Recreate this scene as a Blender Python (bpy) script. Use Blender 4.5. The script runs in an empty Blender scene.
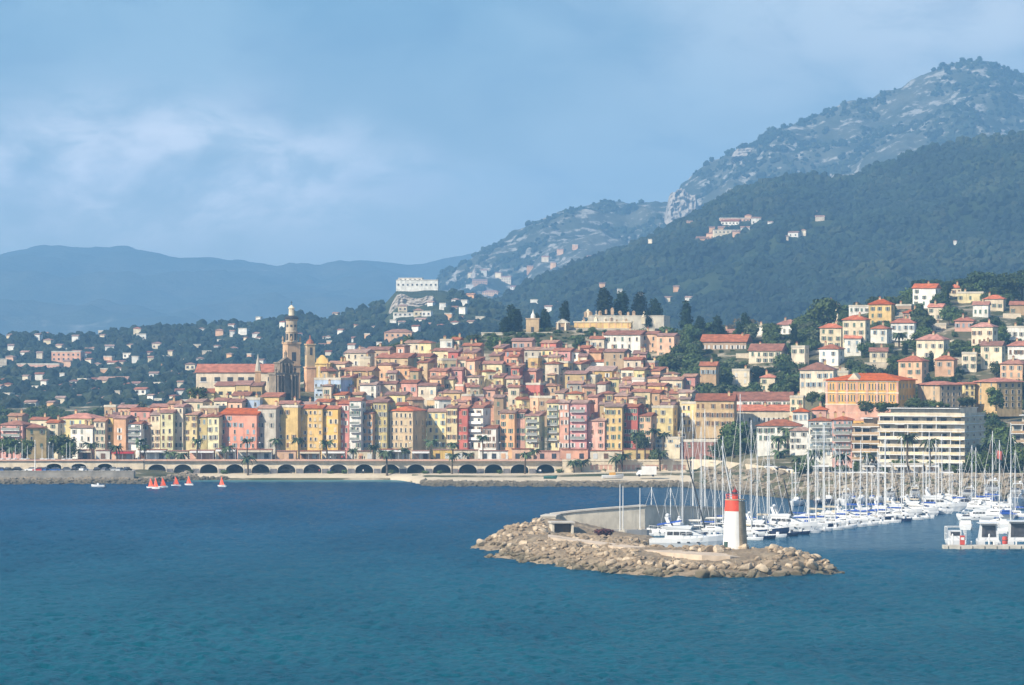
import bpy, math, random
import numpy as np
from mathutils import Vector, Matrix
R = math.radians
SC = bpy.context.scene
COL = SC.collection

# ------------------------------------------------------------------ camera, sky, sun, exposure
F, HZ, CH = 4100.0, 349.0, 46.0          # focal length in px, horizon row, eye height in metres
cam = bpy.data.cameras.new('camera')
cam.sensor_width = 36.0
cam.lens = F / 1024 * 36.0
cam.shift_y = (HZ - 342.5) / 1024
cam.clip_start, cam.clip_end = 1.0, 40000.0
camo = bpy.data.objects.new('camera', cam)
COL.objects.link(camo)
camo.location = (0, 0, CH)
camo.rotation_euler = (R(90), 0, 0)
SC.camera = camo

SUN_AZ, SUN_EL = R(52), R(36)            # azimuth: to the left of straight-behind the camera
S = Vector((-math.sin(SUN_AZ) * math.cos(SUN_EL), -math.cos(SUN_AZ) * math.cos(SUN_EL), math.sin(SUN_EL)))
sun = bpy.data.lights.new('sun', 'SUN')
sun.energy, sun.angle, sun.color = 5.0, R(0.5), (1.0, 0.91, 0.76)
suno = bpy.data.objects.new('sun', sun)
COL.objects.link(suno)
suno.rotation_euler = S.to_track_quat('Z', 'Y').to_euler()

W = bpy.data.worlds.new('World')
SC.world = W
W.use_nodes = True
SC.view_settings.view_transform = 'Standard'
SC.view_settings.look = 'None'
SC.view_settings.exposure = 0.6
SC.view_settings.gamma = 1.0
SC.view_settings.use_curve_mapping = False
SC.cycles.use_denoising = True
SC.cycles.max_bounces = 5
SC.cycles.diffuse_bounces = 2
SC.cycles.glossy_bounces = 3
SC.cycles.transparent_max_bounces = 4
SC.cycles.volume_bounces = 0
SC.cycles.sample_clamp_indirect = 4.0


class NT:
    """short hand for wiring nodes"""
    def __init__(s, tree):
        s.t = tree
        for n in list(tree.nodes):
            tree.nodes.remove(n)

    def n(s, typ, ins=None, **kw):
        nd = s.t.nodes.new(typ)
        for k, v in kw.items():
            setattr(nd, k, v)
        for k, v in (ins or {}).items():
            s.put(nd.inputs[k], v)
        return nd

    def put(s, sock, v):
        if isinstance(v, bpy.types.NodeSocket):
            s.t.links.new(v, sock)
        elif isinstance(v, bpy.types.Node):
            s.t.links.new(v.outputs[0], sock)
        else:
            if isinstance(v, (tuple, list)) and len(v) == 3 and sock.type == 'RGBA':
                v = (*v, 1)
            sock.default_value = v

    def m(s, op, a, b=None, c=None, clamp=False):
        nd = s.t.nodes.new('ShaderNodeMath')
        nd.operation, nd.use_clamp = op, clamp
        for i, v in enumerate((a, b, c)):
            if v is not None:
                s.put(nd.inputs[i], v)
        return nd.outputs[0]

    def mix(s, f, a, b, blend='MIX'):
        nd = s.t.nodes.new('ShaderNodeMix')
        nd.data_type, nd.blend_type = 'RGBA', blend
        s.put(nd.inputs[0], f)
        s.put(nd.inputs[6], a)
        s.put(nd.inputs[7], b)
        return nd.outputs[2]

    def ramp(s, f, lo, hi, a=0.0, b=1.0):
        nd = s.n('ShaderNodeMapRange', {0: f, 1: lo, 2: hi, 3: a, 4: b}, interpolation_type='SMOOTHSTEP')
        return nd.outputs[0]

    def noise(s, vec, scale, detail=4, rough=0.55, out=0, **kw):
        nd = s.n('ShaderNodeTexNoise', {'Vector': vec, 'Scale': scale, 'Detail': detail, 'Roughness': rough}, **kw)
        return nd.outputs[out]

    def mapv(s, vec, scale=(1, 1, 1), loc=(0, 0, 0), rot=(0, 0, 0)):
        return s.n('ShaderNodeMapping', {'Vector': vec, 'Scale': scale, 'Location': loc, 'Rotation': rot}).outputs[0]


def build_world():
    g = NT(W.node_tree)
    sky = g.n('ShaderNodeTexSky', sky_type='NISHITA')
    sky.sun_disc = False
    sky.sun_elevation = SUN_EL
    sky.sun_rotation = math.atan2(S.x, S.y)
    sky.altitude = 50
    sky.air_density, sky.dust_density, sky.ozone_density = 1.3, 0.6, 3.0
    d = g.n('ShaderNodeTexCoord').outputs['Generated']
    sep = g.n('ShaderNodeSeparateXYZ', {0: d})
    az = g.m('ARCTAN2', sep.outputs[0], sep.outputs[1])
    el = g.m('ARCSINE', sep.outputs[2])
    v = g.n('ShaderNodeCombineXYZ', {0: g.m('MULTIPLY', az, 20.0), 1: g.m('MULTIPLY', el, 36.0)}).outputs[0]
    warp = g.noise(v, 0.8, 3, 0.5, out=1)
    v2 = g.n('ShaderNodeVectorMath', {0: v, 1: g.n('ShaderNodeVectorMath', {0: warp, 'Scale': 0.9}, operation='SCALE').outputs[0]}, operation='ADD').outputs[0]
    n1 = g.noise(v2, 0.85, 6, 0.5)
    n2 = g.noise(v2, 2.1, 6, 0.6)
    # the thick bank that lies in the west, low over the ridge, and thin veils elsewhere
    gx = g.m('DIVIDE', g.m('SUBTRACT', az, -0.096), 0.055)
    gy = g.m('DIVIDE', g.m('SUBTRACT', el, 0.0425), 0.0125)
    bank = g.m('EXPONENT', g.m('MULTIPLY', g.m('ADD', g.m('MULTIPLY', gx, gx), g.m('MULTIPLY', gy, gy)), -0.8))
    cl = g.m('MULTIPLY', bank, g.m('MULTIPLY', g.ramp(n1, 0.36, 0.60), g.m('MULTIPLY_ADD', g.ramp(n2, 0.36, 0.60), 0.7, 0.3)))
    veil = g.m('MULTIPLY', g.ramp(n1, 0.34, 0.72), 0.42)
    low = g.ramp(el, 0.085, 0.01)
    base = g.mix(low, (0.12, 0.245, 0.375), (0.50, 0.53, 0.49))
    east = g.m('MULTIPLY', g.ramp(az, -0.02, 0.10), g.ramp(el, 0.03, 0.085))
    base = g.mix(g.m('MULTIPLY', east, g.m('MULTIPLY_ADD', g.ramp(n1, 0.35, 0.6), 0.7, 0.25)), base, (0.60, 0.60, 0.66))
    base = g.mix(veil, base, (0.42, 0.55, 0.63))
    base = g.mix(g.m('MULTIPLY', g.ramp(n2, 0.45, 0.75), 0.4), base, (0.10, 0.19, 0.33))
    base = g.mix(g.m('MULTIPLY', cl, 0.9), base, (1.9, 1.66, 1.6))
    up = g.ramp(el, 0.095, 0.22)                 # above the low cloud sheet the clear sky takes over
    skyc = g.n('ShaderNodeVectorMath', {0: sky.outputs[0], 'Scale': 0.115}, operation='SCALE').outputs[0]
    low_air = g.mix(0.9, skyc, base)
    col = g.mix(up, low_air, skyc)
    bg = g.n('ShaderNodeBackground', {'Color': col, 'Strength': 1.0})
    g.n('ShaderNodeOutputWorld', {0: bg})


build_world()

# ------------------------------------------------------------------ numeric helpers
rng = np.random.default_rng(7)
random.seed(7)


def X(px, d):
    return (px - 512.0) * d / F


def Z(py, d):
    return CH - (py - HZ) * d / F


def D(py, z=0.0):
    return (CH - z) * F / (py - HZ)


def PX(x, d):
    return 512 + F * x / d


def PY(z, d):
    return HZ + (CH - z) * F / d


def _hash(ix, iy, seed):
    h = (ix * 374761393 + iy * 668265263 + seed * 974711) & 0xffffffff
    h = ((h ^ (h >> 13)) * 1274126177) & 0xffffffff
    return ((h ^ (h >> 16)) & 0xffff) / 65535.0


def vnoise(x, y, seed=0):
    x, y = np.asarray(x, float), np.asarray(y, float)
    ix, iy = np.floor(x).astype(np.int64), np.floor(y).astype(np.int64)
    fx, fy = x - ix, y - iy
    fx, fy = fx * fx * (3 - 2 * fx), fy * fy * (3 - 2 * fy)
    a, b = _hash(ix, iy, seed), _hash(ix + 1, iy, seed)
    c, d = _hash(ix, iy + 1, seed), _hash(ix + 1, iy + 1, seed)
    return (a + (b - a) * fx) * (1 - fy) + (c + (d - c) * fx) * fy


def fbm(x, y, seed=0, octv=5, ridged=False):
    t, a, s = 0.0, 0.5, 0.0
    for k in range(octv):
        n = vnoise(x, y, seed + k * 17)
        if ridged:
            n = 1 - np.abs(2 * n - 1)
        t, s = t + a * n, s + a
        x, y, a = x * 2.03, y * 2.03, a * 0.5
    return t / s


def tps(pts, lam=1e-4, sc=100.0):
    p = np.array(pts, float)
    xy, z = p[:, :2] / sc, p[:, 2]
    n = len(p)

    def k(r2):
        return np.where(r2 > 1e-12, 0.5 * r2 * np.log(np.maximum(r2, 1e-12)), 0.0)
    K = k(((xy[:, None] - xy[None]) ** 2).sum(-1)) + lam * np.eye(n)
    P = np.hstack([np.ones((n, 1)), xy])
    A = np.block([[K, P], [P.T, np.zeros((3, 3))]])
    w = np.linalg.solve(A, np.concatenate([z, np.zeros(3)]))

    def ev(x, y):
        x, y = np.atleast_1d(np.asarray(x, float)) / sc, np.atleast_1d(np.asarray(y, float)) / sc
        out = w[n] + w[n + 1] * x + w[n + 2] * y
        for i in range(n):
            out = out + w[i] * k((x - xy[i, 0]) ** 2 + (y - xy[i, 1]) ** 2)
        return out
    return ev


# ------------------------------------------------------------------ materials
MATS = {}


def mat(name, base, rough=0.8, var=0.25, scale=0.35, bump=0.0, bscale=2.0, spec=0.3, streak=0.0, rnd=0.0, metal=0.0):
    if name in MATS:
        return MATS[name]
    m = bpy.data.materials.new(name)
    m.use_nodes = True
    g = NT(m.node_tree)
    pos = g.n('ShaderNodeNewGeometry').outputs['Position']
    n = g.noise(pos, scale, 5, 0.6)
    lo = tuple(c * (1 - var) for c in base)
    hi = tuple(min(1, c * (1 + var)) for c in base)
    col = g.mix(g.ramp(n, 0.3, 0.7), lo, hi)
    if streak:
        ns = g.noise(g.mapv(pos, (1.1, 1.1, 0.12)), 1.0, 4, 0.6)
        col = g.mix(g.m('MULTIPLY', g.ramp(ns, 0.5, 0.72), streak), col, tuple(c * 0.55 for c in base))
    if rnd:
        oi = g.n('ShaderNodeObjectInfo').outputs['Random']
        hs = g.n('ShaderNodeHueSaturation', {'Color': col, 'Value': g.m('MULTIPLY_ADD', oi, rnd * 2, 1 - rnd),
                                             'Saturation': g.m('MULTIPLY_ADD', g.m('FRACT', g.m('MULTIPLY', oi, 7.3)), rnd * 1.6, 1 - rnd * 0.8),
                                             'Hue': g.m('MULTIPLY_ADD', g.m('FRACT', g.m('MULTIPLY', oi, 3.7)), rnd * 0.08, 0.5 - rnd * 0.04)})
        col = hs.outputs[0]
    b = g.n('ShaderNodeBsdfPrincipled', {'Base Color': col, 'Roughness': rough, 'Specular IOR Level': spec, 'Metallic': metal})
    if bump:
        nb = g.noise(pos, bscale, 5, 0.6)
        g.put(b.inputs['Normal'], g.n('ShaderNodeBump', {'Height': nb, 'Strength': 1.0, 'Distance': bump}).outputs[0])
    g.n('ShaderNodeOutputMaterial', {0: b})
    MATS[name] = m
    return m


PAL = {  # stucco colours, linear albedo
    'cream': (.68, .57, .40), 'pale yellow': (.68, .555, .30), 'peach': (.66, .40, .235), 'pink': (.62, .34, .28),
    'coral': (.58, .265, .19), 'red': (.52, .135, .085), 'ochre': (.60, .42, .185), 'orange': (.66, .455, .18),
    'tan': (.42, .29, .175), 'white': (.76, .71, .61), 'grey': (.42, .38, .31), 'pale green': (.60, .555, .35),
    'olive': (.50, .40, .165), 'rose': (.58, .275, .24), 'pale blue': (.40, .47, .56), 'brown': (.30, .19, .11), 'brick': (.27, .135, .10), 'tower peach': (.58, .40, .26), 'tower stone': (.50, .40, .29),
    'buff': (.50, .36, .20), 'apricot': (.64, .35, .105), 'salmon': (.63, .35, .245)}


def wallm(c):
    return mat('stucco ' + c, PAL[c], 0.88, 0.19, 0.30, 0.03, 1.5, 0.15, 0.55, 0.13)


def tile_mat(name, base):
    if name in MATS:
        return MATS[name]
    m = bpy.data.materials.new(name)
    m.use_nodes = True
    g = NT(m.node_tree)
    tc = g.n('ShaderNodeTexCoord').outputs['Object']
    pos = g.n('ShaderNodeNewGeometry').outputs['Position']
    n = g.noise(pos, 0.5, 6, 0.65)
    n2 = g.noise(pos, 3.0, 3, 0.6)
    col = g.mix(g.ramp(n, 0.32, 0.68), tuple(c * 0.62 for c in base), tuple(c * 1.2 for c in base))
    col = g.mix(g.m('MULTIPLY', g.ramp(n2, 0.5, 0.7), 0.45), col, (base[0] * .8, base[1] * 1.3, base[2] * 1.5))
    oi = g.n('ShaderNodeObjectInfo').outputs['Random']
    col = g.n('ShaderNodeHueSaturation', {'Color': col, 'Value': g.m('MULTIPLY_ADD', oi, .45, .75), 'Saturation': g.m('MULTIPLY_ADD', g.m('FRACT', g.m('MULTIPLY', oi, 5.1)), .4, .72)}).outputs[0]
    wv = g.n('ShaderNodeTexWave', {'Vector': tc, 'Scale': 0.8, 'Distortion': 0.5}, wave_type='BANDS', bands_direction='X').outputs[1]
    b = g.n('ShaderNodeBsdfPrincipled', {'Base Color': col, 'Roughness': 0.85, 'Specular IOR Level': 0.2})
    g.put(b.inputs['Normal'], g.n('ShaderNodeBump', {'Height': wv, 'Strength': 0.8, 'Distance': 0.1}).outputs[0])
    g.n('ShaderNodeOutputMaterial', {0: b})
    MATS[name] = m
    return m


TILE = tile_mat('terracotta tiles', (.36, .135, .078))
TILE_PALE = tile_mat('weathered tiles', (.38, .20, .13))
TILE_RED = tile_mat('new red tiles', (.52, .145, .065))
GLASS = mat('dark window glass', (.06, .06, .065), 0.2, 0.3, 1.0, spec=0.5)
FRAME = mat('window surround', (.55, .47, .36), 0.8, 0.1, 0.6)
WHITE = mat('white gelcoat', (.66, .655, .64), 0.3, 0.04, 0.3, spec=0.5)
PAINT = mat('white paint', (.72, .70, .66), 0.6, 0.06, 0.6, streak=0.22)
NAVY = mat('navy gelcoat', (.012, .022, .06), 0.25, 0.2, 0.5, spec=0.5)
ALU = mat('pale mast alloy', (.72, .71, .68), 0.45, 0.04, 1.0, spec=0.5)
STEEL = mat('dark steel', (.06, .06, .065), 0.5, 0.2, 1.0)
CONC = mat('weathered concrete', (.55, .49, .39), 0.9, 0.18, 0.3, 0.03, 1.2, 0.15, 0.35)
CONC_DK = mat('grey concrete', (.27, .26, .245), 0.9, 0.2, 0.3, 0.03, 1.2, 0.15, 0.3)
STONE = mat('pale coursed stone', (.62, .52, .38), 0.9, 0.16, 0.5, 0.04, 1.6, 0.15, 0.2)
STONE_SHADE = mat('shaded church stone', (.23, .185, .135), 0.9, 0.25, 0.5, 0.06, 1.2, 0.1, 0.3)  # shade of the church front is put into this darker colour
RED = mat('red paint', (.66, .075, .035), 0.45, 0.12, 1.2, spec=0.4)
ORANGE = mat('orange sailcloth', (.80, .10, .03), 0.7, 0.1, 1.0)
BLUE = mat('blue canvas', (.02, .07, .30), 0.7, 0.15, 1.0)
BEIGE = mat('beige canvas', (.50, .42, .30), 0.8, 0.12, 1.0)
AWN = mat('white awning', (.64, .61, .56), 0.8, 0.07, 0.6)
TEAK = mat('teak deck', (.34, .20, .10), 0.7, 0.15, 1.0)
RUB = mat('black rubber', (.03, .03, .03), 0.6, 0.2, 1.0)
BARK = mat('bark', (.10, .075, .05), 0.9, 0.3, 1.0)
PARAPET = mat('pink parapet', (.55, .33, .24), 0.85, 0.12, 0.5)
SHUT = {'green': mat('green shutter', (.10, .155, .115), 0.6, 0.15, 0.8), 'brown': mat('brown shutter', (.17, .09, .05), 0.6, 0.15, 0.8),
        'blue': mat('blue grey shutter', (.22, .29, .33), 0.6, 0.15, 0.8), 'cream': mat('cream shutter', (.58, .47, .30), 0.6, 0.1, 0.8), 'white': mat('white shutter', (.62, .60, .55), 0.6, 0.1, 0.8),
        'grey': mat('grey shutter', (.24, .25, .22), 0.6, 0.15, 0.8)}


def leafm(name, base, var=0.45):
    if name in MATS:
        return MATS[name]
    m = bpy.data.materials.new(name)
    m.use_nodes = True
    g = NT(m.node_tree)
    pos = g.n('ShaderNodeNewGeometry').outputs['Position']
    n = g.noise(pos, 0.6, 4, 0.7)
    oi = g.n('ShaderNodeObjectInfo').outputs['Random']
    col = g.mix(g.ramp(n, 0.3, 0.7), tuple(c * (1 - var) for c in base), tuple(c * (1 + var) for c in base))
    col = g.n('ShaderNodeHueSaturation', {'Color': col, 'Value': g.m('MULTIPLY_ADD', oi, .7, .65), 'Hue': g.m('MULTIPLY_ADD', oi, .03, .485)}).outputs[0]
    b = g.n('ShaderNodeBsdfPrincipled', {'Base Color': col, 'Roughness': 0.75, 'Specular IOR Level': 0.15})
    g.n('ShaderNodeOutputMaterial', {0: b})
    MATS[name] = m
    return m


LEAF_DK = leafm('dark evergreen leaves', (.032, .054, .020))
LEAF_CY = leafm('cypress sprays', (.016, .030, .012))
LEAF = leafm('broad leaves', (.066, .092, .026))
LEAF_OL = leafm('olive leaves', (.085, .10, .048))
LEAF_PALM = leafm('palm fronds', (.070, .095, .042))
LEAF_BARE = leafm('budding twigs', (.13, .11, .065))
FLOWER = leafm('reddish shrub', (.13, .05, .045))


def ground_mat(name, cols, scales, rock=None, rock_at=(0.6, 0.7), bump=1.0, bscale=0.1, rough=0.95, slope=None):
    m = bpy.data.materials.new(name)
    m.use_nodes = True
    g = NT(m.node_tree)
    geo = g.n('ShaderNodeNewGeometry')
    pos = geo.outputs['Position']
    n = g.noise(pos, scales[0], 6, 0.65)
    col = g.mix(g.ramp(n, 0.35, 0.65), cols[0], cols[1])
    n2 = g.noise(pos, scales[1], 5, 0.7)
    col = g.mix(g.m('MULTIPLY', g.ramp(n2, 0.45, 0.65), 0.6), col, cols[2])
    if rock:
        n3 = g.noise(g.mapv(pos, (1, 1, 1.8)), scales[2], 8, 0.68)
        f = g.ramp(n3, *rock_at)
        if slope:
            nz = g.n('ShaderNodeSeparateXYZ', {0: geo.outputs['True Normal']}).outputs[2]
            f = g.m('MULTIPLY', f, g.ramp(nz, slope[0], slope[1]))
        col = g.mix(f, col, rock)
    b = g.n('ShaderNodeBsdfPrincipled', {'Base Color': col, 'Roughness': rough, 'Specular IOR Level': 0.1})
    nb = g.noise(pos, bscale, 8, 0.7)
    g.put(b.inputs['Normal'], g.n('ShaderNodeBump', {'Height': nb, 'Strength': 1.0, 'Distance': bump}).outputs[0])
    g.n('ShaderNodeOutputMaterial', {0: b})
    MATS[name] = m
    return m


# ------------------------------------------------------------------ mesh and object helpers
class MB:
    """collects shapes; build() links them as ONE mesh object"""
    def __init__(s):
        s.v, s.f, s.mi = [], [], []

    def add(s, vs, fs, mi=0):
        o = len(s.v)
        s.v += [tuple(v) for v in vs]
        s.f += [tuple(i + o for i in f) for f in fs]
        s.mi += [mi] * len(fs)
        return s

    def box(s, x0, x1, y0, y1, z0, z1, mi=0, bottom=True):
        vs = [(x0, y0, z0), (x1, y0, z0), (x1, y1, z0), (x0, y1, z0), (x0, y0, z1), (x1, y0, z1), (x1, y1, z1), (x0, y1, z1)]
        fs = [(0, 1, 5, 4), (1, 2, 6, 5), (2, 3, 7, 6), (3, 0, 4, 7), (4, 5, 6, 7)]
        if bottom:
            fs.append((3, 2, 1, 0))
        return s.add(vs, fs, mi)

    def loft(s, rings, mi=0, cap=True, closed=True):
        k = len(rings[0])
        vs = [p for r in rings for p in r]
        fs = []
        for i in range(len(rings) - 1):
            for j in range(k if closed else k - 1):
                a, b = i * k + j, i * k + (j + 1) % k
                fs.append((a, b, b + k, a + k))
        if cap:
            fs.append(tuple(range(k))[::-1])
            fs.append(tuple((len(rings) - 1) * k + j for j in range(k)))
        return s.add(vs, fs, mi)

    def lathe(s, prof, seg=16, c=(0, 0), mi=0, a0=0.0, a1=None, cap=True):
        full = a1 is None
        ang = [2 * math.pi * i / seg for i in range(seg)] if full else [a0 + (a1 - a0) * i / seg for i in range(seg + 1)]
        rings = [[(c[0] + r * math.cos(a), c[1] + r * math.sin(a), z) for a in ang] for r, z in prof]
        return s.loft(rings, mi, cap, full)

    def tube(s, p, q, r0, r1=None, seg=6, mi=0):
        r1 = r0 if r1 is None else r1
        p, q = Vector(p), Vector(q)
        d = (q - p).normalized()
        u = d.orthogonal().normalized()
        w = d.cross(u)
        rings = [[tuple(c + (u * math.cos(2 * math.pi * i / seg) + w * math.sin(2 * math.pi * i / seg)) * r) for i in range(seg)] for c, r in ((p, r0), (q, r1))]
        return s.loft(rings, mi)

    def mesh(s, name, mats, smooth=False):
        me = bpy.data.meshes.new(name)
        me.from_pydata(s.v, [], s.f)
        for m in (mats if isinstance(mats, (list, tuple)) else [mats]):
            me.materials.append(m)
        if len(me.polygons):
            me.polygons.foreach_set('material_index', s.mi)
            if smooth:
                me.polygons.foreach_set('use_smooth', [True] * len(s.f))
        me.update()
        return me

    def build(s, name, mats, parent=None, loc=None, rz=None, smooth=False):
        return ob(name, s.mesh(name, mats, smooth), parent, loc, rz)


def ob(name, data, parent=None, loc=None, rz=None, sc=None):
    o = bpy.data.objects.new(name, data)
    COL.objects.link(o)
    if parent is not None:
        o.parent = parent
    if loc is not None:
        o.location = loc
    if rz is not None:
        o.rotation_euler = (0, 0, rz)
    if sc is not None:
        o.scale = (sc, sc, sc) if isinstance(sc, (int, float)) else sc
    return o


def tag(o, label=None, cat=None, group=None, kind=None):
    if label:
        o['label'] = label
    if cat:
        o['category'] = cat
    if group:
        o['group'] = group
    if kind:
        o['kind'] = kind
    return o


def thing(name, label, cat, loc=(0, 0, 0), rz=0.0, group=None):
    return tag(ob(name, None, None, loc, rz), label, cat, group)


def clone(root, kids, loc, rz, sc=1.0, label=None):
    """a copy of a thing and of its parts (two levels)"""
    r = root.copy()
    COL.objects.link(r)
    r.location, r.rotation_euler = loc, (0, 0, rz)
    r.scale = (sc, sc, sc) if isinstance(sc, (int, float)) else sc
    if label:
        r['label'] = label
    for k, subs in kids:
        c = k.copy()
        COL.objects.link(c)
        c.parent = r
        for q in subs:
            e = q.copy()
            COL.objects.link(e)
            e.parent = c
    return r


def npmesh(name, v, f, mats, mi=None, smooth=False):
    """mesh from numpy arrays; f is (n,3) or (n,4)"""
    me = bpy.data.meshes.new(name)
    v = np.asarray(v, np.float32)
    f = np.asarray(f, np.int32)
    k = f.shape[1]
    me.vertices.add(len(v))
    me.vertices.foreach_set('co', v.ravel())
    me.loops.add(f.size)
    me.loops.foreach_set('vertex_index', f.ravel())
    me.polygons.add(len(f))
    me.polygons.foreach_set('loop_start', np.arange(0, f.size, k, dtype=np.int32))
    for m in (mats if isinstance(mats, (list, tuple)) else [mats]):
        me.materials.append(m)
    if mi is not None:
        me.polygons.foreach_set('material_index', np.asarray(mi, np.int32))
    me.polygons.foreach_set('use_smooth', np.full(len(f), smooth))
    me.update(calc_edges=True)
    me.validate()
    return me


def gridmesh(name, xs, ys, zs, mats, smooth=True):
    r, c = xs.shape
    v = np.stack([xs, ys, zs], -1).reshape(-1, 3)
    i = np.arange(r * c).reshape(r, c)
    f = np.stack([i[:-1, :-1], i[:-1, 1:], i[1:, 1:], i[1:, :-1]], -1).reshape(-1, 4)
    return npmesh(name, v, f, mats, smooth=smooth)


ORD = 'first second third fourth fifth sixth seventh eighth ninth tenth eleventh twelfth thirteenth fourteenth fifteenth sixteenth seventeenth eighteenth nineteenth twentieth'.split()
ORD += ['twenty-' + x for x in ORD[:9]] + ['thirtieth'] + ['thirty-' + x for x in ORD[:9]]
NUMW = 'no one two three four five six seven eight nine ten'.split()

# ------------------------------------------------------------------ the setting: sea, shore, hills
def interp(pts):
    a = np.array(pts, float)
    return lambda x: np.interp(x, a[:, 0], a[:, 1])


YSH = interp([(-500, 1397), (-124, 1400), (-116, 1438), (-40, 1440), (-29, 1378), (45, 1365), (55, 1370), (66, 1345), (75, 1295), (84, 1264), (92, 1255), (500, 1262)])
YF = interp([(-500, 1452.5), (62, 1450), (71, 1438), (84, 1360), (91, 1312), (104, 1284), (500, 1290)])
HB = interp([(-500, 3.4), (-128, 3.4), (-118, 1.9), (10, 1.9), (24, 2.4), (60, 3.0), (84, 5.6), (92, 6.2), (500, 6.2)])
_tp = []
for px in (-150, 0, 150, 300, 450, 600, 690):
    for d in (1450, 1490):
        _tp.append((X(px, d), d, 6.0))
for px, d, z in [(800, 1290, 6), (950, 1290, 6), (1150, 1290, 6), (820, 1350, 7), (950, 1350, 8), (1150, 1350, 8), (800, 1420, 12), (900, 1430, 17), (1000, 1430, 20), (1150, 1430, 22),
                 (360, 1550, 15), (450, 1550, 15), (550, 1550, 15), (630, 1550, 15),
                 (380, 1610, 28), (450, 1605, 27), (550, 1605, 27), (630, 1605, 26), (370, 1660, 37), (450, 1660, 38), (550, 1660, 38), (640, 1655, 36),
                 (400, 1710, 45), (470, 1710, 47), (550, 1710, 47), (640, 1710, 46), (500, 1760, 53), (600, 1760, 56), (660, 1760, 52),
                 (200, 1540, 17), (280, 1560, 25), (200, 1570, 24), (310, 1580, 27), (330, 1640, 34), (240, 1620, 27), (120, 1540, 9), (60, 1550, 8), (-50, 1550, 7), (0, 1620, 7), (100, 1650, 7), (160, 1650, 11), (100, 1800, 7), (0, 1800, 7), (-200, 1650, 7), (-200, 1900, 8), (-200, 1480, 6), (180, 1750, 12), (250, 1750, 20),
                 (720, 1500, 9), (780, 1500, 12), (700, 1580, 25), (780, 1580, 26), (700, 1660, 42), (770, 1660, 44), (700, 1720, 49), (780, 1720, 51),
                 (850, 1480, 23), (950, 1480, 23), (1050, 1480, 23), (950, 1560, 33), (1060, 1560, 34),
                 (1150, 1860, 74), (1150, 1640, 48), (1000, 1960, 70), (1100, 1960, 74), (1060, 1880, 70), (850, 1860, 56), (780, 1800, 50),
                 (0, 2000, 10), (200, 1900, 12), (350, 1950, 20), (500, 2000, 30), (620, 2000, 36), (750, 2000, 40), (850, 2050, 45), (960, 2150, 52), (1100, 2150, 56), (300, 2150, 18), (0, 2150, 14)]:
    _tp.append((X(px, d), d, z))
for _a, _b, _e, _r, _d in ((820, 841, 328, 351, 1655), (843, 865, 320, 354, 1640), (869, 891, 304, 328, 1735), (891, 914, 323, 341, 1690), (849, 869, 307, 315, 1800), (917, 943, 340, 361, 1610), (972, 992, 327, 356, 1640), (1008, 1034, 346, 358, 1600),
                          (973, 988, 305, 317, 1770), (985, 1003, 299, 311, 1800), (958, 983, 293, 303, 1850), (947, 961, 288, 297, 1880), (955, 973, 321, 331, 1700), (800, 833, 370, 391, 1520), (834, 848, 373, 386, 1535), (1010, 1032, 305, 316, 1790), (1006, 1030, 328, 340, 1690)):
    _tp.append((X((_a + _b) / 2, _d + 4), _d + 4, Z(_r, _d) + .6))
_tz = tps(_tp, 2e-3)


def ground_z(x, y):
    """height of the land at x, y"""
    x, y = np.broadcast_arrays(np.atleast_1d(np.asarray(x, float)), np.atleast_1d(np.asarray(y, float)))
    sh, yf, hb = YSH(x), YF(x), HB(x)
    t = np.clip((y - sh) / np.maximum(yf - sh, 1), -1, 1)
    beach = np.where(t < 0, t * 9, np.minimum(hb, hb * t * 1.5))
    return np.where(y < yf + 5, beach, np.maximum(_tz(x, y), 5.9))


def gz(x, y):
    return float(ground_z(x, y)[0])


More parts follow.
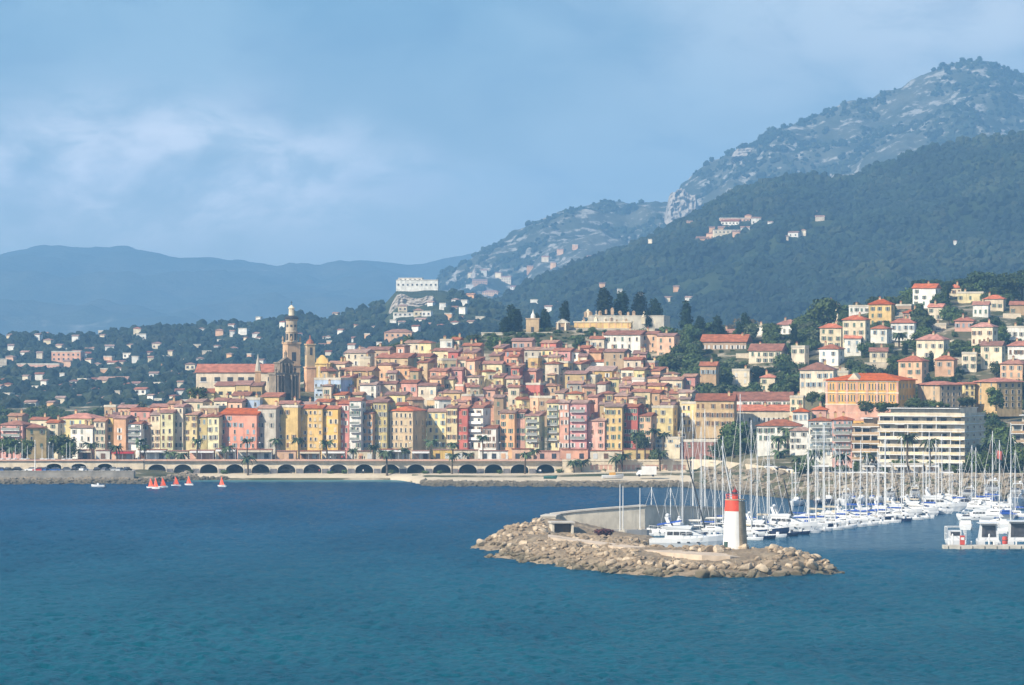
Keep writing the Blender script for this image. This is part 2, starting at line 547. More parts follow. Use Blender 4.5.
# sea
def sea_mat():
    m = bpy.data.materials.new('sea water')
    m.use_nodes = True
    g = NT(m.node_tree)
    pos = g.n('ShaderNodeNewGeometry').outputs['Position']
    sep = g.n('ShaderNodeSeparateXYZ', {0: pos})
    y = sep.outputs[1]
    big = g.noise(g.mapv(pos, (1.0, 0.35, 1)), 0.02, 4, 0.55)
    mid = g.noise(g.mapv(pos, (1.0, 0.5, 1)), 0.12, 4, 0.6)
    col = g.mix(g.ramp(y, 640, 1250), (0.0001, 0.064, 0.088), (0.0001, 0.038, 0.094))      # greener in the nearer, shallower water
    col = g.mix(g.m('MULTIPLY', g.ramp(big, 0.4, 0.65), 0.35), col, (0.0002, 0.030, 0.062))
    # sandy shallows along the beach
    shal = g.m('MULTIPLY', g.ramp(g.m('ADD', y, g.m('MULTIPLY', mid, 14)), 1416, 1444), g.ramp(sep.outputs[0], -132, -105))
    shal = g.m('MULTIPLY', shal, g.ramp(sep.outputs[0], -12, -34))
    col = g.mix(g.m('MULTIPLY', shal, 0.8), col, (0.10, 0.24, 0.23))
    b = g.n('ShaderNodeBsdfDiffuse', {'Color': col})
    gl = g.n('ShaderNodeBsdfGlossy', {'Color': (0.72, 0.90, 1.0), 'Roughness': 0.12})
    w1 = g.noise(g.mapv(pos, (1, 1, 1)), 0.11, 3, 0.5)
    w2 = g.noise(g.mapv(pos, (1, 1, 1), (31, 7, 0)), 0.42, 5, 0.62)
    w3 = g.noise(pos, 1.7, 3, 0.6)
    calm = g.m('MULTIPLY', g.ramp(sep.outputs[0], 30, 62), g.ramp(y, 915, 960))     # sheltered basin
    h = g.m('ADD', g.m('MULTIPLY', w1, 1.6), g.m('ADD', g.m('MULTIPLY', w2, 1.5), g.m('MULTIPLY', w3, 0.25)))
    h = g.m('MULTIPLY', h, g.m('MULTIPLY_ADD', g.ramp(big, 0.35, 0.65), 0.5, 0.75))
    h = g.m('MULTIPLY', h, g.m('MULTIPLY_ADD', calm, -0.75, 1.0))
    bp = g.n('ShaderNodeBump', {'Height': h, 'Strength': 1.0, 'Distance': 0.4}).outputs[0]
    g.put(b.inputs['Normal'], bp)
    g.put(gl.inputs['Normal'], bp)
    fr = g.n('ShaderNodeFresnel', {'IOR': 1.33, 'Normal': bp}).outputs[0]
    lim = g.m('MULTIPLY_ADD', calm, 0.10, 0.37)          # the chop hides most of the mirror at this low angle
    mx = g.n('ShaderNodeMixShader', {0: g.m('MULTIPLY', fr, lim), 1: b, 2: gl})
    g.n('ShaderNodeOutputMaterial', {0: mx})
    return m


def sea_surface():
    rows = np.concatenate([np.linspace(720, 560, 400), np.linspace(559.6, 481.5, 240)])
    d = CH * F / (rows - HZ)
    px = np.arange(-140, 1165, 1.5)
    P, Dd = np.meshgrid(px, d)
    x = (P - 512) * Dd / F
    y = Dd
    z = (fbm(x / 7.0, y / 11.0, 201, 2) - .5) * .35 + (fbm(x / 2.6, y / 3.4, 202, 2) - .5) * .75 + (vnoise(x / 1.1, y / 1.6, 203) - .5) * .34
    gust = .55 + .9 * fbm(x / 60, y / 160, 204, 3)
    calm = 1 - .8 * np.clip((x - 28) / 30, 0, 1) * np.clip((y - 905) / 50, 0, 1)
    edge = np.clip(np.minimum(np.minimum(P - px[0], px[-1] - P) / 40, np.minimum(d[-1] - y, y - d[0]) / 8), 0, 1)
    z = z * gust * calm * edge
    v = np.stack([x, y, z], -1).reshape(-1, 3)
    r, c = x.shape
    i = np.arange(r * c).reshape(r, c)
    f = np.stack([i[:-1, :-1], i[:-1, 1:], i[1:, 1:], i[1:, :-1]], -1).reshape(-1, 4)
    n = len(v)
    x0, x1, y0, y1 = x[0, 0], x[0, -1], d[0], d[-1]
    X0, X1 = x[-1, 0], x[-1, -1]
    ev = np.array([(-3900, -280, 0), (3900, -280, 0), (3900, y0, 0), (x1, y0, 0), (x0, y0, 0), (-3900, y0, 0), (-3900, y1, 0), (X0, y1, 0), (X1, y1, 0), (3900, y1, 0), (3900, 13900, 0), (-3900, 13900, 0)], float)
    ef = np.array([(0, 1, 2, 5), (5, 4, 7, 6), (3, 2, 9, 8), (6, 9, 10, 11)]) + n
    me = npmesh('sea', np.vstack([v, ev]), np.vstack([f, ef]), sea_mat(), smooth=True)
    o = ob('sea', me)
    o['kind'] = 'structure'


sea_surface()
MB().add([(-3900, -280, -9), (3900, -280, -9), (3900, 13900, -9), (-3900, 13900, -9)], [(0, 1, 2, 3)]).build('ground', mat('sea bed', (.3, .26, .18))).__setitem__('kind', 'structure')

# haze: one closed box round everything
def haze(density):
    m = bpy.data.materials.new('pale air')
    m.use_nodes = True
    g = NT(m.node_tree)
    v = g.n('ShaderNodeVolumePrincipled', {'Color': (0.30, 0.62, 1.0), 'Density': density, 'Anisotropy': 0.0})
    g.n('ShaderNodeOutputMaterial', {1: v})
    o = MB().box(-4000, 4000, -300, 14000, -10, 640).build('haze', m)
    o['kind'] = 'stuff'


haze(0.000122)

# land of the town
_x = np.arange(-420, 460.1, 5.0)
_y = np.concatenate([np.arange(1235, 1500, 3.0), np.arange(1500, 2201, 6.0)])
_gx, _gy = np.meshgrid(_x, _y)
_gzv = ground_z(_gx.ravel(), _gy.ravel()).reshape(_gx.shape)
_gzv = _gzv + (fbm(_gx / 14, _gy / 14, 3) - 0.5) * np.clip((_gy - YF(_gx) - 40) / 60, 0, 1) * 3.0
_hm = ground_mat('hill earth and scrub', [(.06, .072, .03), (.17, .14, .085), (.05, .065, .026)], (0.05, 0.2, 0.05), (.42, .35, .25), (0.52, 0.62), 0.5, 0.4)
ob('town_hill', gridmesh('town_hill', _gx, _gy, _gzv, _hm)).__setitem__('kind', 'structure')


def strip(name, pts_front, pts_back, z, m, thick=0.0):
    mb = MB()
    n = len(pts_front)
    vs = [(x, y, z) for x, y in pts_front] + [(x, y, z) for x, y in pts_back]
    mb.add(vs, [(i, i + 1, n + i + 1, n + i) for i in range(n - 1)])
    o = mb.build(name, m)
    o['kind'] = 'structure'
    return o


SAND = ground_mat('beach sand', [(.52, .43, .30), (.60, .50, .36), (.44, .36, .25)], (0.08, 0.5, 0.05), None, bump=0.05, bscale=1.0)
ROAD = mat('asphalt', (.075, .075, .078), 0.9, 0.2, 0.3)
PAVE = mat('promenade paving', (.42, .33, .26), 0.9, 0.12, 0.3)
xs = np.concatenate([np.arange(-420, 60, 12.0), np.arange(60, 110, 3.0), np.arange(110, 460, 12.0)])
strip('promenade', [(x, float(YF(x))) for x in xs], [(x, float(YF(x)) + 14) for x in xs], 6.35, PAVE)
strip('promenade_road', [(x, float(YF(x)) + 14) for x in xs], [(x, float(YF(x)) + 33) for x in xs], 6.30, ROAD)
xb = np.arange(-119, 62, 4.0)
mbs = MB()
_rows = []
for k in range(5):
    yy = [float(YSH(x)) - 1.5 + (float(YF(x)) + 5 - float(YSH(x)) + 1.5) * k / 4 for x in xb]
    _rows.append([(x, y, gz(x, min(y, float(YF(x)) + 4.9)) + 0.06) for x, y in zip(xb, yy)])
mbs.loft(_rows, 0, False, False)
mbs.build('beach', SAND, smooth=True).__setitem__('kind', 'structure')
xl = np.arange(-420, -122, 12.0)
strip('shore_road', [(x, 1416) for x in xl], [(x, 1449) for x in xl], 3.46, mat('pale road', (.24, .22, .2), 0.9, 0.15, 0.3))


# ------------------------------------------------------------------ far hills
class Hill:
    def __init__(s, name, ridge, bot, d0, d1, noise, m, seed, nx=300, nt=110, relief=1.0, back=900, p0=-320, p1=1340):
        s.r, s.b, s.d0, s.d1 = interp(ridge), interp(bot), d0, d1
        px = np.linspace(p0, p1, nx)
        t = np.linspace(0, 1, nt)
        P, T = np.meshgrid(px, t)
        d = d0 + (d1 - d0) * T
        z = s.zz(P, T)
        x = (P - 512) * d / F
        amp = noise * np.clip(np.minimum(T * 6, (1 - T) * 5 + 0.09), 0, 1)
        z = z + (fbm(x / (d1 * .045), d / (d1 * .07), seed, 6, True) - 0.55) * 2 * amp
        z = z + (fbm(x / (d1 * .008), d / (d1 * .012), seed + 5, 4) - 0.5) * 0.5 * noise * relief
        s.P, s.T, s.Zg = px, t, z
        k = 8
        dz = np.linspace(1 / k, 1, k)[:, None]
        zb = z[-1][None] * (1 - dz ** 1.3) - 5 * dz
        db = np.full_like(zb, d1) + dz * back
        xb_ = (px[None] - 512) * d1 / F * np.ones_like(dz)
        xa, da, za = np.vstack([x, xb_]), np.vstack([d, db]), np.vstack([z, zb])
        o = ob(name, gridmesh(name, xa, da, za, m))
        o['kind'] = 'structure'
        s.ob = o

    def zz(s, P, T):
        d = s.d0 + (s.d1 - s.d0) * T
        py = s.b(P) + (s.r(P) - s.b(P)) * T
        return CH - (py - HZ) * d / F

    def at(s, px, py):
        """point of this hill's face that the row py meets in column px"""
        j = np.interp(px, s.P, np.arange(len(s.P)))
        j0 = int(min(j, len(s.P) - 2))
        f = j - j0
        col = s.Zg[:, j0] * (1 - f) + s.Zg[:, j0 + 1] * f
        d = s.d0 + (s.d1 - s.d0) * s.T
        rows = HZ + (CH - col) * F / d
        k = np.argmax(rows <= py)
        if rows[k] > py:
            k = len(rows) - 1
        if k == 0:
            k = 1
        w = np.clip((rows[k - 1] - py) / (rows[k - 1] - rows[k] + 1e-9), 0, 1)
        dd = d[k - 1] + (d[k] - d[k - 1]) * w
        return X(px, dd), dd, float(col[k - 1] + (col[k] - col[k - 1]) * w)

    def surf(s, px, t):
        j = np.interp(px, s.P, np.arange(len(s.P)))
        i = np.interp(t, s.T, np.arange(len(s.T)))
        j0, i0 = np.minimum(j.astype(int), len(s.P) - 2), np.minimum(i.astype(int), len(s.T) - 2)
        fj, fi = j - j0, i - i0
        Zg = s.Zg
        z = (Zg[i0, j0] * (1 - fj) + Zg[i0, j0 + 1] * fj) * (1 - fi) + (Zg[i0 + 1, j0] * (1 - fj) + Zg[i0 + 1, j0 + 1] * fj) * fi
        d = s.d0 + (s.d1 - s.d0) * t
        return (px - 512) * d / F, d, z


M_A = ground_mat('far ridge scrub', [(.05, .06, .03), (.08, .08, .05), (.04, .05, .025)], (0.004, 0.02, 0.003), (.30, .28, .24), (0.60, 0.74), 20, 0.01)
M_D = ground_mat('limestone mountain', [(.035, .045, .025), (.105, .105, .075), (.03, .04, .022)], (0.006, 0.02, 0.028), (.34, .32, .28), (0.53, 0.61), 12, 0.02)
M_E = ground_mat('forest floor', [(.022, .036, .014), (.045, .06, .026), (.018, .03, .012)], (0.01, 0.05, 0.01), (.25, .22, .16), (0.66, 0.74), 4, 0.05)
M_B = ground_mat('villa hill scrub', [(.03, .045, .02), (.07, .08, .036), (.026, .04, .018)], (0.02, 0.06, 0.02), (.30, .26, .2), (0.64, 0.72), 3, 0.06)
HA = Hill('far_ridge', [(-400, 262), (-100, 258), (0, 253), (30, 247), (81, 248), (132, 250), (167, 255), (203, 259), (239, 264), (274, 268), (315, 268), (355, 263), (386, 265), (421, 263), (457, 258), (480, 255), (560, 262), (700, 280), (1400, 300)],
          [(-400, 356), (1400, 356)], 8600, 12400, 80, M_A, 11, 260, 60)
HD = Hill('rocky_mountain', [(-400, 372), (330, 360), (400, 318), (440, 287), (458, 272), (480, 252), (506, 237), (538, 218), (570, 210), (602, 205), (629, 209), (655, 202), (674, 199), (681, 184), (708, 165), (740, 149), (762, 138), (777, 131), (809, 122), (841, 109), (873, 98), (900, 85), (926, 73), (958, 62), (974, 61), (995, 65), (1024, 74), (1100, 90), (1400, 150)],
          [(-400, 384), (400, 376), (1400, 352)], 5200, 7300, 62, M_D, 23, 520, 170)
HE = Hill('forest_hill', [(-400, 470), (380, 440), (430, 372), (455, 335), (480, 318), (528, 290), (560, 274), (586, 263), (613, 252), (655, 237), (692, 215), (730, 194), (777, 184), (820, 181), (852, 180), (873, 170), (905, 160), (958, 146), (1024, 136), (1150, 110), (1400, 120)],
          [(-400, 480), (380, 450), (440, 400), (480, 375), (1400, 366)], 2900, 4600, 32, M_E, 37, 340, 120)
HB_ = Hill('villa_hill', [(-400, 340), (0, 342), (30, 336), (66, 338), (101, 336), (137, 331), (167, 328), (213, 326), (228, 323), (243, 326), (274, 322), (304, 314), (325, 320), (345, 316), (375, 307), (388, 303), (394, 291), (440, 290), (457, 294), (480, 300), (520, 318), (560, 332), (640, 348), (1400, 356)],
           [(-400, 421), (300, 419), (420, 400), (520, 365), (640, 360), (1400, 362)], 2150, 3500, 10, M_B, 51, 300, 110)


def ico():
    t = (1 + 5 ** .5) / 2
    v = np.array([(-1, t, 0), (1, t, 0), (-1, -t, 0), (1, -t, 0), (0, -1, t), (0, 1, t), (0, -1, -t), (0, 1, -t), (t, 0, -1), (t, 0, 1), (-t, 0, -1), (-t, 0, 1)], float)
    f = np.array([(0, 11, 5), (0, 5, 1), (0, 1, 7), (0, 7, 10), (0, 10, 11), (1, 5, 9), (5, 11, 4), (11, 10, 2), (10, 7, 6), (7, 1, 8), (3, 9, 4), (3, 4, 2), (3, 2, 6), (3, 6, 8), (3, 8, 9), (4, 9, 5), (2, 4, 11), (6, 2, 10), (8, 6, 7), (9, 8, 1)])
    return v / np.linalg.norm(v[0]), f


def subdiv(v, f):
    v = list(map(tuple, v))
    cache = {}

    def mid(a, b):
        k = (min(a, b), max(a, b))
        if k not in cache:
            p = (np.array(v[a]) + np.array(v[b])) / 2
            v.append(tuple(p / np.linalg.norm(p)))
            cache[k] = len(v) - 1
        return cache[k]
    out = []
    for a, b, c in f:
        x, y, z = mid(a, b), mid(b, c), mid(c, a)
        out += [(a, x, z), (b, y, x), (c, z, y), (x, y, z)]
    return np.array(v), np.array(out)


ICO1 = subdiv(*ico())
ICO2 = subdiv(*ICO1)


FARS = []


def forest(name, hill, p0, p1, n, rad, seed, mats, t0=0.02, t1=1.0, gap=0.42):
    """far wooded cover that reads as one mass: small lumpy crowns standing on the hill"""
    r = np.random.default_rng(seed)
    # denser towards the viewer in proportion to the ground
    px, t = r.uniform(p0, p1, n), r.uniform(t0, t1, n)
    x, y, z = hill.surf(px, t)
    keep = fbm(x / 90, y / 130, seed, 4) > gap
    for fh in FARS:
        l = fh['o'].location
        keep &= ~((np.abs(x - l.x) < fh['w'] / 2 + 2.5) & (y - l.y > -20) & (y - l.y < 4))
    if hill is HB_:
        keep &= ~((np.abs(px - 416) < 32) & (t > .66))
    x, y, z = x[keep], y[keep], z[keep]
    k = len(x)
    v0, f0 = ICO1
    s = rad * (.45 + 1.1 * r.random(k) ** 1.6)
    jit = r.uniform(.62, 1.25, (k, len(v0), 1))
    v = v0[None] * jit * s[:, None, None] * np.array([1, 1, 1.0])
    v += np.stack([x, y, z + s * .35], -1)[:, None, :]
    f = f0[None] + (np.arange(k) * len(v0))[:, None, None]
    sp = np.clip((fbm(x / 45, y / 70, seed + 9, 3) - .3) * 2.2 + r.uniform(-.28, .28, k), 0, .999)
    mi = np.repeat((sp * len(mats)).astype(int), len(f0))
    o = ob(name, npmesh(name, v.reshape(-1, 3), f.reshape(-1, 3), mats, mi, smooth=False))
    o['kind'] = 'stuff'
    o['label'] = 'far wooded cover of evergreen crowns on the slope'



# ------------------------------------------------------------------ houses
WCACHE = {}


def window_mesh(w, h, kind, col):
    """a window with its frame, its pane set back, a sill, and shutters open, closed or none"""
    key = (round(w, 1), round(h, 1), kind, col)
    if key in WCACHE:
        return WCACHE[key]
    w, h = key[0], key[1]
    mb = MB()
    if kind == 'shut':
        mb.box(-w / 2, -.02, -.07, .0, 0, h, 1).box(.02, w / 2, -.07, 0, 0, h, 1)
    else:
        mb.box(-w / 2, w / 2, -.02, 0, 0, h, 0)
        for a in (-w / 2, w / 2 - .1):
            mb.box(a, a + .1, -.10, -.021, 0, h, 2)
        mb.box(-w / 2 + .1, w / 2 - .1, -.10, -.021, h - .1, h, 2)
        if kind == 'open':
            mb.box(-w * 1.02, -w / 2 - .01, -.09, 0, 0, h, 1).box(w / 2 + .01, w * 1.02, -.09, 0, 0, h, 1)
    mb.box(-w / 2 - .1, w / 2 + .1, -.2, -.001, -.14, -.01, 2)
    WCACHE[key] = mb.mesh('window', [GLASS, SHUT[col], FRAME])
    return WCACHE[key]


CH_MESH = MB().box(-.4, .4, -.3, .3, 0, 1.7, 0).box(-.5, .5, -.4, .4, 1.7, 1.85, 1).box(-.25, .25, -.15, .15, 1.85, 2.2, 1).mesh('chimney', [wallm('buff'), TILE])
HOUSES = []


def roof_mesh(w, dp, kind, rise, m, over=0.45):
    mb = MB()
    x0, x1, y0, y1 = -w / 2 - over, w / 2 + over, -over, dp + over
    if kind == 'gable':                     # ridge along the front
        ym = (y0 + y1) / 2
        prof = [(y0, -.12), (y1, -.12), (y1, .1), (ym, rise), (y0, .1)]
        mb.loft([[(x0, y, z) for y, z in prof], [(x1, y, z) for y, z in prof]])
    elif kind == 'front':                   # gable end to the front
        prof = [(x0, -.12), (x1, -.12), (x1, .1), (0, rise), (x0, .1)]
        mb.loft([[(x, y0, z) for x, z in prof], [(x, y1, z) for x, z in prof]])
    elif kind == 'shed':
        prof = [(y0, -.12), (y1, -.12), (y1, rise), (y0, .1)]
        mb.loft([[(x0, y, z) for y, z in prof], [(x1, y, z) for y, z in prof]])
    elif kind == 'hip':
        k = min(w, dp) * .48
        b = [(x0, y0), (x1, y0), (x1, y1), (x0, y1)]
        if w >= dp:
            r = [(x0 + k, (y0 + y1) / 2), (x1 - k, (y0 + y1) / 2)]
            fs = [(4, 5, 9, 8), (5, 6, 9), (6, 7, 8, 9), (7, 4, 8)]
        else:
            r = [(0, y0 + k), (0, y1 - k)]
            fs = [(4, 5, 8), (5, 6, 9, 8), (6, 7, 9), (7, 4, 8, 9)]
        vs = [(x, y, -.12) for x, y in b] + [(x, y, .1) for x, y in b] + [(x, y, rise) for x, y in r]
        mb.add(vs, [(3, 2, 1, 0), (0, 1, 5, 4), (1, 2, 6, 5), (2, 3, 7, 6), (3, 0, 4, 7)] + fs)
    else:                                   # flat with a parapet
        o = .12
        mb.box(-w / 2 - o, w / 2 + o, -o, dp + o, -.1, .12)
        mb.box(-w / 2 - o, w / 2 + o, -o, .18, .121, .75).box(-w / 2 - o, w / 2 + o, dp - .18, dp + o, .121, .75)
        mb.box(-w / 2 - o, -w / 2 + .18, .181, dp - .181, .121, .75).box(w / 2 - .18, w / 2 + o, .181, dp - .181, .121, .75)
    return mb.mesh('roof', m)


def house(px0, px1, eave, color, d, base_z=None, h=None, yaw=-18, depth=None, roof='gable', tile=None, rows=None, cols=None,
          shut=None, name='house', cat='house', label=None, zone='hill', group=None, win=(.95, 1.65), balcony=False, pitch=.29, skip=.17, side=True, z0w=1.6, chim=None, kinds=None):
    a = R(yaw)
    w = (px1 - px0) * d / F / max(.4, math.cos(a))
    w = max(3.2, w)
    ze = Z(eave, d)
    if base_z is None:
        base_z = ze - h if h else gz(X((px0 + px1) / 2, d), d)
    hh = ze - base_z
    depth = depth or min(14.0, max(7.0, w * random.uniform(.7, 1.0)))
    x = X((px0 + px1) / 2, d)
    foot = 1.2 if name != 'villa' else 3.0
    t = thing(name, label, cat, (x, d, base_z), a, group)
    MB().box(-w / 2, w / 2, 0, depth, -foot, hh).build('wall', wallm(color), t)
    tile = tile or random.choice([TILE, TILE, TILE, TILE_PALE, TILE_PALE])
    rk = roof
    rise = {'gable': depth * pitch / 2, 'front': w * pitch / 2, 'shed': depth * pitch * .7, 'hip': min(w, depth) * pitch * .55, 'flat': 0}[rk]
    ro = ob('roof', roof_mesh(w, depth, rk, rise + .15, CONC if rk == 'flat' else tile), t, (0, 0, hh + .122))
    nch = random.choice([0, 1, 1, 2]) if chim is None else chim
    for _ in range(nch):
        ob('chimney', CH_MESH, ro, (random.uniform(-.38, .38) * w, depth * random.uniform(.3, .6), rise * .55))
    # windows
    sh = shut or random.choice(['green', 'green', 'grey', 'brown', 'blue', 'white', 'green'])
    storey = 3.3
    nr = rows or max(1, int(round((hh - .6) / storey)))
    st = (hh - z0w + .4) / nr
    nc = cols or max(1, int(round(w / 3.3)))
    kinds = kinds or ['open', 'open', 'shut', 'plain']
    n = 0
    wh = min(win[1], st * .62)
    for r in range(nr):
        for c in range(nc):
            if random.random() < skip or n > 92:
                continue
            wx = -w / 2 + w * (c + .5) / nc
            ww = min(win[0], w / nc * .46)
            ob('window', window_mesh(ww, wh, random.choice(kinds), sh), t, (wx + random.uniform(-.22, .22), 0, z0w + r * st + random.uniform(-.1, .1)))
            n += 1
        if balcony and r > 0:
            b = MB().box(-w * .42, w * .42, -1.0, -.21, 0, .14, 0)
            b.box(-w * .42, w * .42, -1.0, -.96, .141, 1.05, 1)
            b.build('balcony', [PAINT, SHUT['grey'] if balcony == 1 else PAINT], t, (0, 0, z0w + r * st - .35))
    if side:
        ns = max(1, int(depth / 4.5))
        for sgn in (1, -1):
            if (sgn > 0) != (yaw <= 0):
                continue
            for r in range(nr):
                for c in range(ns):
                    if random.random() < .35 or n > 96:
                        continue
                    ob('window', window_mesh(min(win[0], 1.0), wh, random.choice(kinds), sh), t, (sgn * w / 2, depth * (c + .5) / ns, z0w + r * st), R(90 * sgn))
                    n += 1
    HOUSES.append(dict(o=t, px0=px0, px1=px1, e=eave, c=color, rows=nr, roof=rk, zone=zone, w=w, d=d, label=label, sh=sh, bal=balcony))
    return t


def solve_d(px, eave, h):
    ds = np.arange(1486, 1800, 2.0)
    f = ground_z(X(px, ds), ds) + h - (CH - (eave - HZ) * ds / F)
    k = int(np.argmax(f >= 0))
    return float(ds[k]) if f[k] >= 0 else None


# ---- the row on the promenade (px0, px1, eave row, colour, roof, options)
FR = [
    (-46, -28, 425, 'cream', 'hip', {}), (-26, -4, 430, 'salmon', 'gable', {}),
    (0, 23, 425, 'pink', 'hip', dict(balcony=1)), (27, 46, 428, 'ochre', 'hip', dict(yaw=20)), (47, 58, 423, 'cream', 'gable', {}),
    (60, 92, 418.5, 'pale yellow', 'hip', dict(d=1500, tile='red')), (70, 93, 428, 'white', 'gable', dict(shut='grey')), (94, 105, 421.5, 'cream', 'gable', dict(cols=2)),
    (105.5, 113, 417, 'orange', 'shed', dict(cols=1)), (113.5, 126, 418.5, 'peach', 'gable', {}), (127, 141, 424, 'white', 'gable', dict(balcony=1)),
    (141.5, 150, 425, 'tan', 'gable', {}), (150.5, 160, 415, 'cream', 'shed', dict(cols=2, tile='pale')), (160.5, 173, 413, 'pale green', 'gable', dict(cols=2)),
    (174, 183, 407, 'cream', 'gable', dict(cols=2)), (184, 197, 415, 'pale yellow', 'gable', dict(cols=2, shut='brown')), (197.5, 207, 417, 'olive', 'gable', dict(cols=2, lit=1)),
    (207.5, 219, 417, 'pale green', 'shed', dict(cols=2)), (219.5, 257, 414.5, 'coral', 'gable', dict(tile='red', cols=6, skip=.35)),
    (257.5, 276, 408.5, 'grey', 'gable', dict(cols=2, rows=4, shut='grey')), (277, 298, 407.5, 'ochre', 'flat', dict(cols=3, skip=.6)),
    (298.5, 322.5, 408.5, 'orange', 'gable', dict(cols=5, rows=6, tile='red', win=(.9, 1.2), shut='cream')), (323, 338, 409, 'orange', 'gable', dict(cols=3, rows=5, tile='red', shut='cream')),
    (338.5, 349, 404, 'rose', 'gable', dict(cols=2, tile='red')), (349.5, 361, 401, 'white', 'gable', dict(cols=2, balcony=1)), (361.5, 372.5, 413.5, 'peach', 'shed', dict(cols=2)),
    (373, 387, 402.5, 'olive', 'gable', dict(cols=3)), (389.5, 413, 411, 'buff', 'hip', dict(cols=5, rows=5, shut='cream', depth=13, tile='red', skip=0)),
    (427, 446, 412, 'pale yellow', 'gable', dict(cols=3, back=10)), (446.5, 457, 408, 'pale yellow', 'gable', dict(cols=2, shut='brown')), (457.5, 467.5, 408, 'red', 'gable', dict(cols=2)),
    (468.5, 483, 408, 'white', 'gable', dict(cols=2, balcony=2)), (482, 496, 428.5, 'white', 'gable', dict(cols=3)), (500, 514.5, 413, 'peach', 'gable', dict(cols=2)),
    (515, 525, 412, 'salmon', 'gable', dict(cols=2)), (525.5, 539, 416, 'pale green', 'shed', dict(cols=2, balcony=1)), (547, 559, 403, 'pale yellow', 'gable', dict(cols=2, balcony=1)),
    (559.5, 568.5, 403, 'salmon', 'gable', dict(cols=2, shut='white')), (569, 586.5, 403.5, 'rose', 'gable', dict(cols=2, rows=5, shut='white', balcony=1, skip=0)),
    (588, 604.5, 421, 'salmon', 'gable', dict(cols=2, shut='brown')), (605, 622, 407, 'ochre', 'gable', dict(cols=3, rows=5)), (622.5, 637.5, 407, 'red', 'gable', dict(cols=3)),
    (638, 651, 416, 'peach', 'gable', dict(cols=2)), (655, 680, 439, 'cream', 'flat', dict(cols=4)), (652, 673, 408, 'pale yellow', 'flat', dict(back=24, cols=3)),
    (682, 701, 404, 'pale yellow', 'flat', dict(back=30, cols=4)), (684, 716, 442, 'brick', 'flat', dict(cols=3, skip=.7)), (701, 724, 412, 'tan', 'gable', dict(back=26, cols=4)),
    (724, 790, 411, 'cream', 'gable', dict(back=30, cols=14, rows=3, yaw=-6, tile='red', name='long_house')), (757, 800, 426, 'white', 'hip', dict(cols=7, rows=3, yaw=-8, d=1400, bz=8)),
    (790, 812, 431, 'white', 'hip', dict(cols=4, d=1392, bz=8, yaw=-8)),
    (809, 832, 421, 'white', 'front', dict(cols=4, rows=5, d=1345, bz=7, balcony=1, shut='blue', yaw=-8)), (832.5, 852, 420, 'pink', 'hip', dict(cols=4, rows=5, d=1345, bz=7, tile='red', yaw=-8, balcony=1)),
]
TM = {'red': TILE_RED, 'pale': TILE_PALE, None: None}
for px0, px1, e, c, rf, o in FR:
    o = dict(o)
    d = o.pop('d', 1484.0) + o.pop('back', 0) + random.uniform(-1.0, 3)
    bz = o.pop('bz', 6.2)
    o.pop('lit', 0)
    o['tile'] = TM[o.get('tile')]
    yaw = o.pop('yaw', random.uniform(-24, -12))
    house(px0, px1, e, c, d, base_z=bz, yaw=yaw, roof=rf, zone='front', z0w=4.2, kinds=['open', 'open', 'shut', 'plain', 'open'], **{k: v for k, v in o.items() if v is not None})

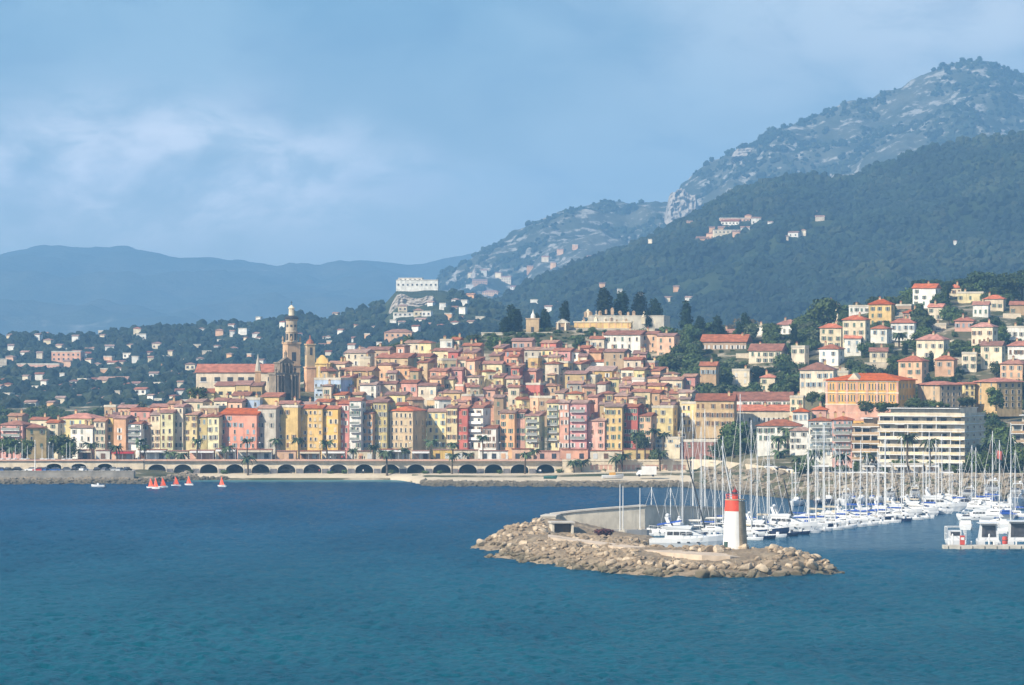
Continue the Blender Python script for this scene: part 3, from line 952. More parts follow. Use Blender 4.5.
# ---- the old town climbing behind it: measured houses first (px0, px1, eave row, height, colour, roof)
HILL = [
    (314, 341, 380, 12, 'pale blue', 'flat'), (340, 372, 371, 9, 'ochre', 'gable'), (328, 345, 364, 10, 'cream', 'gable'), (345, 366, 353, 9, 'cream', 'gable'),
    (366, 388, 350, 8, 'tan', 'gable'), (376, 408, 358, 9, 'buff', 'gable'), (405, 420, 343, 8, 'cream', 'gable'), (419, 431, 343, 9, 'pale yellow', 'hip'), (433, 448, 351, 8, 'pale yellow', 'gable'),
    (448, 458, 352, 11, 'red', 'shed'), (463, 480, 346, 10, 'tan', 'gable'), (452, 459, 340, 7, 'cream', 'gable'), (440, 452, 341, 7, 'white', 'flat'),
    (401, 417, 383, 12, 'coral', 'gable'), (418, 436, 386, 12, 'cream', 'gable'), (360, 376, 385, 9, 'white', 'gable'), (378, 396, 384, 9, 'cream', 'gable'),
    (443, 460, 393, 10, 'ochre', 'front'), (482, 494, 364, 10, 'cream', 'gable'), (483, 495, 390, 10, 'salmon', 'gable'), (430, 446, 371, 9, 'salmon', 'gable'), (450, 462, 370, 9, 'rose', 'gable'),
    (408, 430, 357, 9, 'pale green', 'gable'), (385, 405, 395, 10, 'pale yellow', 'gable'), (352, 362, 395, 9, 'pale green', 'gable'),
    (512, 532, 341, 8, 'salmon', 'gable'), (541, 556, 343, 9, 'red', 'gable'), (523, 543, 350, 7, 'grey', 'gable'), (494, 503, 348, 10, 'orange', 'shed'), (503, 520, 351, 9, 'coral', 'gable'),
    (553, 570, 351, 10, 'rose', 'gable'), (570, 579, 352, 10, 'white', 'gable'), (541, 553, 350, 9, 'pale yellow', 'gable'), (483, 502, 364, 11, 'pale yellow', 'gable'), (502, 512, 366, 9, 'cream', 'gable'),
    (511, 519, 368, 13, 'red', 'shed'), (519, 536, 371, 11, 'coral', 'gable'), (528, 538, 358, 8, 'ochre', 'flat'), (565, 586, 374, 10, 'buff', 'gable'), (586, 612, 371, 10, 'ochre', 'shed'),
    (556, 563, 370, 9, 'cream', 'gable'), (604, 624, 352, 13, 'tan', 'gable'), (624, 641, 360, 13, 'cream', 'gable'), (590, 606, 362, 8, 'white', 'gable'), (526, 540, 385, 11, 'red', 'flat'),
    (488, 500, 388, 9, 'pale yellow', 'gable'), (560, 586, 404, 10, 'coral', 'gable'), (568, 582, 384, 9, 'grey', 'gable'), (542, 556, 386, 10, 'tan', 'hip'), (632, 650, 392, 11, 'pale yellow', 'gable'),
    (648, 664, 386, 11, 'orange', 'gable'), (661, 682, 380, 11, 'cream', 'gable'), (683, 695, 377, 11, 'rose', 'gable'), (645, 660, 371, 9, 'peach', 'shed'),
    (604, 640, 335, 8, 'white', 'gable'), (590, 604, 339, 6, 'cream', 'gable'), (641, 657, 334, 8, 'peach', 'gable'), (657, 674, 336, 8, 'peach', 'gable'),
    (214, 227, 401, 7, 'cream', 'gable'), (228, 242, 402, 7, 'peach', 'gable'), (243, 260, 400, 7, 'pale blue', 'flat'), (261, 279, 397, 8, 'orange', 'shed'), (300, 315, 405, 8, 'peach', 'gable'), (279, 298, 404, 8, 'tan', 'gable'), (316, 330, 402, 9, 'cream', 'gable'), (331, 345, 395, 9, 'pale yellow', 'gable'),
    (200, 219, 408, 9, 'tan', 'flat'), (168, 180, 404, 9, 'peach', 'gable'), (186, 203, 402, 7, 'cream', 'gable'), (130, 150, 411, 9, 'coral', 'gable'), (118, 135, 408, 8, 'peach', 'gable'),
    (104, 116, 407, 8, 'tan', 'flat'), (150, 170, 407, 8, 'salmon', 'gable'), (30, 47, 420, 8, 'cream', 'gable'), (8, 22, 416, 8, 'tan', 'gable'),
]
PLACED = []
for px0, px1, e, h, c, rf in HILL:
    d = solve_d((px0 + px1) / 2, e, h)
    if d is None:
        d = 1735.0
    side = (c == 'pale blue' and px0 > 300)
    house(px0, px1, e, c, d, h=h + (2 if e < 350 else 0), yaw=random.uniform(-24, -10), roof=rf, chim=None, cols=6 if side else None, balcony=1 if side else False, kinds=['open', 'plain', 'plain', 'shut'])
    PLACED.append((px0, px1, e))
# ---- then its neighbours, row by row up the slope
PALW = ['cream'] * 7 + ['pale yellow'] * 5 + ['peach'] * 4 + ['salmon'] * 2 + ['pink', 'coral', 'ochre', 'ochre', 'tan', 'tan', 'buff', 'buff', 'buff', 'white', 'white', 'white', 'grey', 'rose', 'pale green']
SKY = interp([(318, 372), (330, 363), (345, 356), (380, 349), (405, 345), (440, 344), (480, 341), (560, 346), (600, 348), (640, 352), (660, 368), (680, 374), (700, 386)])
last = None
for e0 in (345, 351.5, 358, 364.5, 371, 377.5, 384, 390.5, 397, 403):
    px = 322 + random.uniform(0, 8)
    while px < 690:
        wpx = random.uniform(7.5, 15)
        e = e0 + random.uniform(-3.5, 3.5)
        if e > SKY(px + wpx / 2) and not any(px < b - 1 and px + wpx > a + 1 and abs(e - ee) < 5.5 for a, b, ee in PLACED):
            h = random.uniform(8, 12)
            d = solve_d(px + wpx / 2, e, h)
            if d and 1498 < d < 1745:
                c = random.choice([q for q in PALW if q != last])
                last = c
                house(px, px + wpx - .6, e, c, d, h=h, yaw=random.uniform(-30, -6) if random.random() < .85 else random.uniform(8, 20), roof=random.choice(['gable'] * 5 + ['shed', 'shed', 'hip', 'flat', 'front']))
                PLACED.append((px, px + wpx, e))
        px += wpx + random.choice([0, 0, 0, 1.5, 3])

# ---- villas among the gardens on the right-hand hill: (px0, px1, eave row, base row, colour, roof, depth d, yaw, cols)
VIL = [
    (820, 841, 328, 351, 'cream', 'hip', 1655, -12, 3), (843, 865, 320, 354, 'cream', 'hip', 1640, -20, 3), (869, 891, 304.5, 328, 'ochre', 'hip', 1735, -14, 3), (891, 914, 323, 341, 'white', 'hip', 1690, -12, 4),
    (849, 869, 307, 315, 'white', 'flat', 1800, -10, 4), (896, 911, 306, 317, 'tan', 'flat', 1800, -16, 2), (917, 943, 340, 361, 'cream', 'hip', 1610, -22, 4), (972, 992, 327, 356, 'cream', 'hip', 1640, -24, 4),
    (1008, 1034, 346, 358, 'white', 'hip', 1600, -10, 5), (973, 988, 305, 317, 'white', 'gable', 1770, -14, 3), (985, 1003, 299, 311, 'cream', 'hip', 1800, -16, 3), (958, 983, 293.5, 303, 'pale yellow', 'flat', 1850, -12, 5),
    (947, 961, 288, 297, 'cream', 'hip', 1880, -14, 3), (955, 973, 321, 331, 'salmon', 'hip', 1700, -14, 3), (800, 833, 370, 391, 'cream', 'front', 1520, -12, 6), (834, 848, 373, 386, 'cream', 'flat', 1535, -10, 3),
    (701, 746, 342, 353, 'tan', 'gable', 1680, -12, 8), (749, 781, 351, 366, 'cream', 'gable', 1640, -14, 5), (776, 798, 325, 345, 'white', 'hip', 1740, -14, 4), (722, 734, 333, 341, 'buff', 'gable', 1730, -12, 2),
    (696, 734, 401, 430, 'buff', 'gable', 1500, -8, 8), (733, 791, 400.5, 410, 'white', 'gable', 1525, -8, 12), (903, 916, 313, 322, 'salmon', 'hip', 1755, -12, 2), (1006, 1030, 328, 340, 'white', 'flat', 1690, -12, 4),
    (1010, 1032, 305, 316, 'tan', 'gable', 1790, -14, 3), (1040, 1062, 318, 335, 'cream', 'hip', 1720, -14, 3), (790, 803, 398, 416, 'cream', 'flat', 1480, -10, 2), (930, 946, 325, 336, 'cream', 'flat', 1710, -10, 3),
    (812, 826, 410, 424, 'salmon', 'hip', 1430, -10, 2), (793, 808, 412, 424, 'white', 'hip', 1425, -10, 3), (700, 716, 366, 378, 'tan', 'gable', 1590, -12, 3),
]
for px0, px1, e, b, c, rf, d, yaw, cols in VIL:
    house(px0, px1, e, c, d, base_z=Z(b, d), yaw=yaw, roof=rf, name='villa', cat='villa', zone='villa', cols=cols, tile=TILE_RED if rf == 'hip' else TILE, chim=1, skip=.12, pitch=.42, kinds=['open', 'shut', 'open'])


rv_ = random.Random(33)
nv_ = tr = 0
while nv_ < 17 and tr < 4000:
    tr += 1
    px, d = rv_.uniform(700, 1040), rv_.uniform(1500, 1860)
    w = rv_.uniform(13, 24)
    x = X(px, d)
    z = gz(x, d) - .3
    h = rv_.choice([4.5, 6.5, 7, 9])
    e = PY(z + h, d)
    b = PY(z, d)
    if not 285 < e < 400 or (px < 820 and d < 1540) or d < 1500 or (px > 820 and e > 366):
        continue
    if any(abs(px - (q['px0'] + q['px1']) / 2) < (w + q['px1'] - q['px0']) / 2 + 3 and abs(e - q['e']) < 17 for q in HOUSES if q['zone'] == 'villa'):
        continue
    if px < 820 and rv_.random() < .5:
        continue
    house(px - w / 2, px + w / 2, e, rv_.choice(['cream', 'white', 'cream', 'white', 'peach']), d, base_z=z, yaw=rv_.uniform(-26, -6), roof=rv_.choice(['hip', 'hip', 'gable', 'flat']), name='villa', cat='villa', zone='villa', tile=TILE_RED if rv_.random() < .6 else TILE, chim=1, pitch=.4, kinds=['open', 'shut', 'open'])
    nv_ += 1


# ---- the school block and its two neighbours
def big_block(px0, px1, e, b, d, yaw, depth, color, label, name, rows, cols, side_rows=0, side_cols=0, roof='hip', tile=TILE_RED, cornice=True, sidew=None, win=(1.1, 2.3)):
    a = R(yaw)
    w = (px1 - px0) * d / F / math.cos(a)
    z0, ze = Z(b, d), Z(e, d)
    hh = ze - z0
    t = thing(name, label, 'building', (X((px0 + px1) / 2, d), d, z0), a)
    MB().box(-w / 2, w / 2, 0, depth, -3, hh).build('wall', wallm(color), t)
    rise = min(w, depth) * .13
    ob('roof', roof_mesh(w, depth, roof, rise, tile, .7), t, (0, 0, hh + .125))
    if cornice:
        st = hh / rows
        c = MB()
        for k in range(1, rows + 1):
            c.box(-w / 2 - .2, w / 2 + .2, -.25, -.005, k * st - .5, k * st - .12)
        c.build('cornice', wallm('cream'), t)
        n = 7
        for k in range(n + 1):
            xx = -w / 2 + (w - .8) * k / n
            MB().box(xx, xx + .8, -.18, -.004, -1, hh - .6).build('pilaster', wallm('salmon'), t)
    st = hh / rows
    cnt = 0
    for r in range(rows):
        for c in range(cols):
            if cnt > 96:
                break
            ob('window', window_mesh(min(win[0], w / cols * .5), min(win[1], st * .6), 'plain', 'grey'), t, (-w / 2 + w * (c + .5) / cols, 0, r * st + st * .2))
            cnt += 1
    sgn = 1 if yaw <= 0 else -1
    for r in range(side_rows):
        for c in range(side_cols):
            ob('window', window_mesh(.9, 1.5, 'shut', 'grey'), t, (sgn * w / 2, depth * (c + .5) / side_cols, hh * (r + .35) / side_rows), R(90 * sgn))
    return t, w, hh


t, w_, h_ = big_block(827, 897, 380.5, 415, 1450, -24, 19, 'apricot', 'long ochre and pink schoolhouse with many tall windows under a red hipped roof', 'schoolhouse', 3, 24, 3, 5)
ob('roof_gable', MB().loft([[(-2.2, -.4, 0), (2.2, -.4, 0), (0, -.4, 2.4)], [(-2.2, 4, 0), (2.2, 4, 0), (0, 4, 2.4)]]).mesh('roof_gable', wallm('cream')), t, (-3, 0, h_ + .3))
ob('wall_base', MB().box(-w_ / 2 - .12, w_ / 2 + .12, -.12, -.006, -2, h_ * .30).mesh('wall_base', wallm('salmon')), t)
big_block(939, 963, 385, 409, 1452, 28, 14, 'buff', 'plain tan and cream block with few windows right of the schoolhouse', 'apartment_house', 4, 4, 4, 2, cornice=False)
big_block(996, 1023, 382, 408, 1455, 26, 14, 'buff', 'broad tan block under a red hipped roof, farthest right of the school row', 'apartment_house', 4, 4, 4, 2, cornice=False)
big_block(964, 975, 384, 408, 1462, 10, 9, 'pale yellow', 'narrow yellow stair wing between the two tan blocks', 'apartment_house', 4, 2, cornice=False, roof='gable')
big_block(920, 932, 386, 409, 1462, -10, 10, 'ochre', 'small ochre link wing between the schoolhouse and the tan block', 'apartment_house', 3, 3, cornice=False, roof='gable', tile=TILE_RED)


# ---- modern apartment blocks with a balcony on every floor
def flats(px0, px1, top, b, d, yaw, depth, color, label, floors, tint, awn=(), plants=True, setback=True):
    a = R(yaw)
    w = (px1 - px0) * d / F / math.cos(a)
    z0 = Z(b, d)
    hh = Z(top, d) - z0
    t = thing('apartment_block', label, 'building', (X((px0 + px1) / 2, d), d, z0), a)
    st = hh / floors
    MB().box(-w / 2, w / 2, 1.6, depth, -1, hh - st).box(-w / 2 + 3, w / 2 - 2, 3.6, depth - 1, hh - st + .01, hh).build('wall', wallm(color), t)
    for k in range(1, floors + 1):
        z = k * st
        wd = w if k < floors else w - 5
        bl = MB().box(-wd / 2 - .3, wd / 2 + .3, -.1 if k < floors else 2.0, depth + .9, z - .22, z, 0)
        if k < floors:
            bl.box(-wd / 2 - .3, wd / 2 + .3, -.1, .05, z + .005, z + .85, 1)
            bl.box(wd / 2 + .15, wd / 2 + .3, .051, depth + .9, z + .005, z + .85, 1)
            bl.box(-wd / 2 - .3, -wd / 2 - .15, .051, depth + .9, z + .005, z + .85, 1)
        bl.build('balcony', [PAINT, tint], t)
    nb = max(3, int(w / 4.2))
    for k in range(floors - 1):
        z = k * st + .05
        n = 0
        for j in range(nb):
            ob('window', window_mesh(2.2, st * .68, random.choice(['plain', 'plain', 'shut']), random.choice(['white', 'grey', 'brown'])), t, (-w / 2 + w * (j + .5) / nb, 1.6, z + .1))
            if k and random.random() < .3:
                MB().box(-1.6, 1.6, -.2, 1.4, st * .80, st * .86, 0).build('awning', random.choice([BEIGE, AWN, wallm('orange')]), t, (-w / 2 + w * (j + .5) / nb, 0, z))
            if random.random() < .4:
                MB().box(-.1, .1, .06, 1.55, .02, st - .3, 0).build('divider', PAINT, t, (-w / 2 + w * j / nb + .3, 0, z + .2))
        for j in range(3):
            if yaw <= 0:
                ob('window', window_mesh(2.0, st * .66, 'plain', 'grey'), t, (w / 2, depth * (j + .6) / 3.2, z + .1), R(90))
    return t


ap = flats(880, 962, 408, 470, 1322, -22, 24, 'cream', 'large pale apartment block with white balconies on every floor beside the marina', 8, wallm('cream'))
flats(853, 878, 418, 468, 1332, -14, 14, 'tan', 'narrow tan apartment block with brown balconies left of the large pale block', 6, wallm('tan'))
flats(1012, 1040, 415, 470, 1350, -14, 14, 'cream', 'pale block of flats partly behind trees at the marina end', 6, wallm('tan'))


# ---- the parish church: nave, chapels, facade, bell tower
def church():
    d = 1585
    t = thing('church', 'large cream church with red roof, dark columned front and tall bell tower', 'church', (X(283, 1560), 1560, 25.0), 0)
    L = Matrix.Translation(Vector(t.location)).inverted()

    def sub(px, dd, z=25.0):
        return L @ Vector((X(px, dd), dd, z))

    def P(name, mb, m, px, dd, z, rz=0.0, par=None):
        return mb.build(name, m, par or t, sub(px, dd, z), R(rz))
    s = 1590 / F
    # nave and aisle walls face the sea on their lit long side
    nw = 95 * s
    nv = P('nave', MB().box(-nw / 2, nw / 2, 0, 14, -3, 19.5), wallm('cream'), 243, 1596, Z(372.5, 1596) - 19.5, -4)
    ob('roof', roof_mesh(nw, 14, 'gable', 3.2, TILE_RED, .5), nv, (0, 0, 19.63))
    for px in (203, 217, 230, 241, 251, 271):
        xx = (px - 243) * s
        ob('window', MB().box(-1.1, 1.1, -.1, 0, 0, 1.7, 0).box(-1.4, 1.4, -.2, -.101, -.3, 0, 1).mesh('window', [GLASS, PAINT]), nv, (xx, 0, 16.0))
    for px0, px1, e, dd, col in ((215, 235, 386, 1584, 'pale yellow'), (235.5, 250, 385, 1583, 'pale yellow'), (250.5, 262, 386, 1582, 'buff'), (190, 214, 393, 1582, 'pale yellow'), (232, 249, 396, 1574, 'cream')):
        w = (px1 - px0) * dd / F
        q = P('chapel', MB().box(-w / 2, w / 2, 0, 9, -9, 8), wallm(col), (px0 + px1) / 2, dd, Z(e, dd) - 8, -4)
        ob('roof', roof_mesh(w, 9, 'shed', 1.6, TILE, .4), q, (0, 0, 8.13))
        for k in (-.22, .22):
            ob('window', MB().box(-.8, .8, -.1, 0, 0, 1.3, 0).mesh('window', GLASS), q, (k * w, 0, 4.6))
    # slender turret against the nave
    tu = P('turret', MB().box(-1.1, 1.1, -1.1, 1.1, -8, 17).box(-1.3, 1.3, -1.3, 1.3, 17.01, 17.5), wallm('tan'), 258, 1590, Z(371, 1590) - 17.5)
    ob('spire', MB().lathe([(1.15, 0), (1.0, 1.6), (.45, 4.2), (.1, 6.6)], 8).mesh('spire', wallm('grey')), tu, (0, 0, 17.5))
    # baroque front, turned away from the sun
    fz = Z(405, 1560)
    fa = P('facade', MB().box(-5, 5, 0, 5, -4, 11.5).box(-5.4, 5.4, -.4, 5.2, 11.51, 12.3).box(-2.9, 2.9, .2, 4.4, 12.31, 15.8).box(-3.2, 3.2, -.1, 4.6, 15.81, 16.3), STONE_SHADE, 287, 1562, fz, 36)
    for k in (-4.4, -3.2, -1.7, 1.7, 3.2, 4.4):
        ob('column', MB().lathe([(.4, 0), (.4, 10.8), (.55, 11.2), (.55, 11.48)], 10, mi=0).mesh('column', STONE_SHADE), fa, (k, -.75, 0))
    for k in (-2.4, -.9, .9, 2.4):
        ob('column', MB().lathe([(.3, 0), (.3, 3.0), (.4, 3.2), (.4, 3.48)], 8).mesh('column', STONE_SHADE), fa, (k, -.2, 12.31))
    ob('pediment', MB().loft([[(-3.1, -.1, 0), (3.1, -.1, 0), (0, -.1, 1.9)], [(-3.1, 2, 0), (3.1, 2, 0), (0, 2, 1.9)]]).mesh('pediment', STONE_SHADE), fa, (0, 0, 16.31))
    ob('statue', MB().lathe([(.55, 0), (.4, .5), (.5, 1.2), (.42, 1.9), (.2, 2.1), (.26, 2.4), (.05, 2.7)], 8).mesh('statue', STONE_SHADE), fa, (0, .8, 18.2))
    ob('door', MB().box(-1.3, 1.3, -.15, -.01, 0, 4.4).mesh('door', mat('dark oak', (.05, .03, .02), .7)), fa)
    for k in (-4.3, 4.3):
        ob('urn', MB().lathe([(.5, 0), (.25, .5), (.6, 1.3), (.2, 1.9), (.05, 2.6)], 8).mesh('urn', STONE_SHADE), fa, (k, 1.0, 12.3))
    # bell tower
    dt = 1574
    bz = Z(405, dt)
    zt = lambda py: Z(py, dt) - bz
    tw = P('bell_tower', MB().box(-2.6, 2.6, -2.6, 2.6, -4, zt(344)).box(-2.9, 2.9, -2.9, 2.9, zt(344) + .01, zt(344) + .7).box(-2.85, 2.85, -2.85, 2.85, zt(366), zt(366) + .5), wallm('tower peach'), 291.5, dt, bz, 24)
    for face in range(2):
        aa = R(90 * (-face))
        wo = MB().box(-.8, .8, -.12, 0, 0, 3.6).lathe([(.8, -.12), (.8, 0)], 10)
        ob('belfry_opening', MB().box(-.85, .85, -.06, 0, 0, 3.4).mesh('belfry_opening', GLASS), tw, (0 if face == 0 else -2.6, -2.6 if face == 0 else 0, zt(361)), aa)
    z1 = zt(343)
    dr = ob('drum', MB().lathe([(2.45, z1 + .5), (2.25, z1 + 1.2), (2.2, zt(333)), (2.4, zt(333) + .2), (2.4, zt(333) + .6), (2.15, zt(333) + .9), (2.1, zt(321)), (2.45, zt(320)), (2.45, zt(320) + .4)], 16).mesh('drum', wallm('tower stone')), tw)
    for k in range(8):
        aa = 2 * math.pi * k / 8 - math.pi / 2 - R(24)
        ob('belfry_opening', MB().box(-.5, .5, -.1, .1, 0, 2.8, 0).mesh('belfry_opening', GLASS), dr, (2.17 * math.cos(aa), 2.17 * math.sin(aa), zt(341)), aa + math.pi / 2)
        ob('round_opening', MB().box(-.4, .4, -.1, .1, 0, .9, 0).mesh('round_opening', GLASS), dr, (2.08 * math.cos(aa), 2.08 * math.sin(aa), zt(327)), aa + math.pi / 2)
    ob('dome', MB().lathe([(2.5, zt(320) + .41), (2.85, zt(319)), (2.85, zt(318)), (2.2, zt(316.5)), (1.2, zt(315.5))], 16).mesh('dome', mat('dark slate tiles', (.035, .035, .04), .5, .3, 2)), tw)
    la = ob('lantern', MB().lathe([(1.15, zt(316)), (1.05, zt(309)), (1.35, zt(308.6)), (1.3, zt(308)), (.7, zt(306.2)), (.15, zt(305))], 10).mesh('lantern', wallm('cream')), tw)
    ob('cross', MB().tube((0, 0, zt(305.2)), (0, 0, zt(301)), .09).tube((-.5, 0, zt(302.4)), (.5, 0, zt(302.4)), .07).mesh('cross', STEEL), la)
    for k in range(4):
        aa = R(24 + 45) + k * math.pi / 2
        ob('corner_urn', MB().lathe([(.45, 0), (.25, .5), (.5, 1.2), (.1, 2.4)], 8).mesh('corner_urn', wallm('tan')), tw, (3.3 * math.cos(aa), 3.3 * math.sin(aa), zt(344) + .7))
    # parvis steps in front
    P('parvis', MB().box(-9, 9, -7, 1, -9, 0), CONC_DK, 291, 1556, Z(406, 1556))


church()


def small_belfry():
    d = 1600
    bz = Z(397, d)
    zt = lambda py: Z(py, d) - bz
    t = thing('campanile', 'slim ochre campanile with small cupola right of the tall bell tower', 'bell tower', (X(310, d), d, bz), R(18))
    MB().box(-1.9, 1.9, -1.9, 1.9, -4, zt(368)).box(-2.15, 2.15, -2.15, 2.15, zt(368) + .01, zt(368) + .5).build('tower', wallm('peach'), t)
    b = MB().box(-1.6, 1.6, -1.6, 1.6, zt(368) + .51, zt(345)).box(-1.9, 1.9, -1.9, 1.9, zt(345) + .01, zt(345) + .5).build('belfry', wallm('buff'), t)
    for i, (x, y, a) in enumerate(((0, -1.6, 0), (-1.6, 0, -90))):
        ob('belfry_opening', MB().box(-.5, .5, -.08, 0, 0, 3).mesh('belfry_opening', GLASS), b, (x, y, zt(355)), R(a))
    MB().lathe([(1.6, zt(345) + .5), (1.5, zt(342)), (.9, zt(340)), (.35, zt(339)), (.25, zt(337)), (.05, zt(335))], 12).build('cupola', TILE, t)
    q = thing('chapel', 'ochre baroque chapel with curved gable right of the slim campanile', 'chapel', (X(322, 1612), 1612, Z(392, 1612)), R(-16))
    zz = lambda py: Z(py, 1612) - Z(392, 1612)
    MB().box(-3.2, 3.2, 0, 12, -4, zz(364)).box(-3.5, 3.5, -.3, 12.1, zz(364) + .01, zz(364) + .5).build('wall', wallm('ochre'), q)
    MB().loft([[(x, y, z) for x, z in ((-2.6, zz(364) + .51), (2.6, zz(364) + .51), (2.3, zz(360)), (1.2, zz(357)), (.5, zz(355)), (-.5, zz(355)), (-1.2, zz(357)), (-2.3, zz(360)))] for y in (0, 1.0)]).build('curved_gable', wallm('ochre'), q)
    for k in (-2.2, 2.2):
        MB().lathe([(.4, 0), (.2, .4), (.45, 1.0), (.05, 2.0)], 8).build('urn', wallm('tan'), q, (k, .5, zz(364) + .5))
    for k in (-2.7, -1.2, 1.2, 2.7):
        MB().box(-.25, .25, -.15, -.005, 0, zz(366)).build('pilaster', wallm('cream'), q, (k, 0, 0))
    MB().box(-.6, .6, -.1, 0, 0, 2.4).build('window', GLASS, q, (0, 0, zz(373)))


small_belfry()


# ---- the walled cemetery that crowns the old town
def cemetery():
    def block(name, label, cat, px0, px1, top, base, d, depth, m, yaw=-6, build=None):
        w = (px1 - px0) * d / F
        z0, hh = Z(base, d), Z(top, d) - Z(base, d)
        t = thing(name, label, cat, (X((px0 + px1) / 2, d), d, z0), R(yaw))
        if build:
            build(t, w, hh, depth)
        else:
            MB().box(-w / 2, w / 2, 0, depth, -8, hh).build('wall', m, t)
            MB().box(-w / 2 - .15, w / 2 + .15, -.15, depth + .15, hh + .005, hh + .3).build('coping', CONC, t)
        return t
    block('retaining_wall', 'long grey stone wall along the top of the old town under the cypresses', 'wall', 481, 560, 333, 342, 1738, 22, CONC)
    block('retaining_wall', 'upper stone wall of the cemetery below the ochre terrace', 'wall', 560, 655, 329, 340, 1748, 26, STONE)
    block('retaining_wall', 'topmost pale cemetery wall beneath the tall dark cypresses', 'wall', 588, 664, 316, 326, 1785, 40, CONC)

    def chapel(t, w, hh, dp):
        MB().box(-w / 2, w / 2, 0, 6, -2, hh).build('wall', wallm('buff'), t)
        MB().box(-w / 2 - .25, w / 2 + .25, -.25, 6.2, hh + .01, hh + .4).build('cornice', wallm('tan'), t)
        MB().lathe([(1.1, hh + .41), (1.0, hh + 1.6), (.5, hh + 2.4), (.3, hh + 3.0), (.05, hh + 4.2)], 10, (0, 2)).build('finial', wallm('white'), t)
        MB().box(-.6, .6, -.08, 0, 0, 2.6).build('door', GLASS, t)
    block('mausoleum', 'square tan mausoleum with white finial between the dark cypresses', 'mausoleum', 526, 539, 319, 333, 1742, 6, None, -8, chapel)

    def temple(t, w, hh, dp):
        MB().box(-w / 2, w / 2, 0, 7, -2, hh).build('wall', wallm('tan'), t)
        MB().loft([[(-w / 2 - .3, y, hh + .01), (w / 2 + .3, y, hh + .01), (0, y, hh + 1.8)] for y in (-.3, 7.2)]).build('roof', CONC, t)
        for k in (-.32, .32):
            MB().lathe([(.35, 0), (.35, hh - .01)], 8).build('column', wallm('cream'), t, (k * w, -.6, 0))
        MB().box(-.8, .8, -.08, 0, 0, 3.0).build('door', GLASS, t)
    block('mausoleum', 'gabled tan mausoleum left of the ochre cemetery terrace', 'mausoleum', 556, 568, 323, 334, 1744, 7, None, -8, temple)

    def terrace(t, w, hh, dp):
        MB().box(-w / 2, w / 2, 0, 9, -1, hh).build('wall', wallm('orange'), t)
        MB().box(-w / 2 - .3, w / 2 + .3, -.3, 9.2, hh + .005, hh + .5).build('cornice', wallm('cream'), t)
        for k in range(9):
            MB().box(-.2, .2, -.15, -.003, 0, hh - .01).build('pilaster', wallm('peach'), t, (-w / 2 + w * (k + .5) / 9, 0, 0))
    block('cemetery_gallery', 'long low ochre burial gallery on the hilltop cemetery', 'gallery', 574, 631, 322.5, 329.5, 1752, 9, None, -6, terrace)
    r = random.Random(4)
    mesh = [MB().box(-.9, .9, -.9, .9, -1, 2.4).loft([[(-1.1, y, 2.41), (1.1, y, 2.41), (0, y, 3.4)] for y in (-1.1, 1.1)]).mesh('tomb', wallm('tan')),
            MB().box(-.7, .7, -.7, .7, -1, 1.4).box(-.15, .15, -.12, .12, 1.41, 3.6).box(-.7, .7, -.1, .1, 2.5, 2.8).mesh('tomb', wallm('cream')),
            MB().box(-1.3, 1.3, -1, 1, -1, 3.2).box(-1.5, 1.5, -1.2, 1.2, 3.21, 3.5).lathe([(1.0, 3.51), (.8, 4.3), (.1, 4.9)], 8).mesh('tomb', wallm('cream'))]
    kinds = ['pale gabled tomb', 'low stone cross tomb', 'domed stone tomb']
    for k in range(34):
        i = r.randrange(3)
        px = r.uniform(582, 655)
        d = r.uniform(1764, 1782) if k % 2 else r.uniform(1790, 1815)
        row = 322.3 if k % 2 else 316
        if 604 < px < 618 and k % 2 == 0:
            row -= 3
        o = ob('tomb', mesh[i], None, (X(px, d), d, Z(row, d)), R(r.uniform(-30, 30)), r.uniform(.4, .75))
        tag(o, kinds[i] + ' in the hilltop cemetery under the dark cypresses', 'tomb', kinds[i] + 's in the hilltop cemetery')


cemetery()


# ---- far houses scattered over the wooded hills
def far_house(hill, px, py, wpx, color, roof, storeys, yaw=None, hpx=None, name='villa', lift=.3):
    x, d, z = hill.at(px, py)
    w = wpx * d / F * (.82 if name == 'villa' else 1)
    h = (hpx or random.choice([3.2, 4, 5, 5.5])) * d / F
    t = thing(name, None, 'villa' if name == 'villa' else 'building', (x, d, z + lift), R(random.uniform(-25, 5) if yaw is None else yaw))
    dp = max(6, min(12, w * .7))
    MB().box(-w / 2, w / 2, 0, dp, -5 - lift, h).build('wall', wallm(color), t)
    ob('roof', roof_mesh(w, dp, roof, (0.15 if roof == 'flat' else min(w, dp) * .2), CONC if roof == 'flat' else random.choice([TILE, TILE_PALE, TILE_PALE, TILE_PALE]), .4), t, (0, 0, h + .125))
    nr = max(1, int(h / 3.1))
    nc = max(2, int(w / 3.6))
    for r in range(nr if wpx > 11 else 0):
        for c in range(nc):
            ob('window', window_mesh(min(1.6, w / nc * .5), 1.5, 'plain', 'grey'), t, (-w / 2 + w * (c + .5) / nc, 0, .9 + r * h / nr))
    FARS.append(dict(w=w, o=t, px=px, py=py, c=color, roof=roof, n=name, hill=hill))
    return t


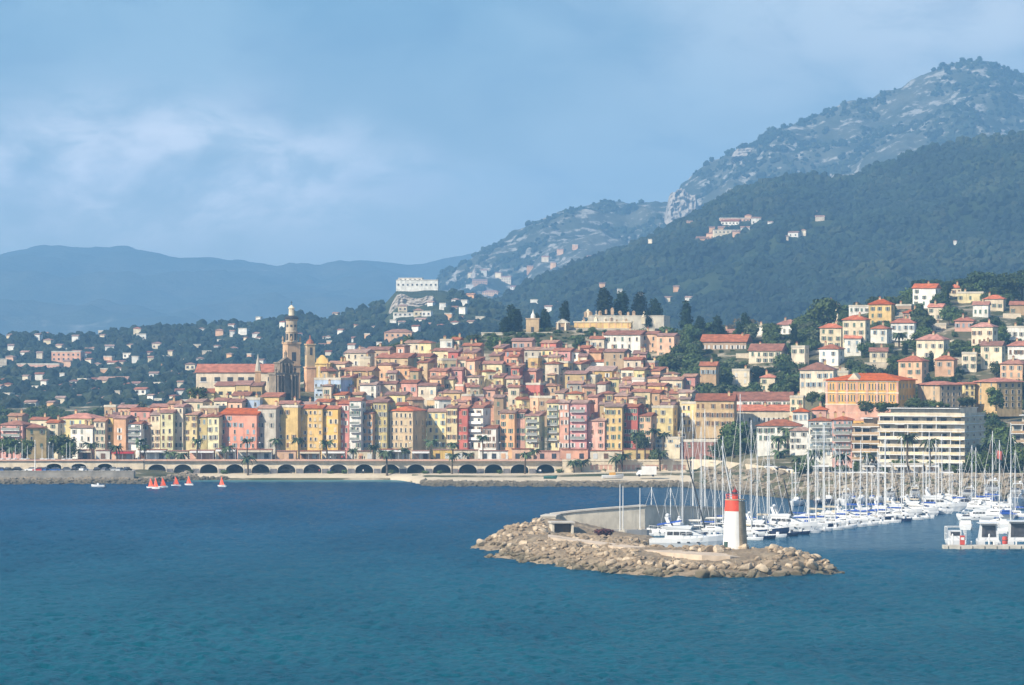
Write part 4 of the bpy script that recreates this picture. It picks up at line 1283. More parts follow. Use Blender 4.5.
B_L = '''10,341,9 44,335,9 37,340,7 47,346,10 12,350,11 75,342,8 101,334,7 102,341,6 137,334,9 141,340,12 87,373,10 104,373,9 118,374,8 129,373,7 135,363,8 151,357,9 152,362,10 165,362,8
170,357,6 82,385,12 64,391,12 95,395,9 117,398,7 140,395,15 170,396,9 172,377,6 20,393,9 35,393,9 45,396,10 195,351,10 3,384,7 30,408,14 50,408,9 8,407,9 197,351,9 200,364,9 232,337,6 258,343,6
219,344,5 245,343,4 229,360,7 249,360,6 272,360,5 282,328,7 258,317,6 308,352,7 322,349,8 325,341,6 216,352,6 190,370,12 335,315,7 393,326,8 420,323,14 448,320,9 356,342,11 367,338,7 328,342,6 470,327,8 480,321,11
402,328,8 60,404,11 78,402,10 105,404,9 128,404,8 150,400,8 172,402,7 90,408,8 62,380,6 25,382,7 180,388,7 340,336,7 374,331,6 440,331,7 462,314,8 430,306,7 455,304,9 470,300,10 300,338,5 290,345,5'''
cl = ['white', 'white', 'cream', 'cream', 'white', 'white', 'peach']
for s_ in B_L.split():
    px, py, w = map(float, s_.split(','))
    far_house(HB_, px, py, w, random.choice(cl), random.choice(['hip', 'gable', 'gable', 'hip', 'flat']), 2)
far_house(HB_, 66, 362.5, 30, 'salmon', 'flat', 4, -10, 9, 'apartment_building', 1)
far_house(HB_, 38, 372, 44, 'salmon', 'flat', 3, -10, 7, 'apartment_building')
far_house(HB_, 112, 388, 30, 'cream', 'gable', 3, -8, 7, 'apartment_building')
far_house(HB_, 150, 387, 22, 'white', 'flat', 1, -8, 3, 'apartment_building')
far_house(HB_, 398, 338, 28, 'peach', 'hip', 2, -8, 5, 'apartment_building')
far_house(HB_, 405, 317, 24, 'white', 'flat', 1, -8, 3, 'apartment_building')
far_house(HB_, 417, 290, 42, 'white', 'flat', 3, -4, 6, 'hotel', 4)
far_house(HB_, 410, 290, 24, 'white', 'flat', 1, -4, 3, 'hotel', 8.4).location.y += 5
D_L = '480,284,18 490,296,20 470,290,9 506,283,12 498,278,8 513,299,18 515,291,12 484,276,7 530,272,8 545,262,9 560,255,8 522,302,14 495,304,12 553,268,7 470,278,6 575,250,7 590,262,8'
for s_ in D_L.split():
    px, py, w = map(float, s_.split(','))
    far_house(HD, px, py, w, random.choice(['white', 'cream', 'peach']), random.choice(['flat', 'gable', 'hip', 'gable']), 3)
E_L = '728,234,34 706,243,22 735,222,36 730,225,22 714,239,20 702,243,12 745,231,11 793,237,13 820,221,11 602,288,7 650,244,5 690,227,7 676,292,7 668,302,9 688,301,8 790,309,10 724,233,14 736,237,9 756,224,12 748,219,8 803,236,7 786,240,6 640,300,6 575,300,7 560,306,8 548,312,9 955,245,4 1000,262,4 712,232,7 814,217,7 620,295,6 534,306,9 770,228,6'
for s_ in E_L.split():
    px, py, w = map(float, s_.split(','))
    far_house(HE, px, py, w, random.choice(['white', 'cream', 'white', 'peach']), random.choice(['hip', 'gable', 'flat', 'gable']), 2)


rf_ = random.Random(21)
occ = [(f['px'], f['py']) for f in FARS]
for reg, n in (((-6, 200, 348, 412), 52), ((200, 400, 328, 366), 20), ((400, 480, 305, 335), 10)):
    k = tr = 0
    while k < n and tr < 2000:
        tr += 1
        px, py = rf_.uniform(reg[0], reg[1]), rf_.uniform(reg[2], reg[3])
        if any(abs(px - a) < 7 and abs(py - b) < 4.5 for a, b in occ) or 264 < px < 320:
            continue
        occ.append((px, py))
        far_house(HB_, px, py, rf_.uniform(6, 12), rf_.choice(cl), rf_.choice(['hip', 'gable', 'gable', 'flat']), 2)
        k += 1


def cliff(hill, px0, px1, py0, py1, label, seed):
    """a bare limestone crag standing out of the slope"""
    r = np.random.default_rng(seed)
    nx, ny = 60, 40
    u, v = np.meshgrid(np.linspace(0, 1, nx), np.linspace(0, 1, ny))
    x0, d0, z0 = hill.at((px0 + px1) / 2, py1)
    w, h = (px1 - px0) * d0 / F, (py1 - py0) * d0 / F
    edge = np.minimum(1, np.minimum(u, 1 - u) * 6)
    top = h * (0.65 + .5 * fbm(u * 4, u * 0 + seed, seed)) * edge ** .7
    x = (u - .5) * w
    y = v * h * .42 - fbm(u * 9, v * 7, seed, 5, True) * h * .38 * edge + (1 - edge) * h * .5
    z = v * top - 6
    yb = np.full((1, nx), h * 1.2)
    xs_, ys_, zs_ = np.vstack([x, x[-1:], x[-1:]]), np.vstack([y, yb * .6, yb * 1.2]), np.vstack([z, z[-1:] * .95, z[-1:] * .1 - 20])
    m = MATS.get('crag') or ground_mat('crag', [(.34, .30, .25), (.46, .40, .33), (.27, .25, .22)], (0.03, 0.08, 0.05), (.05, .06, .03), (0.58, 0.64), 2, 0.1)
    o = ob('cliff', gridmesh('cliff', xs_, ys_, zs_, m), None, (x0, d0 - h * .1, z0))
    tag(o, label, 'cliff')


cliff(HB_, 388, 442, 287, 306, 'pale limestone crag beneath the long white hotel', 3)
cliff(HD, 664, 702, 186, 221, 'tall cream limestone cliff at the saddle of the mountain', 9)
cliff(HD, 732, 768, 144, 153, 'short pale rock band high on the mountain shoulder', 12)
cliff(HD, 826, 868, 170, 186, 'pale scree cliff above the dark forested hill', 14)
cliff(HD, 470, 500, 262, 275, 'grey crag low on the left foot of the mountain', 17)

# ------------------------------------------------------------------ far woods, kept off the villas
FM = [mat('far crown dark', (.008, .018, .009), 0.9, 0.4, 0.02), mat('far crown green', (.013, .025, .011), 0.9, 0.4, 0.02), mat('far crown olive', (.027, .036, .016), 0.9, 0.4, 0.02)]
forest('forest', HE, 430, 1120, 26000, 3.8, 5, [FM[0], FM[0], FM[1], FM[1], FM[2]], gap=0.27)
forest('woods', HB_, -80, 560, 9000, 3.2, 6, [FM[0], FM[1], FM[1], FM[2]], gap=0.25)
forest('scrub', HD, 430, 1080, 17000, 4.2, 8, [FM[0], FM[1], FM[2]], gap=0.47)

# ------------------------------------------------------------------ waterfront
def arch_wall(t, xs_c, half, zb, zs, rise, ztop, x0, x1, y, m, m_in, m_rim, depth=7, floor=True):
    """a wall from x0 to x1 pierced by segmental arches centred at xs_c, with deep vaults behind"""
    mb = MB()
    n = 12
    cur = x0
    for c in xs_c:
        prof = [(c - half, zb)] + [(c - half * math.cos(math.pi * i / n), zs + rise * math.sin(math.pi * i / n)) for i in range(n + 1)] + [(c + half, zb)]
        mb.add([(cur, y, zb), (c - half, y, zb), (c - half, y, ztop), (cur, y, ztop)], [(0, 1, 2, 3)])
        for i in range(1, len(prof) - 2):
            (xa, za), (xb_, zb_) = prof[i], prof[i + 1]
            mb.add([(xa, y, za), (xb_, y, zb_), (xb_, y, ztop), (xa, y, ztop)], [(0, 1, 2, 3)])
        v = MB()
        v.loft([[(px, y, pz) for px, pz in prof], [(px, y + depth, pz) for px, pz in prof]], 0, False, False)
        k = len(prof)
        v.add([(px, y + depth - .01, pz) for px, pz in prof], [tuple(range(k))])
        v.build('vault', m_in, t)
        rim = MB()
        out = [(c - half * 1.0, zb)]
        o_ = [(c - (half + .6) * math.cos(math.pi * i / n), zs + (rise + .6) * math.sin(math.pi * i / n)) for i in range(n + 1)]
        i_ = [(c - (half - .0) * math.cos(math.pi * i / n), zs + rise * math.sin(math.pi * i / n)) for i in range(n + 1)]
        for i in range(n):
            a, b, cc, dd = i_[i], i_[i + 1], o_[i + 1], o_[i]
            vs = [(a[0], y - .12, a[1]), (b[0], y - .12, b[1]), (cc[0], y - .12, cc[1]), (dd[0], y - .12, dd[1]), (a[0], y, a[1]), (b[0], y, b[1]), (cc[0], y, cc[1]), (dd[0], y, dd[1])]
            rim.add(vs, [(0, 1, 2, 3), (3, 2, 6, 7), (1, 0, 4, 5)])
        rim.build('arch_ring', m_rim, t)
        cur = c + half
    mb.add([(cur, y, zb), (x1, y, zb), (x1, y, ztop), (cur, y, ztop)], [(0, 1, 2, 3)])
    mb.add([(x0, y, ztop), (x1, y, ztop), (x1, y + 1.2, ztop), (x0, y + 1.2, ztop)], [(0, 1, 2, 3)])
    mb.build('wall', m, t)


def arcade():
    y = 1451.9
    cs = [157 + 25.9 * k for k in range(16)]
    t = thing('arcade', 'long cream arcade of sixteen dark arches under the promenade', 'arcade', (0, 0, 0))
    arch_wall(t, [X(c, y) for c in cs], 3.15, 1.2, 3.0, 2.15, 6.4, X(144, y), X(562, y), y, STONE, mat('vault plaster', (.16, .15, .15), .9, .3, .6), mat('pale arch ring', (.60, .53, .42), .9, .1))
    pr = MB().box(X(144, y), X(562, y), y - .25, y + .25, 6.405, 6.95)
    pr.build('parapet', PARAPET, t)
    MB().box(X(144, y), X(562, y), y - .4, y + .4, 6.05, 6.38).build('cornice', mat('pale arch ring', ()), t)
    for c in cs[:-1]:
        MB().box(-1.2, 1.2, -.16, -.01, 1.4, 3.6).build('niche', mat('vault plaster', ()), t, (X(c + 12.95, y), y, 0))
    # left: a low wall with flat arches behind the parked cars
    t = thing('promenade_wall', 'low cream wall with flattened arches behind the parked cars', 'wall', (0, 0, 0))
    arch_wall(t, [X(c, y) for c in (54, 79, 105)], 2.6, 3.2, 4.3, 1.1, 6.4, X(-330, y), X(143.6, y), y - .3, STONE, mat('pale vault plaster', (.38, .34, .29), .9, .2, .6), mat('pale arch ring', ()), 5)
    MB().box(X(-330, y), X(143.6, y), y - .5, y - .02, 6.405, 6.9).build('parapet', PARAPET, t)
    t = thing('sea_wall', 'low dark concrete sea wall edging the seaside road', 'wall', (0, 0, 0))
    MB().box(X(-400, 1412), X(134, 1412), 1411, 1415.9, -1, 3.9).build('wall', mat('damp concrete', (.27, .245, .21), .9, .25, .3, .03, 1), t)
    MB().box(X(-400, 1412), X(134, 1412), 1410.8, 1412, 3.905, 4.05).build('coping', CONC, t)
    # right: wall with a row of small openings
    yy = 1447.6
    t = thing('embankment_wall', 'long cream embankment wall pierced by a row of small square openings', 'wall', (0, 0, 0))
    a, b = X(562.4, yy), X(690, yy)
    MB().box(a, b, yy, yy + 2, 1.5, 6.4).build('wall', STONE, t)
    MB().box(a, b, yy - .2, yy + .4, 6.405, 7.0).build('parapet', STONE, t)
    k = 0
    for px in np.arange(592, 688, 4.6):
        k += 1
        if k % 6 == 0:
            continue
        MB().box(-.55, .55, -.06, 0, 0, 1.5).box(-.75, .75, -.12, -.061, 1.5, 1.7).build('opening', PARAPET, t, (X(px, yy), yy, 3.4))
    # the wall goes on along the curve of the harbour road
    t = thing('harbour_road_wall', 'cream wall of the harbour road curving behind the sailing boats', 'wall', (0, 0, 0))
    xs_ = np.concatenate([np.linspace(X(690.3, yy) + .3, 110, 22), np.linspace(118, 420, 12)])
    rings = [[(x, float(YF(x)) - .1, 1.0), (x, float(YF(x)) - .1, 7.1), (x, float(YF(x)) + .4, 7.1), (x, float(YF(x)) + .4, 1.0)] for x in xs_]
    MB().loft(rings).build('wall', STONE, t)


arcade()

# shops, awnings and terraces in front of the houses on the promenade
def kiosk(px0, px1, label, wallc, awnm, hgt=2.9, d=1474.5, z=6.4, roofm=None):
    w = (px1 - px0) * d / F
    t = thing('shop', label, 'shop', (X((px0 + px1) / 2, d), d, z))
    MB().box(-w / 2, w / 2, 0, 6, -.3, hgt).build('wall', wallm(wallc), t)
    MB().box(-w / 2 - .2, w / 2 + .2, -.2, 6.2, hgt + .005, hgt + .25).build('roof', roofm or TILE, t)
    n = max(1, int(w / 3.2))
    for i in range(n):
        MB().box(-.8, .8, -.08, 0, 0, 1.9).build('shop_window', random.choice([GLASS, SHUT['brown'], wallm('peach'), SHUT['white']]), t, (-w / 2 + w * (i + .5) / n, 0, .15))
    if awnm is AWN and px0 < 700:
        awnm = random.choice([AWN, AWN, BEIGE, mat('pink awning', (.60, .36, .28), .8), None])
    if awnm:
        MB().loft([[(x, 0 - .01, hgt - .25), (x, -2.6, hgt - .75), (x, -2.6, hgt - .65), (x, -.01, hgt - .1)] for x in (-w / 2, w / 2)]).build('awning', awnm, t)
        for i in range(n + 1):
            MB().tube((-w / 2 + .1 + (w - .2) * i / n, -2.5, -.02), (-w / 2 + .1 + (w - .2) * i / n, -2.5, hgt - 1.0), .06).build('post', PAINT, t)
    return t


for a, b, l, c, m in [(78, 92, 'coral café pavilion left of the red awnings', 'salmon', AWN), (96, 110, 'white shop front beside the red awnings', 'white', None), (112, 134, 'café with a red awning on the promenade', 'peach', mat('red canvas', (.40, .03, .03), .8)),
                      (138, 166, 'white-awned café left of the coral house on the promenade', 'white', AWN), (168, 188, 'cream shop under white awning near the pale green house', 'cream', AWN), (190, 214, 'salmon shop row at foot of the olive house', 'salmon', AWN),
                      (216, 236, 'cream shop at foot of the coral house', 'cream', AWN), (238, 272, 'wide white awning in front of the coral and grey houses', 'white', AWN), (276, 296, 'orange arched shop at foot of the ochre wall', 'peach', None),
                      (298, 320, 'white-awned terrace at foot of the big orange house', 'peach', AWN), (322, 345, 'cream terrace bar right of the big orange house', 'cream', AWN), (347, 374, 'cream shop row left of the buff house', 'cream', None),
                      (376, 410, 'pale long awning at foot of the buff house', 'cream', AWN), (412, 430, 'cream shop in the gap right of the buff house', 'cream', AWN), (433, 452, 'orange arched kiosk on the promenade', 'orange', None),
                      (454, 478, 'cream shop at foot of the red house', 'cream', AWN), (480, 508, 'white tent-roofed terrace left of the peach house', 'white', AWN), (512, 534, 'peach shop at foot of the pale green house', 'peach', None),
                      (536, 560, 'salmon shop row left of the rose house', 'salmon', None), (562, 588, 'salmon shop at foot of the rose house', 'salmon', None), (590, 622, 'cream shop row at foot of the ochre house', 'cream', None), (624, 652, 'ochre shop at foot of the tall red house', 'ochre', None)]:
    kiosk(a, b, l, c, m, random.uniform(2.7, 3.6))
for i, (px, d, z) in enumerate([(808, 1300, 6.4), (822, 1300, 6.4), (868, 1300, 6.4), (884, 1300, 6.4), (900, 1300, 6.4), (916, 1300, 6.4), (932, 1300, 6.4)]):
    kiosk(px - 6.5, px + 6.5, '%s white awning from the left along the harbour road' % ORD[i], 'cream', AWN, 3.0, d, z, CONC)


# ---- small craft of the shore: cars, people, poles
def car_mesh():
    body = MB()
    prof = [(-2.15, .35), (2.15, .35), (2.2, .75), (1.3, .95), (-1.9, 1.0), (-2.2, .85)]
    body.loft([[(x, y, z) for x, z in prof] for y in (-.85, .85)])
    cab = MB().loft([[(-1.7, .98), (1.1, .95), (.4, 1.48), (-1.2, 1.5)][i] for i in range(4)] and [[(x, y, z) for x, z in ((-1.75, .98), (1.15, .94), (.4, 1.46), (-1.25, 1.48))] for y in (-.74, .74)])
    roof = MB().box(-1.2, .36, -.72, .72, 1.485, 1.54)
    wheel = MB().loft([[(.32 * math.cos(a), y, .32 * math.sin(a)) for a in [2 * math.pi * i / 12 for i in range(12)]] for y in (-.1, .1)])
    return body, cab, roof, wheel


_b, _c, _r, _w = car_mesh()
CABM, WHM = _c.mesh('windows', GLASS), _w.mesh('wheel', RUB)
CARC = {'white': mat('white car paint', (.75, .75, .73), .3, .03), 'black': mat('black car paint', (.02, .02, .022), .3, .1), 'silver': mat('silver car paint', (.42, .43, .44), .35, .05), 'red': mat('red car paint', (.4, .03, .02), .3, .05), 'blue': mat('blue car paint', (.04, .09, .24), .3, .05), 'grey': mat('grey car paint', (.15, .15, .16), .3, .05)}
CARM = {k: (_b.mesh('body', m), _r.mesh('roof_panel', m)) for k, m in CARC.items()}
CARS = []


def car(px, d, z, c, rz):
    t = thing('parked_car', None, 'car', (X(px, d), d, z), R(rz), 'parked cars along the waterfront')
    ob('body', CARM[c][0], t)
    ob('windows', CABM, t)
    ob('roof_panel', CARM[c][1], t)
    for x in (-1.35, 1.35):
        for y in (-.8, .8):
            ob('wheel', WHM, t, (x, y, .32))
    CARS.append((px, c, t, z))


for i, px in enumerate(np.arange(-6, 132, 7.4)):
    if i in (4, 9, 13):
        continue
    car(px + random.uniform(-1, 1), random.uniform(1421, 1427), 3.47, random.choice(['white', 'white', 'black', 'black', 'silver', 'grey', 'blue', 'red']), random.choice([4, 176, 70, 80]))
for px in (782, 790, 798, 812, 826, 838, 850, 862, 878, 892, 908, 926, 944):
    x = X(px, 1300)
    yy = float(YF(X(px, 1300))) + 8
    car(512 + F * x / yy, yy, 6.36, random.choice(['white', 'silver', 'white', 'black', 'grey', 'white']), random.choice([0, 180]) + random.uniform(-4, 4))
for grp, zone in ((lambda z: z < 5, 'behind the low dark sea wall'), (lambda z: z > 5, 'on the harbour road behind the marina')):
    cnt = {}
    for px, c, t, z in sorted((a for a in CARS if grp(a[3])), key=lambda a: a[0]):
        cnt[c] = cnt.get(c, 0) + 1
        t['label'] = f'{c} car parked {zone}, {ORD[cnt[c] - 1]} {c} one from the left'

for px, d, z0, top in ((35, 1419, 3.5, 441),):
    t = thing('flagpole', 'tall white pole standing by the seaside road', 'pole', (X(px, d), d, z0))
    MB().tube((0, 0, 0), (0, 0, Z(top, d) - z0), .2, .1, 8).build('mast', PAINT, t)
    MB().lathe([(.02, 0), (.2, .1), (.2, .25), (.02, .4)], 8).build('finial', PAINT, t, (0, 0, Z(top, d) - z0))
LAMPM = (MB().tube((0, 0, 0), (0, 0, 6.2), .09, .06).tube((0, 0, 6.15), (0, -1.3, 6.5), .05).mesh('post', STEEL), MB().lathe([(.05, .3), (.28, .12), (.3, 0), (.05, -.04)], 8).mesh('lamp_head', PAINT))
for i, px in enumerate(range(-10, 690, 30)):
    y = 1455.5 if px < 690 else 1300
    t = thing('street_lamp', 'slim dark street lamp on the promenade, %s from the left' % ORD[i], 'street lamp', (X(px, y), y, 6.35), 0, 'street lamps along the promenade')
    ob('post', LAMPM[0], t)
    ob('lamp_head', LAMPM[1], t, (0, -1.3, 6.35))
# the white box van and beached boat by the groyne
t = thing('box_van', 'white box van parked by the water at the end of the groyne', 'van', (X(646.5, 1398), 1398, 2.5), R(180))
MB().box(-3.4, 1.6, -1.1, 1.1, .7, 3.5).build('cargo_box', PAINT, t)
MB().loft([[(x, y, z) for x, z in ((1.65, .5), (3.5, .5), (3.5, 1.3), (2.7, 2.2), (1.65, 2.3))] for y in (-1.0, 1.0)]).build('cab', CARC['white'], t)
MB().loft([[(x, y, z) for x, z in ((3.42, 1.4), (3.46, 1.42), (2.76, 2.14), (2.72, 2.1))] for y in (-.85, .85)]).build('windscreen', GLASS, t)
for x in (-2.2, 2.5):
    for y in (-.95, .95):
        ob('wheel', WHM, t, (x, y, .45), None, 1.4)


# ---- palms and trees
def frond(mb, ang, L, drop, w, r, mi=0):
    n = 6
    ca, sa = math.cos(ang), math.sin(ang)
    pts = []
    for i in range(n + 1):
        u = i / n
        rr = L * u * (1 - .12 * u)
        zz = L * (.42 * u - drop * u * u)
        pts.append((rr, zz, w * (math.sin(math.pi * min(1, u * .92 + .08)) ** .6)))
    vs, fs = [], []
    for rr, zz, ww in pts:
        for sgn in (-1, 0, 1):
            vs.append((rr * ca - sgn * ww * sa, rr * sa + sgn * ww * ca, zz - abs(sgn) * ww * .55))
    for i in range(n):
        for k in (0, 1):
            a = i * 3 + k
            fs.append((a, a + 1, a + 4, a + 3))
    mb.add(vs, fs, mi)


def palm_proto(seed, fan=False):
    r = random.Random(seed)
    trunk = MB()
    seg = 7
    lean = r.uniform(-.5, .5)
    rings = []
    for i in range(seg + 1):
        u = i / seg
        rad = .34 * (1 - .35 * u) * (1.25 if i == 0 else 1)
        rings.append([(lean * u * u + rad * math.cos(a), rad * math.sin(a), u) for a in [2 * math.pi * k / 8 for k in range(8)]])
    trunk.loft(rings)
    crown = MB()
    for k in range(34):
        frond(crown, r.uniform(0, 2 * math.pi), r.uniform(2.4, 3.7), r.uniform(.15, 1.15), r.uniform(.28, .42), r)
    for k in range(10):
        frond(crown, r.uniform(0, 2 * math.pi), r.uniform(1.4, 2.2), r.uniform(1.3, 1.9), .3, r)
    return trunk.mesh('trunk', BARK), crown.mesh('crown', LEAF_PALM), lean


PALMS = [palm_proto(s) for s in (1, 2, 3, 4)]


def palm(px, d, z0, hgt, label, sc=1.0):
    tr, cr, lean = random.choice(PALMS)
    t = thing('palm_tree', label, 'palm', (X(px, d), d, z0), random.uniform(0, 6.28), 'palms along the seafront')
    ob('trunk', tr, t, None, None, (sc, sc, hgt))
    ob('crown', cr, t, (lean * sc, 0, hgt), None, sc)
    return t


def leaf_cloud(seed, lobes, n, size, flat=.5):
    """leaf sprays spread through several uneven lobes: (centre, radii)"""
    r = np.random.default_rng(seed)
    V, Fc = [], []
    wts = np.array([l[1][0] * l[1][1] * l[1][2] for l in lobes]) ** .67
    cnt = np.maximum(20, (n * wts / wts.sum()).astype(int))
    k = 0
    for (c, rad), m in zip(lobes, cnt):
        u = r.normal(size=(m, 3))
        u /= np.linalg.norm(u, axis=1)[:, None]
        rr = r.uniform(.45, 1.08, (m, 1)) ** .6
        lump = 1 + .22 * np.sin(u[:, :1] * 7 + seed) * np.cos(u[:, 1:2] * 6 + seed * 2)
        p = np.array(c) + u * rr * lump * np.array(rad)
        nrm = u + r.normal(size=(m, 3)) * flat
        nrm /= np.linalg.norm(nrm, axis=1)[:, None]
        a = np.cross(nrm, r.normal(size=(m, 3)))
        a /= np.linalg.norm(a, axis=1)[:, None]
        b = np.cross(nrm, a)
        s = size * r.uniform(.55, 1.3, (m, 1))
        q = np.stack([p - a * s - b * s * .6, p + a * s - b * s * .6, p + a * s * .7 + b * s * .8, p - a * s * .7 + b * s * .6], 1)
        V.append(q.reshape(-1, 3))
        Fc.append(np.arange(k, k + m * 4).reshape(-1, 4))
        k += m * 4
    return np.concatenate(V), np.concatenate(Fc)


def tree_proto(kind, seed):
    r = random.Random(seed * 13 + 5)
    if kind == 'cypress':
        lobes = [((r.uniform(-.04, .04), r.uniform(-.04, .04), .16 + .76 * i / 6), (.215 * (1 - .45 * (i / 6) ** 2.5), .215 * (1 - .45 * (i / 6) ** 2.5), .15)) for i in range(7)]
        n, size, m = 1700, .028, LEAF_CY
    elif kind == 'broad':
        lobes = [((0, 0, .52), (.33, .33, .36))] + [((.30 * math.cos(a) * r.uniform(.7, 1.1), .30 * math.sin(a) * r.uniform(.7, 1.1), r.uniform(.26, .78)), (r.uniform(.15, .27),) * 2 + (r.uniform(.13, .24),)) for a in [r.uniform(0, 6.28) for _ in range(8)]]
        n, size, m = 1300, .042, LEAF
    elif kind == 'pine':
        lobes = [((.36 * math.cos(a) * r.uniform(.3, 1.1), .36 * math.sin(a) * r.uniform(.3, 1.1), r.uniform(.66, .86)), (r.uniform(.18, .28),) * 2 + (r.uniform(.09, .14),)) for a in [r.uniform(0, 6.28) for _ in range(9)]]
        n, size, m = 1300, .04, LEAF_DK
    elif kind == 'olive':
        lobes = [((.25 * math.cos(a) * r.uniform(.3, 1.1), .25 * math.sin(a) * r.uniform(.3, 1.1), r.uniform(.35, .75)), (r.uniform(.16, .26),) * 2 + (r.uniform(.14, .2),)) for a in [r.uniform(0, 6.28) for _ in range(8)]]
        n, size, m = 900, .05, LEAF_OL
    elif kind == 'bare':
        lobes = [((.2 * math.cos(a), .2 * math.sin(a), r.uniform(.5, .8)), (.2, .2, .2)) for a in [r.uniform(0, 6.28) for _ in range(6)]]
        n, size, m = 420, .03, LEAF_BARE
    else:                                   # bush
        lobes = [((.4 * math.cos(a) * r.random(), .4 * math.sin(a) * r.random(), r.uniform(.25, .6)), (r.uniform(.25, .42),) * 2 + (r.uniform(.2, .35),)) for a in [r.uniform(0, 6.28) for _ in range(6)]]
        n, size, m = 500, .07, LEAF
    v, f = leaf_cloud(seed, lobes, n, size)
    cr = npmesh('crown', v, f, m)
    tk = MB()
    top = {'cypress': .3, 'broad': .5, 'pine': .72, 'olive': .4, 'bare': .55}.get(kind, .2)
    tk.tube((0, 0, -.05), (0, 0, top), .04 if kind != 'cypress' else .025, .02, 8)
    if kind != 'cypress':
        for a in [r.uniform(0, 6.28) for _ in range(5)]:
            tk.tube((0, 0, top * r.uniform(.5, .95)), (.24 * math.cos(a), .24 * math.sin(a), top + r.uniform(.06, .2)), .018, .006, 5)
    return tk.mesh('trunk', BARK), cr


TREES = {k: [tree_proto(k, s) for s in range(1, n + 1)] for k, n in (('cypress', 3), ('broad', 5), ('pine', 3), ('olive', 3), ('bare', 2), ('bush', 3))}
TALL = []


def tree(kind, px, base, d, hgt, label, group=None, wide=1.0, name=None, cat='tree', z=None, leaf=None):
    tk, cr = random.choice(TREES[kind])
    z0 = Z(base, d) if z is None else z
    nm = name or {'cypress': 'cypress_tree', 'broad': 'leafy_tree', 'pine': 'umbrella_pine', 'olive': 'olive_tree', 'bare': 'budding_tree', 'bush': 'bush'}[kind]
    t = thing(nm, label, cat, (X(px, d), d, z0), random.uniform(0, 6.28), group)
    t.scale = (hgt * wide, hgt * wide, hgt)
    ob('trunk', tk, t)
    c = ob('crown', cr, t)
    if leaf:
        c.data = leaf_variant(cr, leaf)
    TALL.append((px, d, z0, hgt, wide))
    return t


LV = {}


def leaf_variant(me, m):
    k = (me.name, m.name)
    if k not in LV:
        q = me.copy()
        q.materials[0] = m
        LV[k] = q
    return LV[k]


for i in range(12):
    px = 884 + i * 6.3
    d = 1329 + i * .4 + (i % 3)
    tree('bush', px, None, d, 1.7 if i % 3 else 2.4, 'green potted shrub on the roof terrace of the large pale apartment block', 'roof terrace shrubs', 1.2, z=Z(408, 1322) + .02, name='shrub', cat='shrub') if i % 4 != 3 else None


# palms: (px, row of the crown's middle, where it stands: p promenade, b beach)
PL = '92,444,p 117,447,p 145,446,p 140,440,p 170,453,p 182,457,p 197,440,p 226,447,p 248,458,b 247,440,p 276,440,p 299,439,p 327,442,p 353,450,p 387,452,b 373,446,p 405,449,p 430,441,p 453,444,p 452,455,b 469,459,p 483,437,p 525,454,b 534,450,p 574,462,b 581,461,b 616,458,b 622,455,b 637,434,p 645,441,p 654,430,p 663,434,p 660,452,b 12,448,p 24,450,p'
NEAR = [(h['px0'] + h['px1']) / 2 for h in HOUSES]


def near_front(px):
    f = [h for h in HOUSES if h['zone'] == 'front']
    h = min(f, key=lambda q: abs((q['px0'] + q['px1']) / 2 - px))
    return h


PUSED = {}
for s_ in PL.split():
    a, b, c = s_.split(',')
    px, py = float(a), float(b)
    d, z0 = (1459.0, 6.35) if c == 'p' else (1445.0, gz(X(px, 1445), 1445) - .2)
    if c == 'p':
        d += random.uniform(0, 6)
    h = Z(py, d) - z0
    nh = near_front(px)
    lab = f"palm with feathery crown {'on the promenade' if c == 'p' else 'on the beach'} in front of the {nh['c']} house"
    k = (lab,)
    PUSED.setdefault(lab, []).append(palm(px, d, z0, max(2.2, h), lab, random.uniform(.85, 1.15) * (1.15 if c == 'b' else 1.0)))
for px, py, d, z0 in ((778, 438, 1395, 8), (788, 429, 1400, 8), (778, 452, 1390, 8), (907, 436, 1300, 6.4), (930, 441, 1298, 6.4), (990, 440, 1305, 6.4), (985, 386, 1470, 24), (899, 334, 1660, 46), (868, 455, 1300, 6.4), (842, 456, 1310, 6.4), (815, 452, 1310, 6.4), (800, 458, 1315, 6.4)):
    h = Z(py, d) - z0
    PUSED.setdefault('palm with feathery crown in front of the buildings behind the marina', []).append(palm(px, d, z0, max(2.5, h), 'palm', 1.25))
for lab, ts in PUSED.items():
    ts.sort(key=lambda o: o.location.x)
    for i, o in enumerate(ts):
        o['label'] = lab if len(ts) == 1 else f'{ORD[i]} from the left, ' + lab.replace('with feathery crown ', '')

